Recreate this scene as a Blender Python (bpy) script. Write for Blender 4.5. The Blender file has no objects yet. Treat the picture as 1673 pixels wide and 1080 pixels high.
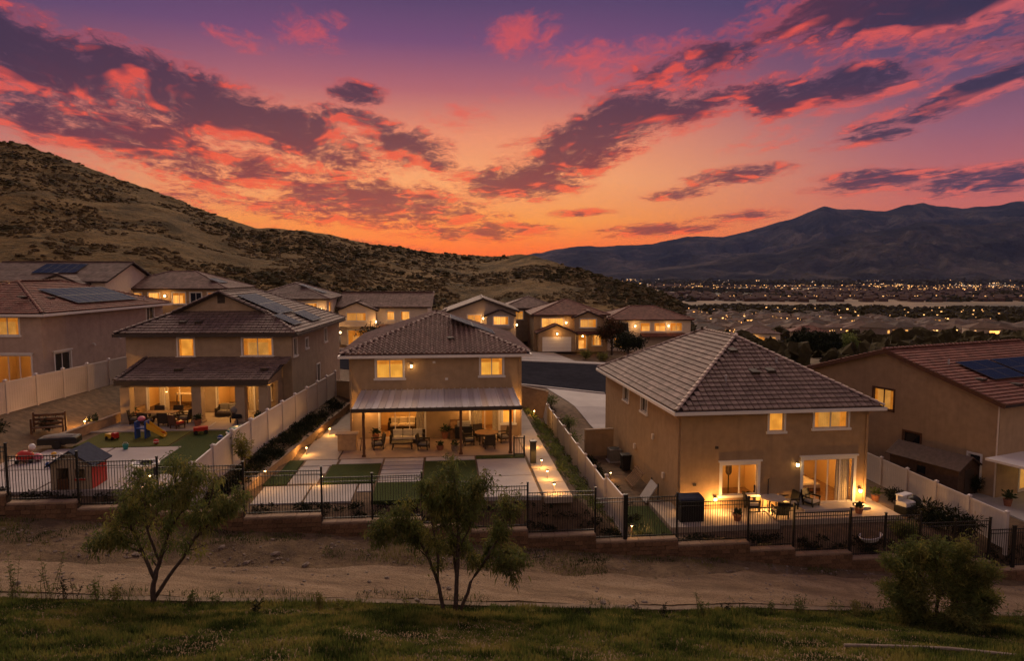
import bpy, math, random
import numpy as np
from mathutils import Vector, Matrix

R = math.radians
rng = random.Random(11)
nr = np.random.default_rng(5)
sc = bpy.context.scene
col = sc.collection

# ------------------------------------------------------------------ camera
CAM_Z = 10.8                       # metres above the middle house's yard (z = 0)
cam_d = bpy.data.cameras.new('camera')
cam_d.lens = 24.0
cam_d.sensor_width = 36.0
cam_d.clip_start = 0.1
cam_d.clip_end = 60000
cam = bpy.data.objects.new('camera', cam_d)
col.objects.link(cam)
cam.location = (0, 0, CAM_Z)
cam.rotation_euler = (R(90 - 4.87), 0, 0)
sc.camera = cam

# ------------------------------------------------------------------ exposure
sc.view_settings.view_transform = 'Standard'
sc.view_settings.look = 'None'
sc.view_settings.exposure = 0.0
sc.view_settings.gamma = 1.0
sc.view_settings.use_curve_mapping = False
sc.render.engine = 'CYCLES'
sc.cycles.use_denoising = True
sc.cycles.max_bounces = 6
sc.cycles.diffuse_bounces = 3
sc.cycles.glossy_bounces = 3
sc.cycles.transmission_bounces = 4
sc.cycles.transparent_max_bounces = 12
sc.cycles.sample_clamp_indirect = 4.0
sc.cycles.use_light_tree = True
sc.cycles.use_adaptive_sampling = True
sc.cycles.adaptive_threshold = 0.025
sc.cycles.adaptive_min_samples = 24
sc.cycles.caustics_reflective = False
sc.cycles.caustics_refractive = False


def srgb(r, g, b, k=1.0):
    def c(v):
        v = v / 255.0
        return k * (v / 12.92 if v <= 0.04045 else ((v + 0.055) / 1.055) ** 2.4)
    return (c(r), c(g), c(b), 1.0)


class NT:
    """small helper round a node tree"""
    def __init__(self, tree):
        self.t = tree

    def n(self, kind, **kw):
        nd = self.t.nodes.new(kind)
        for k, v in kw.items():
            setattr(nd, k, v)
        return nd

    def link(self, a, b):
        self.t.links.new(a, b)

    def inp(self, sock, val):
        if isinstance(val, bpy.types.NodeSocket):
            self.t.links.new(val, sock)
        else:
            sock.default_value = val

    def math(self, op, a, b=0.0, c=None, clamp=False):
        nd = self.n('ShaderNodeMath', operation=op, use_clamp=clamp)
        self.inp(nd.inputs[0], a)
        self.inp(nd.inputs[1], b)
        if c is not None:
            self.inp(nd.inputs[2], c)
        return nd.outputs[0]

    def vmath(self, op, a, b=None):
        nd = self.n('ShaderNodeVectorMath', operation=op)
        self.inp(nd.inputs[0], a)
        if b is not None:
            self.inp(nd.inputs[1], b)
        return nd.outputs['Value'] if op in ('LENGTH', 'DOT_PRODUCT') else nd.outputs[0]

    def step(self, v, lo, hi, a=0.0, b=1.0, smooth=True):
        nd = self.n('ShaderNodeMapRange')
        nd.interpolation_type = 'SMOOTHSTEP' if smooth else 'LINEAR'
        self.inp(nd.inputs[0], v)
        for i, x in enumerate((lo, hi, a, b)):
            self.inp(nd.inputs[1 + i], x)
        return nd.outputs[0]

    def mix(self, f, a, b, blend='MIX'):
        nd = self.n('ShaderNodeMix', data_type='RGBA', blend_type=blend)
        self.inp(nd.inputs[0], f)
        self.inp(nd.inputs[6], a)
        self.inp(nd.inputs[7], b)
        return nd.outputs[2]

    def ramp(self, f, stops, interp='LINEAR'):
        nd = self.n('ShaderNodeValToRGB')
        cr = nd.color_ramp
        cr.interpolation = interp
        while len(cr.elements) < len(stops):
            cr.elements.new(0.5)
        for e, (p, c) in zip(cr.elements, stops):
            e.position = p
            e.color = c
        self.inp(nd.inputs[0], f)
        return nd.outputs[0]

    def noise(self, vec, scale, detail=4.0, rough=0.55, dist=0.0):
        nd = self.n('ShaderNodeTexNoise')
        nd.inputs['Scale'].default_value = scale
        nd.inputs['Detail'].default_value = detail
        nd.inputs['Roughness'].default_value = rough
        nd.inputs['Distortion'].default_value = dist
        if vec is not None:
            self.inp(nd.inputs['Vector'], vec)
        return nd.outputs[0]


# ------------------------------------------------------------------ sky: dusk gradient with broken sunset cloud
SUN_AZ = -7.0                      # degrees from +Y toward +X, where the sun has gone down
world = bpy.data.worlds.new('World')
sc.world = world
world.use_nodes = True
wt = NT(world.node_tree)
world.node_tree.nodes.clear()

# cloud banks: azimuth, elevation, half length, half width (degrees), tilt (degrees), weight
BANKS = [
    (-31.0, 13.6, 17.0, 2.6, -13, 1.15), (-38.0, 12.0, 10.0, 2.2, -14, 1.0), (-24.0, 12.6, 12.0, 2.2, -15, 1.1),
    (-17.0, 10.8, 8.0, 1.9, -15, 1.1), (-9.8, 10.4, 4.6, 1.5, -6, 0.95), (-12.6, 12.0, 4.0, 0.9, -10, 0.8),
    (-28.0, 9.6, 12.0, 2.0, -15, 1.0), (-20.0, 7.6, 9.0, 1.7, -12, 0.95), (-12.0, 5.8, 10.5, 1.9, -6, 1.05), (-20.0, 5.2, 8.0, 1.0, -8, 0.8),
    (-2.4, 3.4, 5.8, 0.8, 1, 1.0), (7.2, 11.4, 9.6, 2.2, 22, 1.15), (3.2, 9.0, 6.0, 1.9, 14, 1.1),
    (0.9, 7.3, 5.6, 1.5, 2, 1.15), (13.2, 15.2, 6.0, 1.9, 14, 0.85), (14.5, 12.8, 4.0, 1.2, 14, 1.0),
    (21.6, 13.2, 4.0, 1.5, 5, 1.05), (26.2, 13.9, 4.0, 1.4, 4, 1.05),
    (31.0, 18.4, 10.5, 2.8, 2, 1.15), (40.0, 16.5, 8.0, 2.2, 8, 0.9), (31.6, 11.6, 7.6, 1.05, 17, 1.1),
    (18.0, 7.6, 4.2, 0.8, 6, 1.0), (13.3, 6.3, 3.0, 0.5, 4, 0.95),
    (27.4, 6.7, 4.4, 0.9, 3, 1.0), (35.0, 6.3, 5.4, 1.1, 2, 1.0),
    (-12.4, 14.0, 2.3, 0.9, -6, 1.05), (-8.6, 9.0, 3.6, 0.8, -4, 0.9),
    (12.3, 3.5, 5.2, 0.6, 3, 0.95), (18.6, 4.4, 3.6, 0.5, 4, 0.9),
    (5.8, 4.9, 2.6, 0.35, 2, 0.95), (-13.0, 2.2, 6.0, 0.5, -3, 0.8),
]
WISPS = [
    (-30.0, 8.6, 15.0, 3.0, -13, 0.75), (-14.0, 6.4, 12.0, 2.2, -8, 0.7), (-16.2, 18.2, 3.2, 1.6, -8, 1.0), (0.4, 18.4, 3.6, 1.7, 6, 1.05), (4.8, 17.0, 3.0, 1.2, 8, 1.0), (-21.0, 17.0, 3.0, 0.8, -6, 0.8),
    (-5.4, 12.6, 3.8, 1.1, -4, 0.8), (24.0, 18.6, 6.4, 2.2, -6, 1.0), (15.5, 12.4, 5.0, 1.2, 18, 0.95), (30.0, 16.0, 7.0, 1.2, 4, 1.1),
    (-24.0, 9.4, 11.0, 1.6, -14, 1.1), (-19.0, 7.4, 10.0, 1.6, -10, 1.1), (-30.0, 11.8, 9.0, 1.4, -16, 0.8), (20.5, 10.5, 4.0, 1.0, 14, 0.7), (24.0, 12.4, 6.0, 1.0, 8, 0.95),
    (-14.0, 4.8, 12.0, 1.2, -7, 1.05), (37.0, 15.5, 8.0, 1.8, 10, 0.95), (8.0, 16.2, 8.0, 1.5, 12, 0.75), (-13.0, 9.2, 7.0, 1.0, -10, 0.95), (5.0, 8.6, 8.0, 1.0, 18, 0.9),
]


def cloud_group():
    """cloud density, wisps, and density a little nearer the horizon, from a direction"""
    g = bpy.data.node_groups.new('cloud_field', 'ShaderNodeTree')
    g.interface.new_socket('Dir', in_out='INPUT', socket_type='NodeSocketVector')
    for nm in ('Density', 'Wisp', 'Below'):
        g.interface.new_socket(nm, in_out='OUTPUT', socket_type='NodeSocketFloat')
    T = NT(g)
    gi = T.n('NodeGroupInput')
    go = T.n('NodeGroupOutput')
    d = gi.outputs[0]
    s = T.n('ShaderNodeSeparateXYZ')
    T.link(d, s.inputs[0])
    x, y, z = s.outputs
    az = T.math('MULTIPLY', T.math('ARCTAN2', x, y), 57.29578)
    el = T.math('MULTIPLY', T.math('ARCSINE', z), 57.29578)
    q = T.n('ShaderNodeCombineXYZ')
    T.link(az, q.inputs[0])
    T.link(el, q.inputs[1])
    q.inputs[2].default_value = 1.0

    def deck(dz):
        """coordinates on a level cloud sheet overhead, so streaks run to the horizon"""
        den = T.math('ADD', T.math('MAXIMUM', T.math('ADD', z, dz), 0.0), 0.09)
        cx = T.math('DIVIDE', T.math('ADD', x, T.math('MULTIPLY', y, 0.12)), den)
        cy = T.math('DIVIDE', y, den)
        cv = T.n('ShaderNodeCombineXYZ')
        T.link(cx, cv.inputs[0])
        T.link(T.math('MULTIPLY', cy, 0.62), cv.inputs[1])
        return cv.outputs[0]
    c0 = deck(0.0)
    n1 = T.noise(c0, 3.1, 6.0, 0.68, 0.55)
    n2 = T.noise(c0, 15.0, 4.0, 0.72, 0.6)
    nb = T.noise(deck(-0.013), 3.1, 3.0, 0.66, 0.5)
    nn = T.math('ADD', T.math('MULTIPLY', n1, 0.66), T.math('MULTIPLY', n2, 0.34))

    def field(items):
        best = 0.0
        for (a, e, hl, hw, tilt, w) in items:
            c, sn = math.cos(R(tilt)), math.sin(R(tilt))
            u = T.vmath('DOT_PRODUCT', q.outputs[0], (c / hl, sn / hl, -(a * c + e * sn) / hl))
            v = T.vmath('DOT_PRODUCT', q.outputs[0], (-sn / hw, c / hw, (a * sn - e * c) / hw))
            r2 = T.math('MULTIPLY_ADD', v, v, T.math('MULTIPLY', u, u))
            best = T.math('MAXIMUM', best, T.math('MULTIPLY_ADD', r2, -w / 2.0, w))
        return best
    # scattered cloud goes on beyond the named banks, all round the sky
    far = T.math('MULTIPLY', T.step(T.math('ABSOLUTE', az), 40.0, 60.0), 0.42)
    high = T.math('MULTIPLY', T.step(el, 22.0, 32.0), 0.40)
    extra = T.math('MAXIMUM', far, high)
    b = T.math('MAXIMUM', field(BANKS), extra)
    wv = T.math('MAXIMUM', field(WISPS), T.math('MULTIPLY', extra, 0.6))
    bias = T.math('SUBTRACT', T.math('MULTIPLY', b, 1.5), 0.60)
    gate = T.step(b, 0.02, 0.25)
    dens = T.math('MULTIPLY', T.step(T.math('MULTIPLY_ADD', T.math('SUBTRACT', nn, 0.5), 5.6, bias), -0.28, 0.95), gate)
    below = T.math('MULTIPLY', T.step(T.math('MULTIPLY_ADD', T.math('SUBTRACT', nb, 0.5), 4.8, bias), -0.18, 0.88), gate)
    wd = T.math('MULTIPLY_ADD', T.math('SUBTRACT', nn, 0.5), 5.2, T.math('SUBTRACT', wv, 0.42))
    wd = T.math('MULTIPLY', T.step(wd, -0.1, 1.0), T.step(wv, 0.02, 0.3))
    T.link(dens, go.inputs[0])
    T.link(wd, go.inputs[1])
    T.link(below, go.inputs[2])
    return g


def build_sky():
    T = wt
    tc = T.n('ShaderNodeTexCoord')
    d = T.vmath('NORMALIZE', tc.outputs['Generated'])
    s = T.n('ShaderNodeSeparateXYZ')
    T.link(d, s.inputs[0])
    z = s.outputs[2]
    el = T.math('MULTIPLY', T.math('ARCSINE', z), 57.29578)
    sd = (math.sin(R(SUN_AZ)), math.cos(R(SUN_AZ)), 0.0)
    flat = T.n('ShaderNodeCombineXYZ')
    T.link(s.outputs[0], flat.inputs[0])
    T.link(s.outputs[1], flat.inputs[1])
    flatn = T.vmath('NORMALIZE', flat.outputs[0])
    cosaz = T.vmath('DOT_PRODUCT', flatn, sd)
    daz = T.math('MULTIPLY', T.math('ARCCOSINE', T.math('MINIMUM', T.math('MAXIMUM', cosaz, -1.0), 1.0)), 57.29578)
    e = T.math('DIVIDE', T.math('MAXIMUM', el, 0.0), 90.0)
    k = 1 / 90.0
    sunset = T.ramp(e, [
        (0.0, srgb(232, 74, 4)), (1.6 * k, srgb(255, 102, 4)), (4.2 * k, srgb(255, 152, 50)),
        (7.5 * k, srgb(253, 166, 100)), (11.0 * k, srgb(236, 144, 104)), (14.5 * k, srgb(178, 98, 106)),
        (18.0 * k, srgb(116, 72, 112)), (22.0 * k, srgb(72, 58, 98)), (38.0 * k, srgb(98, 84, 114)), (60 * k, srgb(112, 98, 120)), (1.0, srgb(116, 104, 122))])
    side = T.ramp(e, [
        (0.0, srgb(206, 92, 56)), (3.0 * k, srgb(216, 100, 70)), (6.5 * k, srgb(190, 100, 98)),
        (10.0 * k, srgb(148, 90, 110)), (14.0 * k, srgb(90, 68, 102)), (20.0 * k, srgb(48, 58, 96)),
        (38.0 * k, srgb(98, 84, 114)), (60 * k, srgb(112, 98, 120)), (1.0, srgb(116, 104, 122))])
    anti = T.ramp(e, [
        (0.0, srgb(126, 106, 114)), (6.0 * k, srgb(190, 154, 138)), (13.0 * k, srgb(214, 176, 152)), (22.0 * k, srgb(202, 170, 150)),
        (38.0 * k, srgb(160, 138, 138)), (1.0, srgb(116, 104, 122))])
    f1 = T.step(daz, 9.0, 42.0)
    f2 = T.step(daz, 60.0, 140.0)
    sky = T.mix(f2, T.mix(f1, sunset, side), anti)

    grp = cloud_group()
    ga = T.n('ShaderNodeGroup')
    ga.node_tree = grp
    T.link(d, ga.inputs[0])
    dens, wisp, below = ga.outputs
    under = T.math('MULTIPLY', T.math('SUBTRACT', dens, below), 1.9, clamp=True)
    thin = T.math('SUBTRACT', 1.0, T.step(dens, 0.10, 0.80))
    litf = T.math('MAXIMUM', T.math('MULTIPLY', thin, 0.85), under, clamp=True)
    # far from the sun the clouds lose their fire
    warm = T.step(daz, 20.0, 75.0, 1.0, 0.0)
    lit = T.mix(T.step(el, 2.0, 16.0), srgb(250, 92, 24), srgb(220, 74, 58))
    lit = T.mix(warm, srgb(150, 112, 132), lit)
    dark = T.mix(T.step(el, 2.0, 15.0), srgb(146, 52, 34), srgb(70, 38, 60))
    dark = T.mix(T.step(daz, 14.0, 44.0), dark, srgb(48, 38, 66))
    ccol = T.mix(litf, dark, lit)
    wcol = T.mix(T.step(el, 4.0, 18.0), srgb(250, 90, 26), srgb(222, 80, 74))
    wcol = T.mix(warm, srgb(158, 118, 138), wcol)
    sky = T.mix(T.math('MULTIPLY', wisp, 0.72), sky, wcol)
    sky = T.mix(T.math('MULTIPLY', dens, 0.94), sky, ccol)
    # below the horizon: dim land
    sky = T.mix(T.step(el, -0.4, 0.0), srgb(58, 44, 48), sky)
    # a physical dusk sky adds a little light of its own
    st = T.n('ShaderNodeTexSky')
    st.sky_type = 'NISHITA'
    st.sun_disc = False
    st.sun_elevation = R(1.0)
    st.sun_rotation = R(SUN_AZ)
    bg = T.n('ShaderNodeBackground')
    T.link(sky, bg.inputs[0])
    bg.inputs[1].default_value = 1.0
    bg2 = T.n('ShaderNodeBackground')
    T.link(st.outputs[0], bg2.inputs[0])
    bg2.inputs[1].default_value = 0.006
    add = T.n('ShaderNodeAddShader')
    T.link(bg.outputs[0], add.inputs[0])
    T.link(bg2.outputs[0], add.inputs[1])
    out = T.n('ShaderNodeOutputWorld')
    T.link(add.outputs[0], out.inputs[0])


build_sky()
world.cycles.sampling_method = 'MANUAL'
world.cycles.sample_map_resolution = 512

# ------------------------------------------------------------------ afterglow: a broad soft light from the bright clouds on the sunset side
sun_d = bpy.data.lights.new('sun', 'SUN')
sun_d.energy = 3.0
sun_d.angle = R(50)
sun_d.color = (1.0, 0.74, 0.52)
sun = bpy.data.objects.new('sun', sun_d)
col.objects.link(sun)
sun_el = 32.0
v = Vector((math.sin(R(SUN_AZ)) * math.cos(R(sun_el)), math.cos(R(SUN_AZ)) * math.cos(R(sun_el)), math.sin(R(sun_el))))
sun.rotation_euler = v.to_track_quat('Z', 'Y').to_euler()
sun.location = v * 200


# ------------------------------------------------------------------ mesh helpers
class MB:
    """collects faces; build() links them as ONE mesh object"""
    def __init__(self, T=None):
        self.v = []
        self.f = []
        self.m = []
        self.T = T

    def add(self, pts, faces, m=0):
        o = len(self.v)
        if self.T:
            pts = [self.T(p) for p in pts]
        self.v.extend(pts)
        for fc in faces:
            self.f.append([i + o for i in fc])
            self.m.append(m)

    def face(self, pts, m=0):
        self.add(list(pts), [list(range(len(pts)))], m)

    def box(self, x0, y0, z0, x1, y1, z1, m=0):
        p = [(x0, y0, z0), (x1, y0, z0), (x1, y1, z0), (x0, y1, z0), (x0, y0, z1), (x1, y0, z1), (x1, y1, z1), (x0, y1, z1)]
        self.add(p, [(0, 3, 2, 1), (4, 5, 6, 7), (0, 1, 5, 4), (1, 2, 6, 5), (2, 3, 7, 6), (3, 0, 4, 7)], m)

    def bbox(self, x0, y0, z0, x1, y1, z1, b=0.01, m=0):
        """box with chamfered top edges"""
        p = [(x0, y0, z0), (x1, y0, z0), (x1, y1, z0), (x0, y1, z0),
             (x0, y0, z1 - b), (x1, y0, z1 - b), (x1, y1, z1 - b), (x0, y1, z1 - b),
             (x0 + b, y0 + b, z1), (x1 - b, y0 + b, z1), (x1 - b, y1 - b, z1), (x0 + b, y1 - b, z1)]
        self.add(p, [(0, 3, 2, 1), (0, 1, 5, 4), (1, 2, 6, 5), (2, 3, 7, 6), (3, 0, 4, 7),
                     (4, 5, 9, 8), (5, 6, 10, 9), (6, 7, 11, 10), (7, 4, 8, 11), (8, 9, 10, 11)], m)

    def prism(self, poly, z0, z1, m=0):
        n = len(poly)
        p = [(x, y, z0) for x, y in poly] + [(x, y, z1) for x, y in poly]
        self.add(p, [list(range(n))[::-1], list(range(n, 2 * n))] + [(i, (i + 1) % n, n + (i + 1) % n, n + i) for i in range(n)], m)

    def bar(self, a, b, w, h=None, m=0):
        h = w if h is None else h
        a = Vector(a)
        b = Vector(b)
        d = (b - a).normalized()
        up = Vector((0, 0, 1)) if abs(d.z) < 0.95 else Vector((0, 1, 0))
        s = d.cross(up).normalized() * (w / 2)
        t = s.cross(d).normalized() * (h / 2)
        p = [tuple(q + i * s + j * t) for q in (a, b) for i, j in ((-1, -1), (1, -1), (1, 1), (-1, 1))]
        self.add(p, [(0, 1, 2, 3), (7, 6, 5, 4), (0, 4, 5, 1), (1, 5, 6, 2), (2, 6, 7, 3), (3, 7, 4, 0)], m)

    def tube(self, pts, rad, n=6, m=0):
        pts = [Vector(p) for p in pts]
        if not hasattr(rad, '__len__'):
            rad = [rad] * len(pts)
        V = []
        for i, p in enumerate(pts):
            d = (pts[min(i + 1, len(pts) - 1)] - pts[max(i - 1, 0)]).normalized()
            up = Vector((0, 0, 1)) if abs(d.z) < 0.9 else Vector((1, 0, 0))
            s = d.cross(up).normalized()
            t = s.cross(d)
            for k in range(n):
                a = 2 * math.pi * k / n
                V.append(tuple(p + rad[i] * (math.cos(a) * s + math.sin(a) * t)))
        F = []
        for i in range(len(pts) - 1):
            for k in range(n):
                F.append((i * n + k, i * n + (k + 1) % n, (i + 1) * n + (k + 1) % n, (i + 1) * n + k))
        F.append(list(range(n))[::-1])
        F.append([(len(pts) - 1) * n + k for k in range(n)])
        self.add(V, F, m)

    def lathe(self, prof, n=12, c=(0, 0, 0), m=0):
        V = []
        for r, z in prof:
            for k in range(n):
                a = 2 * math.pi * k / n
                V.append((c[0] + r * math.cos(a), c[1] + r * math.sin(a), c[2] + z))
        F = []
        for i in range(len(prof) - 1):
            for k in range(n):
                F.append((i * n + k, i * n + (k + 1) % n, (i + 1) * n + (k + 1) % n, (i + 1) * n + k))
        F.append(list(range(n))[::-1])
        F.append([(len(prof) - 1) * n + k for k in range(n)])
        self.add(V, F, m)

    def blob(self, c, r, nu=8, nv=5, jit=0.0, m=0, rg=rng):
        rx, ry, rz = r if hasattr(r, '__len__') else (r, r, r)
        V = [(c[0], c[1], c[2] - rz)]
        for j in range(1, nv):
            ph = -math.pi / 2 + math.pi * j / nv
            for k in range(nu):
                a = 2 * math.pi * k / nu
                q = 1 + jit * (rg.random() - 0.5) * 2
                V.append((c[0] + rx * q * math.cos(ph) * math.cos(a), c[1] + ry * q * math.cos(ph) * math.sin(a), c[2] + rz * q * math.sin(ph)))
        V.append((c[0], c[1], c[2] + rz))
        F = [(0, 1 + (k + 1) % nu, 1 + k) for k in range(nu)]
        for j in range(nv - 2):
            for k in range(nu):
                a, b = 1 + j * nu + k, 1 + j * nu + (k + 1) % nu
                F.append((a, b, b + nu, a + nu))
        L = len(V) - 1
        o = 1 + (nv - 2) * nu
        F += [(L, o + k, o + (k + 1) % nu) for k in range(nu)]
        self.add(V, F, m)

    def mesh(self, name, mats, smooth=False):
        me = bpy.data.meshes.new(name)
        me.from_pydata([tuple(p) for p in self.v], [], self.f)
        for mt in (mats if isinstance(mats, (list, tuple)) else [mats]):
            me.materials.append(mt)
        if any(self.m):
            me.polygons.foreach_set('material_index', np.array(self.m, dtype=np.int32))
        if smooth:
            me.polygons.foreach_set('use_smooth', np.ones(len(self.f), dtype=bool))
        me.update()
        return me

    def build(self, name, mats, parent=None, loc=(0, 0, 0), rz=0.0, smooth=False):
        return link(self.mesh(name, mats, smooth), name, parent, loc, rz)


def link(me, name, parent=None, loc=(0, 0, 0), rz=0.0):
    o = bpy.data.objects.new(name, me)
    col.objects.link(o)
    o.parent = parent
    o.location = loc
    o.rotation_euler = (0, 0, rz)
    return o


def np_mesh(name, V, F, mats, smooth=False):
    """V (n,3), F (m,3 or 4) arrays"""
    me = bpy.data.meshes.new(name)
    V = np.asarray(V, dtype=np.float32)
    F = np.asarray(F, dtype=np.int32)
    k = F.shape[1]
    me.vertices.add(len(V))
    me.vertices.foreach_set('co', V.ravel())
    me.loops.add(F.size)
    me.loops.foreach_set('vertex_index', F.ravel())
    me.polygons.add(len(F))
    me.polygons.foreach_set('loop_start', np.arange(0, F.size, k, dtype=np.int32))
    me.polygons.foreach_set('use_smooth', np.full(len(F), smooth, dtype=bool))
    for mt in (mats if isinstance(mats, (list, tuple)) else [mats]):
        me.materials.append(mt)
    me.update(calc_edges=True)
    me.validate()
    return me


def tag(o, label=None, cat=None, group=None, kind=None):
    if label:
        o['label'] = label
    if cat:
        o['category'] = cat
    if group:
        o['group'] = group
    if kind:
        o['kind'] = kind
    return o


def thing(name, label, cat, loc=(0, 0, 0), rz=0.0, group=None):
    o = bpy.data.objects.new(name, None)
    o.empty_display_size = 0.2
    col.objects.link(o)
    o.location = loc
    o.rotation_euler = (0, 0, rz)
    return tag(o, label, cat, group)


def copy_tree(o, parent=None):
    c = o.copy()
    col.objects.link(c)
    c.parent = parent
    for ch in list(o.children):
        copy_tree(ch, c)
    return c


def struct(o):
    return tag(o, kind='structure')


def point_light(name, parent, loc, watts, colr=(1.0, 0.48, 0.13), rad=0.08):
    d = bpy.data.lights.new(name, 'POINT')
    d.energy = watts
    d.color = colr
    d.shadow_soft_size = rad
    o = bpy.data.objects.new(name, d)
    col.objects.link(o)
    o.parent = parent
    o.location = loc
    return o


# neighbourhood axes: u along the rear fences (to the right), v away from the camera
RA = 0.0995
CA, SA = math.cos(RA), math.sin(RA)


def UV(u, v, z=0.0):
    return (u * CA - v * SA, u * SA + v * CA, z)


def toUV(X, Y):
    return X * CA + Y * SA, -X * SA + Y * CA


# ------------------------------------------------------------------ materials
MATS = {}


def mat(name, c, rough=0.8, var=0.25, scale=6.0, bump=0.0, bscale=40.0, metal=0.0, c2=None, spec=0.3, big=0.0, rnd=0.0, streak=0.0):
    """plain surface: colour broken up by noise at two sizes, optional bump"""
    if name in MATS:
        return MATS[name]
    m = bpy.data.materials.new(name)
    m.use_nodes = True
    T = NT(m.node_tree)
    b = m.node_tree.nodes['Principled BSDF']
    tc = T.n('ShaderNodeTexCoord')
    vec = tc.outputs['Object']
    n = T.noise(vec, scale, 5.0, 0.6)
    c = tuple(c[:3]) + (1,)
    cb = tuple(c2[:3]) + (1,) if c2 else tuple(x * (1 - var) for x in c[:3]) + (1,)
    cc = T.mix(T.step(n, 0.3, 0.7), cb, c)
    if big:
        n2 = T.noise(vec, big, 3.0, 0.5)
        cc = T.mix(T.step(n2, 0.35, 0.7, 0.0, 0.45), cc, tuple(x * 0.62 for x in c[:3]) + (1,))
    if streak:
        # rain streaks and dust washed down the wall
        mp = T.n('ShaderNodeMapping')
        mp.inputs['Scale'].default_value = (2.6, 2.6, 0.14)
        T.link(vec, mp.inputs[0])
        ns = T.noise(mp.outputs[0], 1.0, 5.0, 0.65)
        cc = T.mix(T.step(ns, 0.48, 0.72, 0.0, streak), cc, tuple(x * 0.45 for x in c[:3]) + (1,))
        cc = T.mix(T.step(T.noise(vec, 0.6, 4.0, 0.6), 0.52, 0.7, 0.0, streak * 0.7), cc, tuple(min(1, x * 1.3) for x in c[:3]) + (1,))
    if rnd:
        oi = T.n('ShaderNodeObjectInfo')
        at = T.n('ShaderNodeAttribute', attribute_name='tint')
        r = T.math('FRACT', T.math('ADD', oi.outputs['Random'], at.outputs['Fac']))
        h = T.n('ShaderNodeHueSaturation')
        T.link(T.math('ADD', 1.0 - rnd, T.math('MULTIPLY', r, 2 * rnd)), h.inputs['Value'])
        T.link(cc, h.inputs['Color'])
        cc = h.outputs[0]
    T.link(cc, b.inputs['Base Color'])
    b.inputs['Roughness'].default_value = rough
    b.inputs['Metallic'].default_value = metal
    b.inputs['Specular IOR Level'].default_value = spec
    if bump:
        bn = T.n('ShaderNodeBump')
        bn.inputs['Strength'].default_value = bump
        bn.inputs['Distance'].default_value = 0.02
        T.link(T.noise(vec, bscale, 4.0, 0.6), bn.inputs['Height'])
        T.link(bn.outputs[0], b.inputs['Normal'])
    MATS[name] = m
    return m


def emit(name, c, k, var=0.0, scale=3.0, sample=True, stripes=0.0, rnd=0.0):
    if name in MATS:
        return MATS[name]
    m = bpy.data.materials.new(name)
    m.use_nodes = True
    T = NT(m.node_tree)
    b = m.node_tree.nodes['Principled BSDF']
    b.inputs['Base Color'].default_value = (c[0] * 0.5, c[1] * 0.5, c[2] * 0.5, 1)
    tc = T.n('ShaderNodeTexCoord')
    cc = tuple(c[:3]) + (1,)
    if var:
        n = T.noise(tc.outputs['Object'], scale, 2.0, 0.5)
        cc = T.mix(T.step(n, 0.3, 0.7), tuple(x * (1 - var) for x in c[:3]) + (1,), cc)
    if stripes:
        w = T.n('ShaderNodeTexWave')
        w.inputs['Scale'].default_value = stripes
        w.inputs['Distortion'].default_value = 0.6
        T.link(tc.outputs['Object'], w.inputs[0])
        cc = T.mix(T.math('MULTIPLY', w.outputs['Fac'], 0.6), cc, (c[0] * 0.6, c[1] * 0.5, c[2] * 0.4, 1))
    T.inp(b.inputs['Emission Color'], cc)
    b.inputs['Emission Strength'].default_value = k
    if rnd:
        oi = T.n('ShaderNodeObjectInfo')
        T.link(T.math('MULTIPLY_ADD', oi.outputs['Random'], 2 * rnd * k, k * (1 - rnd)), b.inputs['Emission Strength'])
    b.inputs['Roughness'].default_value = 0.7
    if not sample:
        m.cycles.emission_sampling = 'NONE'
    MATS[name] = m
    return m


def glass(name, tint=(0.95, 0.93, 0.9), gloss=0.1):
    if name in MATS:
        return MATS[name]
    m = bpy.data.materials.new(name)
    m.use_nodes = True
    nt = m.node_tree
    nt.nodes.clear()
    T = NT(nt)
    tr = T.n('ShaderNodeBsdfTransparent')
    tr.inputs[0].default_value = tint + (1,)
    gl = T.n('ShaderNodeBsdfGlossy')
    gl.inputs['Roughness'].default_value = 0.03
    lw = T.n('ShaderNodeLayerWeight')
    lw.inputs[0].default_value = 0.25
    mx = T.n('ShaderNodeMixShader')
    T.link(T.math('MULTIPLY', lw.outputs['Fresnel'], gloss * 5, clamp=True), mx.inputs[0])
    T.link(tr.outputs[0], mx.inputs[1])
    T.link(gl.outputs[0], mx.inputs[2])
    o = T.n('ShaderNodeOutputMaterial')
    T.link(mx.outputs[0], o.inputs[0])
    MATS[name] = m
    return m


def tile_mat(name, c, c2, rough=0.75):
    m = mat(name, c, rough, c2=c2, scale=2.2, bump=0.25, bscale=30, rnd=0.22, big=0.5)
    return m


def leaf_mat(name, c, c2, scale=1.5):
    """thin leaves: some light comes through them"""
    m = mat(name, c, 0.7, 0.5, scale, c2=c2, spec=0.2, rnd=0.15)
    T = NT(m.node_tree)
    b = m.node_tree.nodes['Principled BSDF']
    src = b.inputs['Base Color'].links[0].from_socket
    tr = T.n('ShaderNodeBsdfTranslucent')
    T.link(src, tr.inputs[0])
    mx = T.n('ShaderNodeMixShader')
    mx.inputs[0].default_value = 0.4
    T.link(b.outputs[0], mx.inputs[1])
    T.link(tr.outputs[0], mx.inputs[2])
    T.link(mx.outputs[0], m.node_tree.nodes['Material Output'].inputs[0])
    return m


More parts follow.
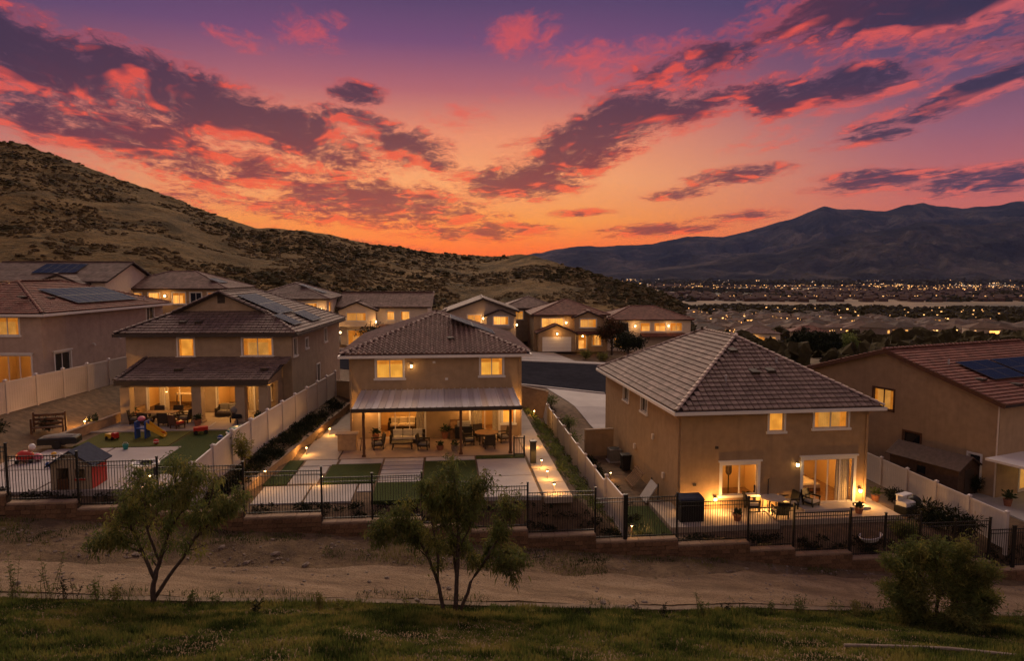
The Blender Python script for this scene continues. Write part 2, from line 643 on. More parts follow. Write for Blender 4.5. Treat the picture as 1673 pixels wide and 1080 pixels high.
stucco_tan = mat('stucco_tan', (0.43, 0.30, 0.175), 0.9, 0.2, 2.0, 0.6, 45, big=0.22, streak=0.22)
stucco_brown = mat('stucco_brown', (0.41, 0.27, 0.145), 0.9, 0.2, 2.0, 0.6, 45, big=0.22, streak=0.22)
stucco_rose = mat('stucco_rose', (0.50, 0.375, 0.30), 0.9, 0.16, 2.0, 0.6, 45, big=0.22, streak=0.22)
stucco_taupe = mat('stucco_taupe', (0.41, 0.31, 0.21), 0.9, 0.2, 2.0, 0.6, 45, big=0.22, streak=0.22)
stucco_cream = mat('stucco_cream', (0.64, 0.54, 0.43), 0.9, 0.1, 3.0, 0.3, 60)
stucco_grey = mat('stucco_grey', (0.40, 0.33, 0.28), 0.9, 0.1, 3.0, 0.3, 60)
white_trim = mat('white_trim', (0.72, 0.68, 0.62), 0.55, 0.08, 2.0)
vinyl = mat('white_vinyl', (0.56, 0.50, 0.48), 0.5, 0.10, 1.3, big=0.6, rnd=0.04)
dark_trim = mat('dark_trim', (0.06, 0.045, 0.035), 0.6, 0.2)
wood_post = mat('brown_post', (0.13, 0.06, 0.03), 0.6, 0.3, 8.0)
tile_brown = tile_mat('tile_brown', (0.25, 0.155, 0.125), (0.135, 0.085, 0.07))
tile_mauve = tile_mat('tile_mauve', (0.25, 0.175, 0.145), (0.135, 0.092, 0.077))
tile_red = tile_mat('tile_red', (0.24, 0.095, 0.065), (0.13, 0.055, 0.04))
tile_grey = tile_mat('tile_grey', (0.22, 0.155, 0.13), (0.13, 0.09, 0.078))
tile_pale = tile_mat('tile_pale', (0.46, 0.36, 0.30), (0.28, 0.2, 0.165))
deck_dark = mat('roof_deck', (0.05, 0.035, 0.03), 0.9, 0.2)
iron = mat('black_iron', (0.012, 0.011, 0.011), 0.45, 0.2, spec=0.4)
concrete = mat('concrete', (0.42, 0.385, 0.36), 0.85, 0.14, 2.0, 0.15, 50, big=0.5, rnd=0.06)
concrete_warm = mat('concrete_warm', (0.42, 0.35, 0.28), 0.85, 0.16, 2.0, 0.15, 50, big=0.5, rnd=0.06)
asphalt = mat('asphalt', (0.036, 0.036, 0.044), 1.0, 0.35, 1.2, 0.3, 80, big=0.15, spec=0.0)
lit_warm = emit('lit_blind', (1.0, 0.42, 0.055), 1.0, 0.5, 1.6, stripes=3.2, rnd=0.25)
lit_strong = emit('lit_blind_bright', (1.0, 0.48, 0.07), 1.2, 0.4, 1.4, stripes=2.6, rnd=0.2)
lit_soft = emit('lit_blind_soft', (0.95, 0.45, 0.09), 0.62, 0.45, 1.6, stripes=3.0)
lit_curtain = emit('lit_curtain', (1.0, 0.34, 0.035), 0.5, 0.3, 4.0, rnd=0.3)
lit_far = emit('lit_far_window', (1.0, 0.46, 0.1), 1.05, 0.5, 0.8, stripes=0.9, rnd=0.45)
bulb = emit('lamp_glow', (1.0, 0.66, 0.28), 14.0)
glass_clear = glass('window_glass')
glass_dark = mat('dark_window', (0.012, 0.015, 0.02), 0.05, 0.0, spec=0.8)
room_wall = mat('room_wall', (0.70, 0.52, 0.28), 0.9, 0.1, 1.0)
room_floor = mat('room_floor', (0.32, 0.2, 0.11), 0.6, 0.3, 5.0)
curtain = mat('curtain', (0.75, 0.66, 0.5), 0.9, 0.2, 9.0)


# ================================================================== the land
def _h(ix, iy, seed):
    n = (ix * 374761393 + iy * 668265263 + seed * 974634777) & 0xffffffff
    n = ((n ^ (n >> 13)) * 1274126177) & 0xffffffff
    return ((n ^ (n >> 16)) & 0xffff) / 65535.0


def vnoise(x, y, seed=0):
    x = np.asarray(x, dtype=np.float64)
    y = np.asarray(y, dtype=np.float64)
    ix = np.floor(x).astype(np.int64)
    iy = np.floor(y).astype(np.int64)
    fx, fy = x - ix, y - iy
    fx = fx * fx * (3 - 2 * fx)
    fy = fy * fy * (3 - 2 * fy)
    a = _h(ix, iy, seed) * (1 - fx) + _h(ix + 1, iy, seed) * fx
    b = _h(ix, iy + 1, seed) * (1 - fx) + _h(ix + 1, iy + 1, seed) * fx
    return a * (1 - fy) + b * fy


def fbm(x, y, octv=5, seed=0, gain=0.5):
    s = 0.0
    a = 1.0
    t = 0.0
    for k in range(octv):
        s = s + a * vnoise(np.asarray(x) * 2 ** k, np.asarray(y) * 2 ** k, seed + k * 17)
        t += a
        a *= gain
    return s / t - 0.5


# top of the stepped block wall under the iron fence: (from u, to u, top z)
CAPS = [(-26, -18.61, 1.32), (-18.61, -15.77, 0.9), (-15.77, -12.49, 0.58), (-12.49, -8.87, 0.25), (-8.87, -5.51, -0.08), (-5.51, -1.07, -0.43), (-1.07, 1.16, -0.8), (1.16, 3.77, -1.08), (3.77, 6.95, -1.42), (6.95, 10.89, -1.81), (10.89, 14.41, -2.12), (14.41, 16.7, -2.51), (16.7, 19.6, -2.84), (19.6, 23.24, -3.16), (23.24, 26.96, -3.59), (26.96, 32.08, -4.07)]
FENCE_V = 30.5
_cu = np.array([(a + b) / 2 for a, b, z in CAPS])
_cz = np.array([z for a, b, z in CAPS])


def cap_z(u):
    return np.interp(u, _cu, _cz)


def street_z(u):
    return np.interp(u, [-70, -40, -16, 0, 15, 40, 80], [5.2, 3.4, 1.0, -0.7, -1.4, -2.8, -5.0])


def edge_v(u):
    """where the dirt bench ends and the grass slope begins"""
    return np.interp(u, [-40, -18, -9, 0, 8, 16, 30], [23.0, 23.4, 23.8, 24.4, 25.0, 25.8, 26.6])


def front_z(u, v):
    ve = edge_v(u)
    zb = cap_z(u) - 0.62
    dirt = zb - 0.02 * (30.3 - np.maximum(v, ve))
    lump = 0.34 * np.exp(-((v - 28.6) / 1.0) ** 2) * (0.5 + 1.6 * fbm(u * 0.22, v * 0.3, 4, 3)) + 0.24 * fbm(u * 0.9, v * 0.9, 5, 9, 0.6)
    up = np.maximum(ve - v, 0.0)
    rise = 0.37 * up - 0.5 * np.maximum(up - 26, 0) * 0.37 + 0.25 * fbm(u * 0.35, v * 0.35, 4, 21) * np.minimum(up, 1.5)
    return dirt + lump * np.clip((v - ve) / 0.8, 0, 1) + rise


def lot_z(u, v):
    ua = (-30.0 + v * SA) / CA
    ub = (-14.0 + v * SA) / CA
    # knots move with v on the left, so work on a stretched axis
    K = [ua - 20, ua + 0.25, ua + 3.4, ub - 0.1, ub + 1.15, ub + 1.28, 6.2, 7.3, 8.4, 10.0, 11.0, 24.6, 27.0, 28.3, 30.2, 80]
    Z = [2.5, 2.42, 1.1, 1.08, 0.52, 0.0, 0.0, -1.0, -1.95, -2.25, -2.3, -2.35, -2.95, -3.1, -2.45, -2.45]
    z = np.zeros_like(u) + 2.5
    for i in range(len(K) - 1):
        k0 = K[i] + 0 * u
        k1 = K[i + 1] + 0 * u
        t = np.clip((u - k0) / (k1 - k0), 0, 1)
        z = np.where(u >= k0, Z[i] + (Z[i + 1] - Z[i]) * t, z)
    z = np.where(u >= 80, Z[-1], z)
    t = np.clip((v - 30.7) / 1.5, 0, 1)
    t = t * t * (3 - 2 * t)
    z = (cap_z(u) - 0.10) * (1 - t) + z * t
    s = np.clip((v - 54.0) / 7.0, 0, 1)
    s = s * s * (3 - 2 * s)
    z = z * (1 - s) + street_z(u) * s
    a = np.clip((u - 41) / 14, 0, 1)
    b = np.clip((v - 78) / 15, 0, 1)
    return z - 18 * a * a * (3 - 2 * a) * b * b * (3 - 2 * b)


def grid_mesh(name, us, vs, zf, m, smooth=True):
    U, V = np.meshgrid(us, vs)
    Z = zf(U, V)
    X = U * CA - V * SA
    Y = U * SA + V * CA
    P = np.stack([X, Y, Z], -1).reshape(-1, 3)
    nu, nv = len(us), len(vs)
    i = np.arange(nu * nv).reshape(nv, nu)
    F = np.stack([i[:-1, :-1], i[:-1, 1:], i[1:, 1:], i[1:, :-1]], -1).reshape(-1, 4)
    return link(np_mesh(name, P, F, m, smooth), name)


def dirt_mat():
    m = bpy.data.materials.new('dirt')
    m.use_nodes = True
    T = NT(m.node_tree)
    b = m.node_tree.nodes['Principled BSDF']
    tc = T.n('ShaderNodeTexCoord')
    v = tc.outputs['Object']
    n1 = T.noise(v, 0.35, 6, 0.62)
    n2 = T.noise(v, 3.2, 6, 0.7)
    n3 = T.noise(v, 22.0, 3, 0.6)
    c = T.ramp(n1, [(0.34, (0.12, 0.084, 0.048, 1)), (0.5, (0.22, 0.152, 0.084, 1)), (0.68, (0.33, 0.235, 0.135, 1))])
    c = T.mix(T.step(n2, 0.42, 0.66, 0.0, 0.6), c, (0.105, 0.075, 0.055, 1))
    c = T.mix(T.step(n3, 0.58, 0.72, 0.0, 0.7), c, (0.40, 0.31, 0.22, 1))
    T.link(c, b.inputs['Base Color'])
    b.inputs['Roughness'].default_value = 0.95
    b.inputs['Specular IOR Level'].default_value = 0.1
    bn = T.n('ShaderNodeBump')
    bn.inputs['Strength'].default_value = 1.0
    bn.inputs['Distance'].default_value = 0.22
    T.link(T.math('ADD', n2, T.math('MULTIPLY', n3, 0.4)), bn.inputs['Height'])
    T.link(bn.outputs[0], b.inputs['Normal'])
    return m


def path_mat():
    m = bpy.data.materials.new('graded_dirt')
    m.use_nodes = True
    T = NT(m.node_tree)
    b = m.node_tree.nodes['Principled BSDF']
    tc = T.n('ShaderNodeTexCoord')
    mp = T.n('ShaderNodeMapping')
    mp.inputs['Scale'].default_value = (0.25, 1.6, 1.0)
    mp.inputs['Rotation'].default_value = (0, 0, -RA)
    T.link(tc.outputs['Object'], mp.inputs[0])
    n1 = T.noise(mp.outputs[0], 1.0, 6, 0.65)
    n2 = T.noise(tc.outputs['Object'], 14.0, 4, 0.65)
    c = T.ramp(n1, [(0.32, (0.19, 0.125, 0.068, 1)), (0.5, (0.33, 0.225, 0.125, 1)), (0.68, (0.43, 0.31, 0.185, 1))])
    c = T.mix(T.step(n2, 0.48, 0.7, 0.0, 0.6), c, (0.12, 0.08, 0.048, 1))
    c = T.mix(T.step(T.noise(tc.outputs['Object'], 1.1, 5, 0.7), 0.5, 0.66, 0.0, 0.5), c, (0.19, 0.135, 0.075, 1))
    T.link(c, b.inputs['Base Color'])
    b.inputs['Roughness'].default_value = 0.95
    bn = T.n('ShaderNodeBump')
    bn.inputs['Strength'].default_value = 1.0
    bn.inputs['Distance'].default_value = 0.12
    T.link(n2, bn.inputs['Height'])
    T.link(bn.outputs[0], b.inputs['Normal'])
    return m


DIRT = dirt_mat()
PATHM = path_mat()
soil = mat('garden_soil', (0.17, 0.11, 0.062), 0.95, 0.5, 2.5, 1.0, 9, big=0.6)

us = np.arange(-62, 62.01, 0.4)
struct(grid_mesh('ground', us, np.concatenate([np.arange(30.66, 62, 0.45), np.arange(62, 160, 3.0)]), lot_z, soil))
struct(grid_mesh('dirt_bench', np.arange(-46, 46.01, 0.25), np.concatenate([np.arange(-4, 14, 1.0), np.arange(14, 30.5, 0.2)]), front_z, DIRT))


def strip(name, us, v0, v1, zf, lift, m, nv=6):
    U = np.asarray(us)
    P = []
    for k in range(nv + 1):
        V = v0(U) + (v1(U) - v0(U)) * k / nv
        Z = zf(U, V) + lift
        P.append(np.stack([U * CA - V * SA, U * SA + V * CA, Z], -1))
    P = np.concatenate(P)
    n = len(U)
    i = np.arange(n * (nv + 1)).reshape(nv + 1, n)
    F = np.stack([i[:-1, :-1], i[:-1, 1:], i[1:, 1:], i[1:, :-1]], -1).reshape(-1, 4)
    return link(np_mesh(name, P, F, m, True), name)


su = np.arange(-45, 45.01, 0.25)
wob = lambda U, s: 0.55 * fbm(U * 0.35, U * 0 + s, 4, 40 + s)
struct(strip('dirt_path', su, lambda U: edge_v(U) + 0.45 + wob(U, 1) * 0.5, lambda U: edge_v(U) + 2.9 + wob(U, 2), front_z, 0.03, PATHM, 14))
struct(strip('drainage_swale', su, lambda U: edge_v(U) + 0.05 + 0.15 * wob(U, 3), lambda U: edge_v(U) + 0.34 + 0.1 * wob(U, 3), front_z, 0.06, mat('dusty_swale', (0.24, 0.18, 0.12), 0.95, 0.4, 3.0), 2))


# ---------------------------------------------------------------- valley sheet, out to the foot of the mountains
def valley_z(Y):
    return np.interp(Y, [90, 150, 260, 380, 550, 800, 1500, 5000, 30000], [-7, -9, -17, -26, -35, -44, -54, -62, -66])


def valley_mat():
    m = bpy.data.materials.new('valley_floor')
    m.use_nodes = True
    T = NT(m.node_tree)
    b = m.node_tree.nodes['Principled BSDF']
    tc = T.n('ShaderNodeTexCoord')
    mp = T.n('ShaderNodeMapping')
    mp.inputs['Scale'].default_value = (0.0022, 0.0030, 0.002)
    T.link(tc.outputs['Object'], mp.inputs[0])
    n1 = T.noise(mp.outputs[0], 1.0, 6, 0.6, 0.6)
    n2 = T.noise(mp.outputs[0], 9.0, 5, 0.65)
    c = T.ramp(n1, [(0.36, (0.04, 0.036, 0.018, 1)), (0.45, (0.11, 0.078, 0.042, 1)), (0.57, (0.24, 0.16, 0.085, 1)), (0.7, (0.08, 0.06, 0.032, 1))])
    c = T.mix(T.step(n2, 0.45, 0.62, 0.0, 0.6), c, (0.04, 0.038, 0.024, 1))
    T.link(c, b.inputs['Base Color'])
    b.inputs['Roughness'].default_value = 0.95
    return m


VALLEY = valley_mat()
ys = np.concatenate([np.linspace(88, 400, 40), np.geomspace(410, 16400, 90)])
xs = np.concatenate([np.linspace(-9000, -500, 20), np.linspace(-450, 1600, 80), np.linspace(1700, 21000, 40)])
XX, YY = np.meshgrid(xs, ys)
ZZ = valley_z(YY) + 3.0 * fbm(XX * 0.006, YY * 0.006, 4, 60) * np.clip((YY - 200) / 300, 0, 1)
i = np.arange(XX.size).reshape(XX.shape)
F = np.stack([i[:-1, :-1], i[:-1, 1:], i[1:, 1:], i[1:, :-1]], -1).reshape(-1, 4)
struct(link(np_mesh('valley', np.stack([XX, YY, ZZ], -1).reshape(-1, 3), F, VALLEY, True), 'valley'))


# ---------------------------------------------------------------- dry hill behind the houses
def hill_mat():
    m = bpy.data.materials.new('dry_hill')
    m.use_nodes = True
    T = NT(m.node_tree)
    b = m.node_tree.nodes['Principled BSDF']
    tc = T.n('ShaderNodeTexCoord')
    v = tc.outputs['Object']
    n0 = T.noise(v, 0.012, 5, 0.6, 0.4)
    n1 = T.noise(v, 0.07, 6, 0.68, 0.3)
    n2 = T.noise(v, 0.55, 5, 0.7)
    c = T.ramp(n1, [(0.38, (0.035, 0.026, 0.011, 1)), (0.46, (0.11, 0.07, 0.026, 1)), (0.57, (0.19, 0.122, 0.048, 1)), (0.7, (0.26, 0.17, 0.072, 1))])
    c = T.mix(T.step(n0, 0.45, 0.62, 0.0, 0.55), c, (0.10, 0.065, 0.026, 1))
    c = T.mix(T.step(n2, 0.48, 0.64, 0.0, 0.7), c, (0.05, 0.042, 0.02, 1))
    T.link(c, b.inputs['Base Color'])
    b.inputs['Roughness'].default_value = 0.95
    b.inputs['Specular IOR Level'].default_value = 0.05
    bn = T.n('ShaderNodeBump')
    bn.inputs['Strength'].default_value = 1.0
    bn.inputs['Distance'].default_value = 2.2
    T.link(T.math('ADD', n1, T.math('MULTIPLY', n2, 0.5)), bn.inputs['Height'])
    T.link(bn.outputs[0], b.inputs['Normal'])
    return m


HILL = hill_mat()
# ridge line: bearing (x per metre of y), height above eye per metre of y, distance
RIDGE = [(-2.2, 0.34, 300), (-1.5, 0.30, 310), (-1.05, 0.245, 320), (-0.75, 0.191, 330), (-0.70, 0.184, 330), (-0.615, 0.152, 325), (-0.525, 0.121, 320),
         (-0.454, 0.094, 312), (-0.410, 0.077, 305), (-0.374, 0.0665, 300), (-0.335, 0.066, 300), (-0.302, 0.063, 300), (-0.247, 0.052, 315), (-0.176, 0.039, 340),
         (-0.122, 0.030, 370), (-0.07, 0.0245, 380), (-0.035, 0.0238, 370), (0.003, 0.0262, 340), (0.03, 0.0245, 320), (0.057, 0.016, 300), (0.092, 0.007, 275),
         (0.128, -0.003, 255), (0.160, -0.012, 240), (0.192, -0.018, 228), (0.220, -0.030, 218), (0.245, -0.041, 205), (0.262, -0.070, 200), (0.285, -0.105, 195), (0.36, -0.14, 185), (0.5, -0.16, 170)]
rb = np.array([r[0] for r in RIDGE])
rh = np.array([r[1] for r in RIDGE])
rd = np.array([r[2] for r in RIDGE])


def build_hill():
    ks = np.concatenate([np.linspace(-2.2, -0.85, 60), np.linspace(-0.84, 0.36, 430), np.linspace(0.365, 0.5, 20)])
    ts = np.concatenate([np.linspace(0, 1, 150), np.linspace(1.02, 1.9, 24)])
    K, Tt = np.meshgrid(ks, ts)
    D = np.interp(K, rb, rd)
    Hh = np.interp(K, rb, rh)
    Hh = Hh + 0.005 * fbm(K * 14, K * 0, 5, 77) * np.clip(Hh * 12 + 0.3, 0.15, 1)
    zr = CAM_Z + Hh * D
    Yb = np.interp(K, [-2.2, -0.6, -0.1, 0.2, 0.5], [95, 118, 126, 130, 130])
    Y = Yb + (D - Yb) * Tt
    X = K * Y
    zb = np.interp(K, [-2.2, -0.6, -0.3, 0.0, 0.2, 0.5], [6, 3.5, 1.0, -1.8, -4, -9]) - 1.0
    tt = np.clip(Tt, 0, 1)
    sh = 0.45 * tt + 0.55 * tt ** 1.6
    Z = zb + (zr - zb) * sh
    over = np.clip(Tt - 1, 0, 1)
    Z = Z - over ** 1.25 * (30 + 0.5 * np.abs(zr - zb)) - over * 6
    amp = np.sin(np.pi * np.clip(tt, 0, 1)) ** 0.8
    s = np.clip((zr - zb) / 40.0, 0.12, 1.0)
    gull = np.abs(fbm(X * 0.016 + 0.004 * Y, Y * 0.008, 4, 90)) * 2
    Z = Z + amp * s * (11 * fbm(X * 0.012, Y * 0.012, 5, 80) - 5 * (0.35 - gull) * 0.8) + (1.6 * fbm(X * 0.09, Y * 0.09, 5, 99, 0.6) - 2.2 * np.abs(fbm(X * 0.05 + 0.02 * Y, Y * 0.03, 4, 95))) * np.clip(tt * 5, 0, 1)
    return X, Y, Z


HX, HY, HZ = build_hill()
i = np.arange(HX.size).reshape(HX.shape)
F = np.stack([i[:-1, :-1], i[:-1, 1:], i[1:, 1:], i[1:, :-1]], -1).reshape(-1, 4)
struct(link(np_mesh('hill', np.stack([HX, HY, HZ], -1).reshape(-1, 3), F, HILL, True), 'hill'))


def blob_cloud(name, P, S, m, nu=7, nv=4, jit=0.35, seed=1, flat=0.75):
    """many rough shrub lumps as one mesh; P (n,3) bases, S (n,) radii"""
    g = np.random.default_rng(seed)
    base = [(0, 0, -0.35)]
    for j in range(1, nv):
        ph = -math.pi / 2 * 0.5 + math.pi * 0.75 * j / nv
        for k in range(nu):
            a = 2 * math.pi * (k + 0.5 * (j % 2)) / nu
            base.append((math.cos(ph) * math.cos(a), math.cos(ph) * math.sin(a), math.sin(ph)))
    base.append((0, 0, 1))
    B = np.array(base)
    Fc = [(0, 1 + (k + 1) % nu, 1 + k) for k in range(nu)]
    for j in range(nv - 2):
        for k in range(nu):
            a, b = 1 + j * nu + k, 1 + j * nu + (k + 1) % nu
            Fc += [(a, b, b + nu), (a, b + nu, a + nu)]
    L = len(B) - 1
    o = 1 + (nv - 2) * nu
    Fc += [(L, o + k, o + (k + 1) % nu) for k in range(nu)]
    Fc = np.array(Fc)
    n = len(P)
    q = 1 + jit * (g.random((n, len(B), 1)) - 0.5) * 2
    sc3 = np.stack([S * (0.8 + 0.5 * g.random(n)), S * (0.8 + 0.5 * g.random(n)), S * flat * (0.8 + 0.4 * g.random(n))], -1)[:, None, :]
    V = B[None] * q * sc3 + P[:, None, :]
    FF = Fc[None] + (np.arange(n) * len(B))[:, None, None]
    return np_mesh(name, V.reshape(-1, 3), FF.reshape(-1, 3), m, False)


scrub_m = mat('scrub', (0.058, 0.048, 0.022), 0.95, 0.5, 0.9, 0.0, spec=0.05)
scrub_dry = mat('scrub_dry', (0.12, 0.085, 0.04), 0.95, 0.5, 0.9, 0.0, spec=0.05)


def hill_points(n, seed, thr, kmin=-0.82, kmax=0.5):
    g = np.random.default_rng(seed)
    r0, r1 = 4, 150
    ii = g.integers(r0, r1, n)
    cc = g.integers(0, HX.shape[1] - 1, n)
    fx = g.random(n)
    X = HX[ii, cc] * (1 - fx) + HX[ii, cc + 1] * fx
    Y = HY[ii, cc] * (1 - fx) + HY[ii, cc + 1] * fx
    Z = HZ[ii, cc] * (1 - fx) + HZ[ii, cc + 1] * fx
    f = fbm(X * 0.022, Y * 0.022, 4, 120) + 0.35 * fbm(X * 0.08, Y * 0.08, 3, 130)
    k = X / Y
    ok = (f > thr) & (k > kmin) & (k < kmax)
    return np.stack([X, Y, Z], -1)[ok]


P1 = hill_points(15000, 3, 0.055)
tag(link(blob_cloud('hillside_scrub', P1, 0.3 + 1.2 * nr.random(len(P1)) ** 3.4, scrub_m, seed=3), 'hillside_scrub'),
    'dark chaparral shrubs scattered in patches over the dry hill', 'scrub', kind='stuff')
P2 = hill_points(16000, 4, -0.10)
tag(link(blob_cloud('hillside_brush', P2, 0.35 + 0.7 * nr.random(len(P2)) ** 2, scrub_dry, seed=4, flat=0.6), 'hillside_brush'),
    'low dry brown brush covering the slope behind the houses', 'brush', kind='stuff')


# ---------------------------------------------------------------- mountains across the valley
def mountain_mat():
    m = bpy.data.materials.new('mountain')
    m.use_nodes = True
    T = NT(m.node_tree)
    b = m.node_tree.nodes['Principled BSDF']
    tc = T.n('ShaderNodeTexCoord')
    n1 = T.noise(tc.outputs['Object'], 0.0016, 7, 0.66, 0.4)
    n2 = T.noise(tc.outputs['Object'], 0.009, 5, 0.7)
    c = T.ramp(n1, [(0.36, (0.018, 0.018, 0.016, 1)), (0.5, (0.045, 0.04, 0.034, 1)), (0.64, (0.11, 0.09, 0.072, 1))])
    c = T.mix(T.step(n2, 0.48, 0.66, 0.0, 0.55), c, (0.035, 0.034, 0.026, 1))
    T.link(c, b.inputs['Base Color'])
    b.inputs['Roughness'].default_value = 0.95
    b.inputs['Specular IOR Level'].default_value = 0.0
    bn = T.n('ShaderNodeBump')
    bn.inputs['Strength'].default_value = 1.0
    bn.inputs['Distance'].default_value = 160.0
    T.link(T.math('ADD', n1, T.math('MULTIPLY', n2, 0.35)), bn.inputs['Height'])
    T.link(bn.outputs[0], b.inputs['Normal'])
    return m


def mountain(name, ridge, Y0, Y1, seed, rough, m):
    kk = np.array([r[0] for r in ridge])
    hh = np.array([r[1] for r in ridge])
    ks = np.linspace(kk[0], kk[-1], 520)
    ts = np.linspace(0, 1.35, 110)
    K, Tt = np.meshgrid(ks, ts)
    Hr = np.interp(K, kk, hh) * Y1
    Hr = Hr + 0.0085 * Y1 * fbm(K * 22, K * 0, 6, seed, 0.55) * np.clip(Hr / (0.03 * Y1), 0.15, 1)
    Y = Y0 + (Y1 - Y0) * Tt
    X = K * Y
    zb = valley_z(Y) - 8
    zr = CAM_Z + Hr
    tt = np.clip(Tt, 0, 1)
    Z = zb + (zr - zb) * (0.25 * tt + 0.75 * tt ** 1.7)
    amp = np.sin(np.pi * tt) ** 0.9
    rdg = np.abs(fbm(X * rough, Y * rough * 0.55, 6, seed + 5, 0.55)) * 2
    Z = Z + amp * (zr - zb) * (0.62 * (0.32 - rdg)) + amp * (zr - zb) * 0.10 * fbm(X * rough * 3, Y * rough * 3, 4, seed + 9)
    over = np.clip(Tt - 1, 0, 1)
    Z = Z - over * (zr - zb) * 1.2
    i = np.arange(X.size).reshape(X.shape)
    F = np.stack([i[:-1, :-1], i[:-1, 1:], i[1:, 1:], i[1:, :-1]], -1).reshape(-1, 4)
    return struct(link(np_mesh(name, np.stack([X, Y, Z], -1).reshape(-1, 3), F, m, True), name))


MOUNT = mountain_mat()
FAR_R = [(-0.25, 0.012), (0.0, 0.022), (0.021, 0.0265), (0.06, 0.033), (0.10, 0.0365), (0.19, 0.041), (0.254, 0.053), (0.308, 0.0535), (0.36, 0.065),
         (0.407, 0.081), (0.452, 0.0965), (0.497, 0.091), (0.54, 0.0905), (0.595, 0.1015), (0.65, 0.093), (0.69, 0.096), (0.75, 0.104), (0.9, 0.112), (1.2, 0.10), (1.7, 0.11)]
NEAR_R = [(0.08, -0.004), (0.18, 0.004), (0.26, 0.012), (0.33, 0.024), (0.39, 0.032), (0.44, 0.044), (0.50, 0.054), (0.56, 0.066), (0.60, 0.073), (0.66, 0.068), (0.75, 0.074), (0.9, 0.08), (1.2, 0.07), (1.7, 0.08)]
mountain('mountain_range', FAR_R, 7600, 11500, 200, 0.0011, MOUNT)
mountain('mountain_foothills', NEAR_R, 5600, 8000, 300, 0.0017, MOUNT)


# ---------------------------------------------------------------- street beyond the near houses
def sheet(name, poly, zf, lift, m, step=2.0):
    """paving laid over the ground: a polygon in (u, v) as a fine grid following the land"""
    us_ = [p[0] for p in poly]
    vs_ = [p[1] for p in poly]
    me = MB()
    import bmesh
    bm = bmesh.new()
    f = bm.faces.new([bm.verts.new((u, v, 0)) for u, v in poly])
    for ax, lo, hi in ((0, min(us_), max(us_)), (1, min(vs_), max(vs_))):
        k = math.ceil(lo / step) * step
        while k < hi:
            co = (k, 0, 0) if ax == 0 else (0, k, 0)
            no = (1, 0, 0) if ax == 0 else (0, 1, 0)
            bmesh.ops.bisect_plane(bm, geom=bm.verts[:] + bm.edges[:] + bm.faces[:], plane_co=co, plane_no=no)
            k += step
    uv = np.array([(w.co.x, w.co.y) for w in bm.verts])
    z = zf(uv[:, 0], uv[:, 1]) + lift
    for w, (u, v_), zz in zip(bm.verts, uv, z):
        w.co = UV(u, v_, zz)
    mesh = bpy.data.meshes.new(name)
    bm.to_mesh(mesh)
    bm.free()
    mesh.materials.append(m)
    return struct(link(mesh, name))


sheet('street', [(-62, 72), (-10, 74), (2, 73.5), (9, 70.5), (16, 67), (26, 62), (40, 56), (46, 68), (38, 82), (26, 90), (2, 91), (-20, 89), (-62, 86)], lot_z, 0.03, asphalt)
sheet('sidewalk', [(-20, 89.4), (2, 91.4), (26, 90.4), (26, 92.0), (2, 93.0), (-20, 91.0)], lot_z, 0.14, concrete)
sheet('driveway_near', [(10.4, 69.6), (12.4, 54.5), (18.5, 54.5), (20.5, 64.4), (16, 66.6)], lot_z, 0.06, concrete)
sheet('driveway_far', [(6.2, 93.1), (6.6, 101.5), (16.5, 101.5), (18.0, 92.5)], lot_z, 0.15, concrete)
kb = MB()
for a, b in zip([(-20, 89.1), (2, 91.1), (26, 90.1)], [(2, 91.1), (26, 90.1), (40, 84.2)]):
    za = float(lot_z(np.array([a[0]]), np.array([a[1]]))[0])
    zb_ = float(lot_z(np.array([b[0]]), np.array([b[1]]))[0])
    kb.bar(UV(*a, za + 0.08), UV(*b, zb_ + 0.08), 0.3, 0.2)
for a, b in zip([(-10, 73.7), (2, 73.2), (9, 70.2)], [(2, 73.2), (9, 70.2), (16, 66.7)]):
    za = float(lot_z(np.array([a[0]]), np.array([a[1]]))[0])
    zb_ = float(lot_z(np.array([b[0]]), np.array([b[1]]))[0])
    kb.bar(UV(*a, za + 0.08), UV(*b, zb_ + 0.08), 0.3, 0.2)
struct(kb.build('kerb', concrete))


# ================================================================== houses
def tile_template(kind, w=0.33, ln=0.44):
    """one roof tile: x across, y up the slope, z out of the roof; lower edge at y = 0"""
    if kind == 'barrel':
        xs = [-0.5, -0.36, -0.2, 0.0, 0.2, 0.36, 0.5]
        zs = [0.0, 0.01, 0.085, 0.12, 0.085, 0.01, 0.0]
    else:
        xs = [-0.5, -0.46, -0.1, 0.12, 0.46, 0.5]
        zs = [0.0, 0.022, 0.012, 0.026, 0.018, 0.0]
    lift = 0.075
    n = len(xs)
    V = [(x * w, 0.0, z + lift) for x, z in zip(xs, zs)]
    V += [(x * w, ln, z + 0.004) for x, z in zip(xs, zs)]
    V += [(x * w, 0.004, -0.004) for x in xs]
    F = [(i, i + 1, n + i + 1, n + i) for i in range(n - 1)]
    F += [(2 * n + i, 2 * n + i + 1, i + 1, i) for i in range(n - 1)]
    return np.array(V), np.array(F)


def cap_template(r=0.13, ln=0.46):
    V, F = [], []
    n = 7
    for y, rr, dz in ((0.0, r, 0.03), (ln, r * 0.86, 0.0)):
        for k in range(n):
            a = math.pi * k / (n - 1)
            V.append((math.cos(a) * rr, y, math.sin(a) * rr * 0.8 + dz - 0.01))
    F = [(k, k + 1, n + k + 1, n + k) for k in range(n - 1)]
    F.append([k for k in range(n)])
    return V, F


TILES = {}


def tile_mesh(kind, m):
    key = (kind, m.name)
    if key not in TILES:
        V, F = tile_template(kind)
        TILES[key] = np_mesh('roof_tile', V, F, m, False)
    return TILES[key]


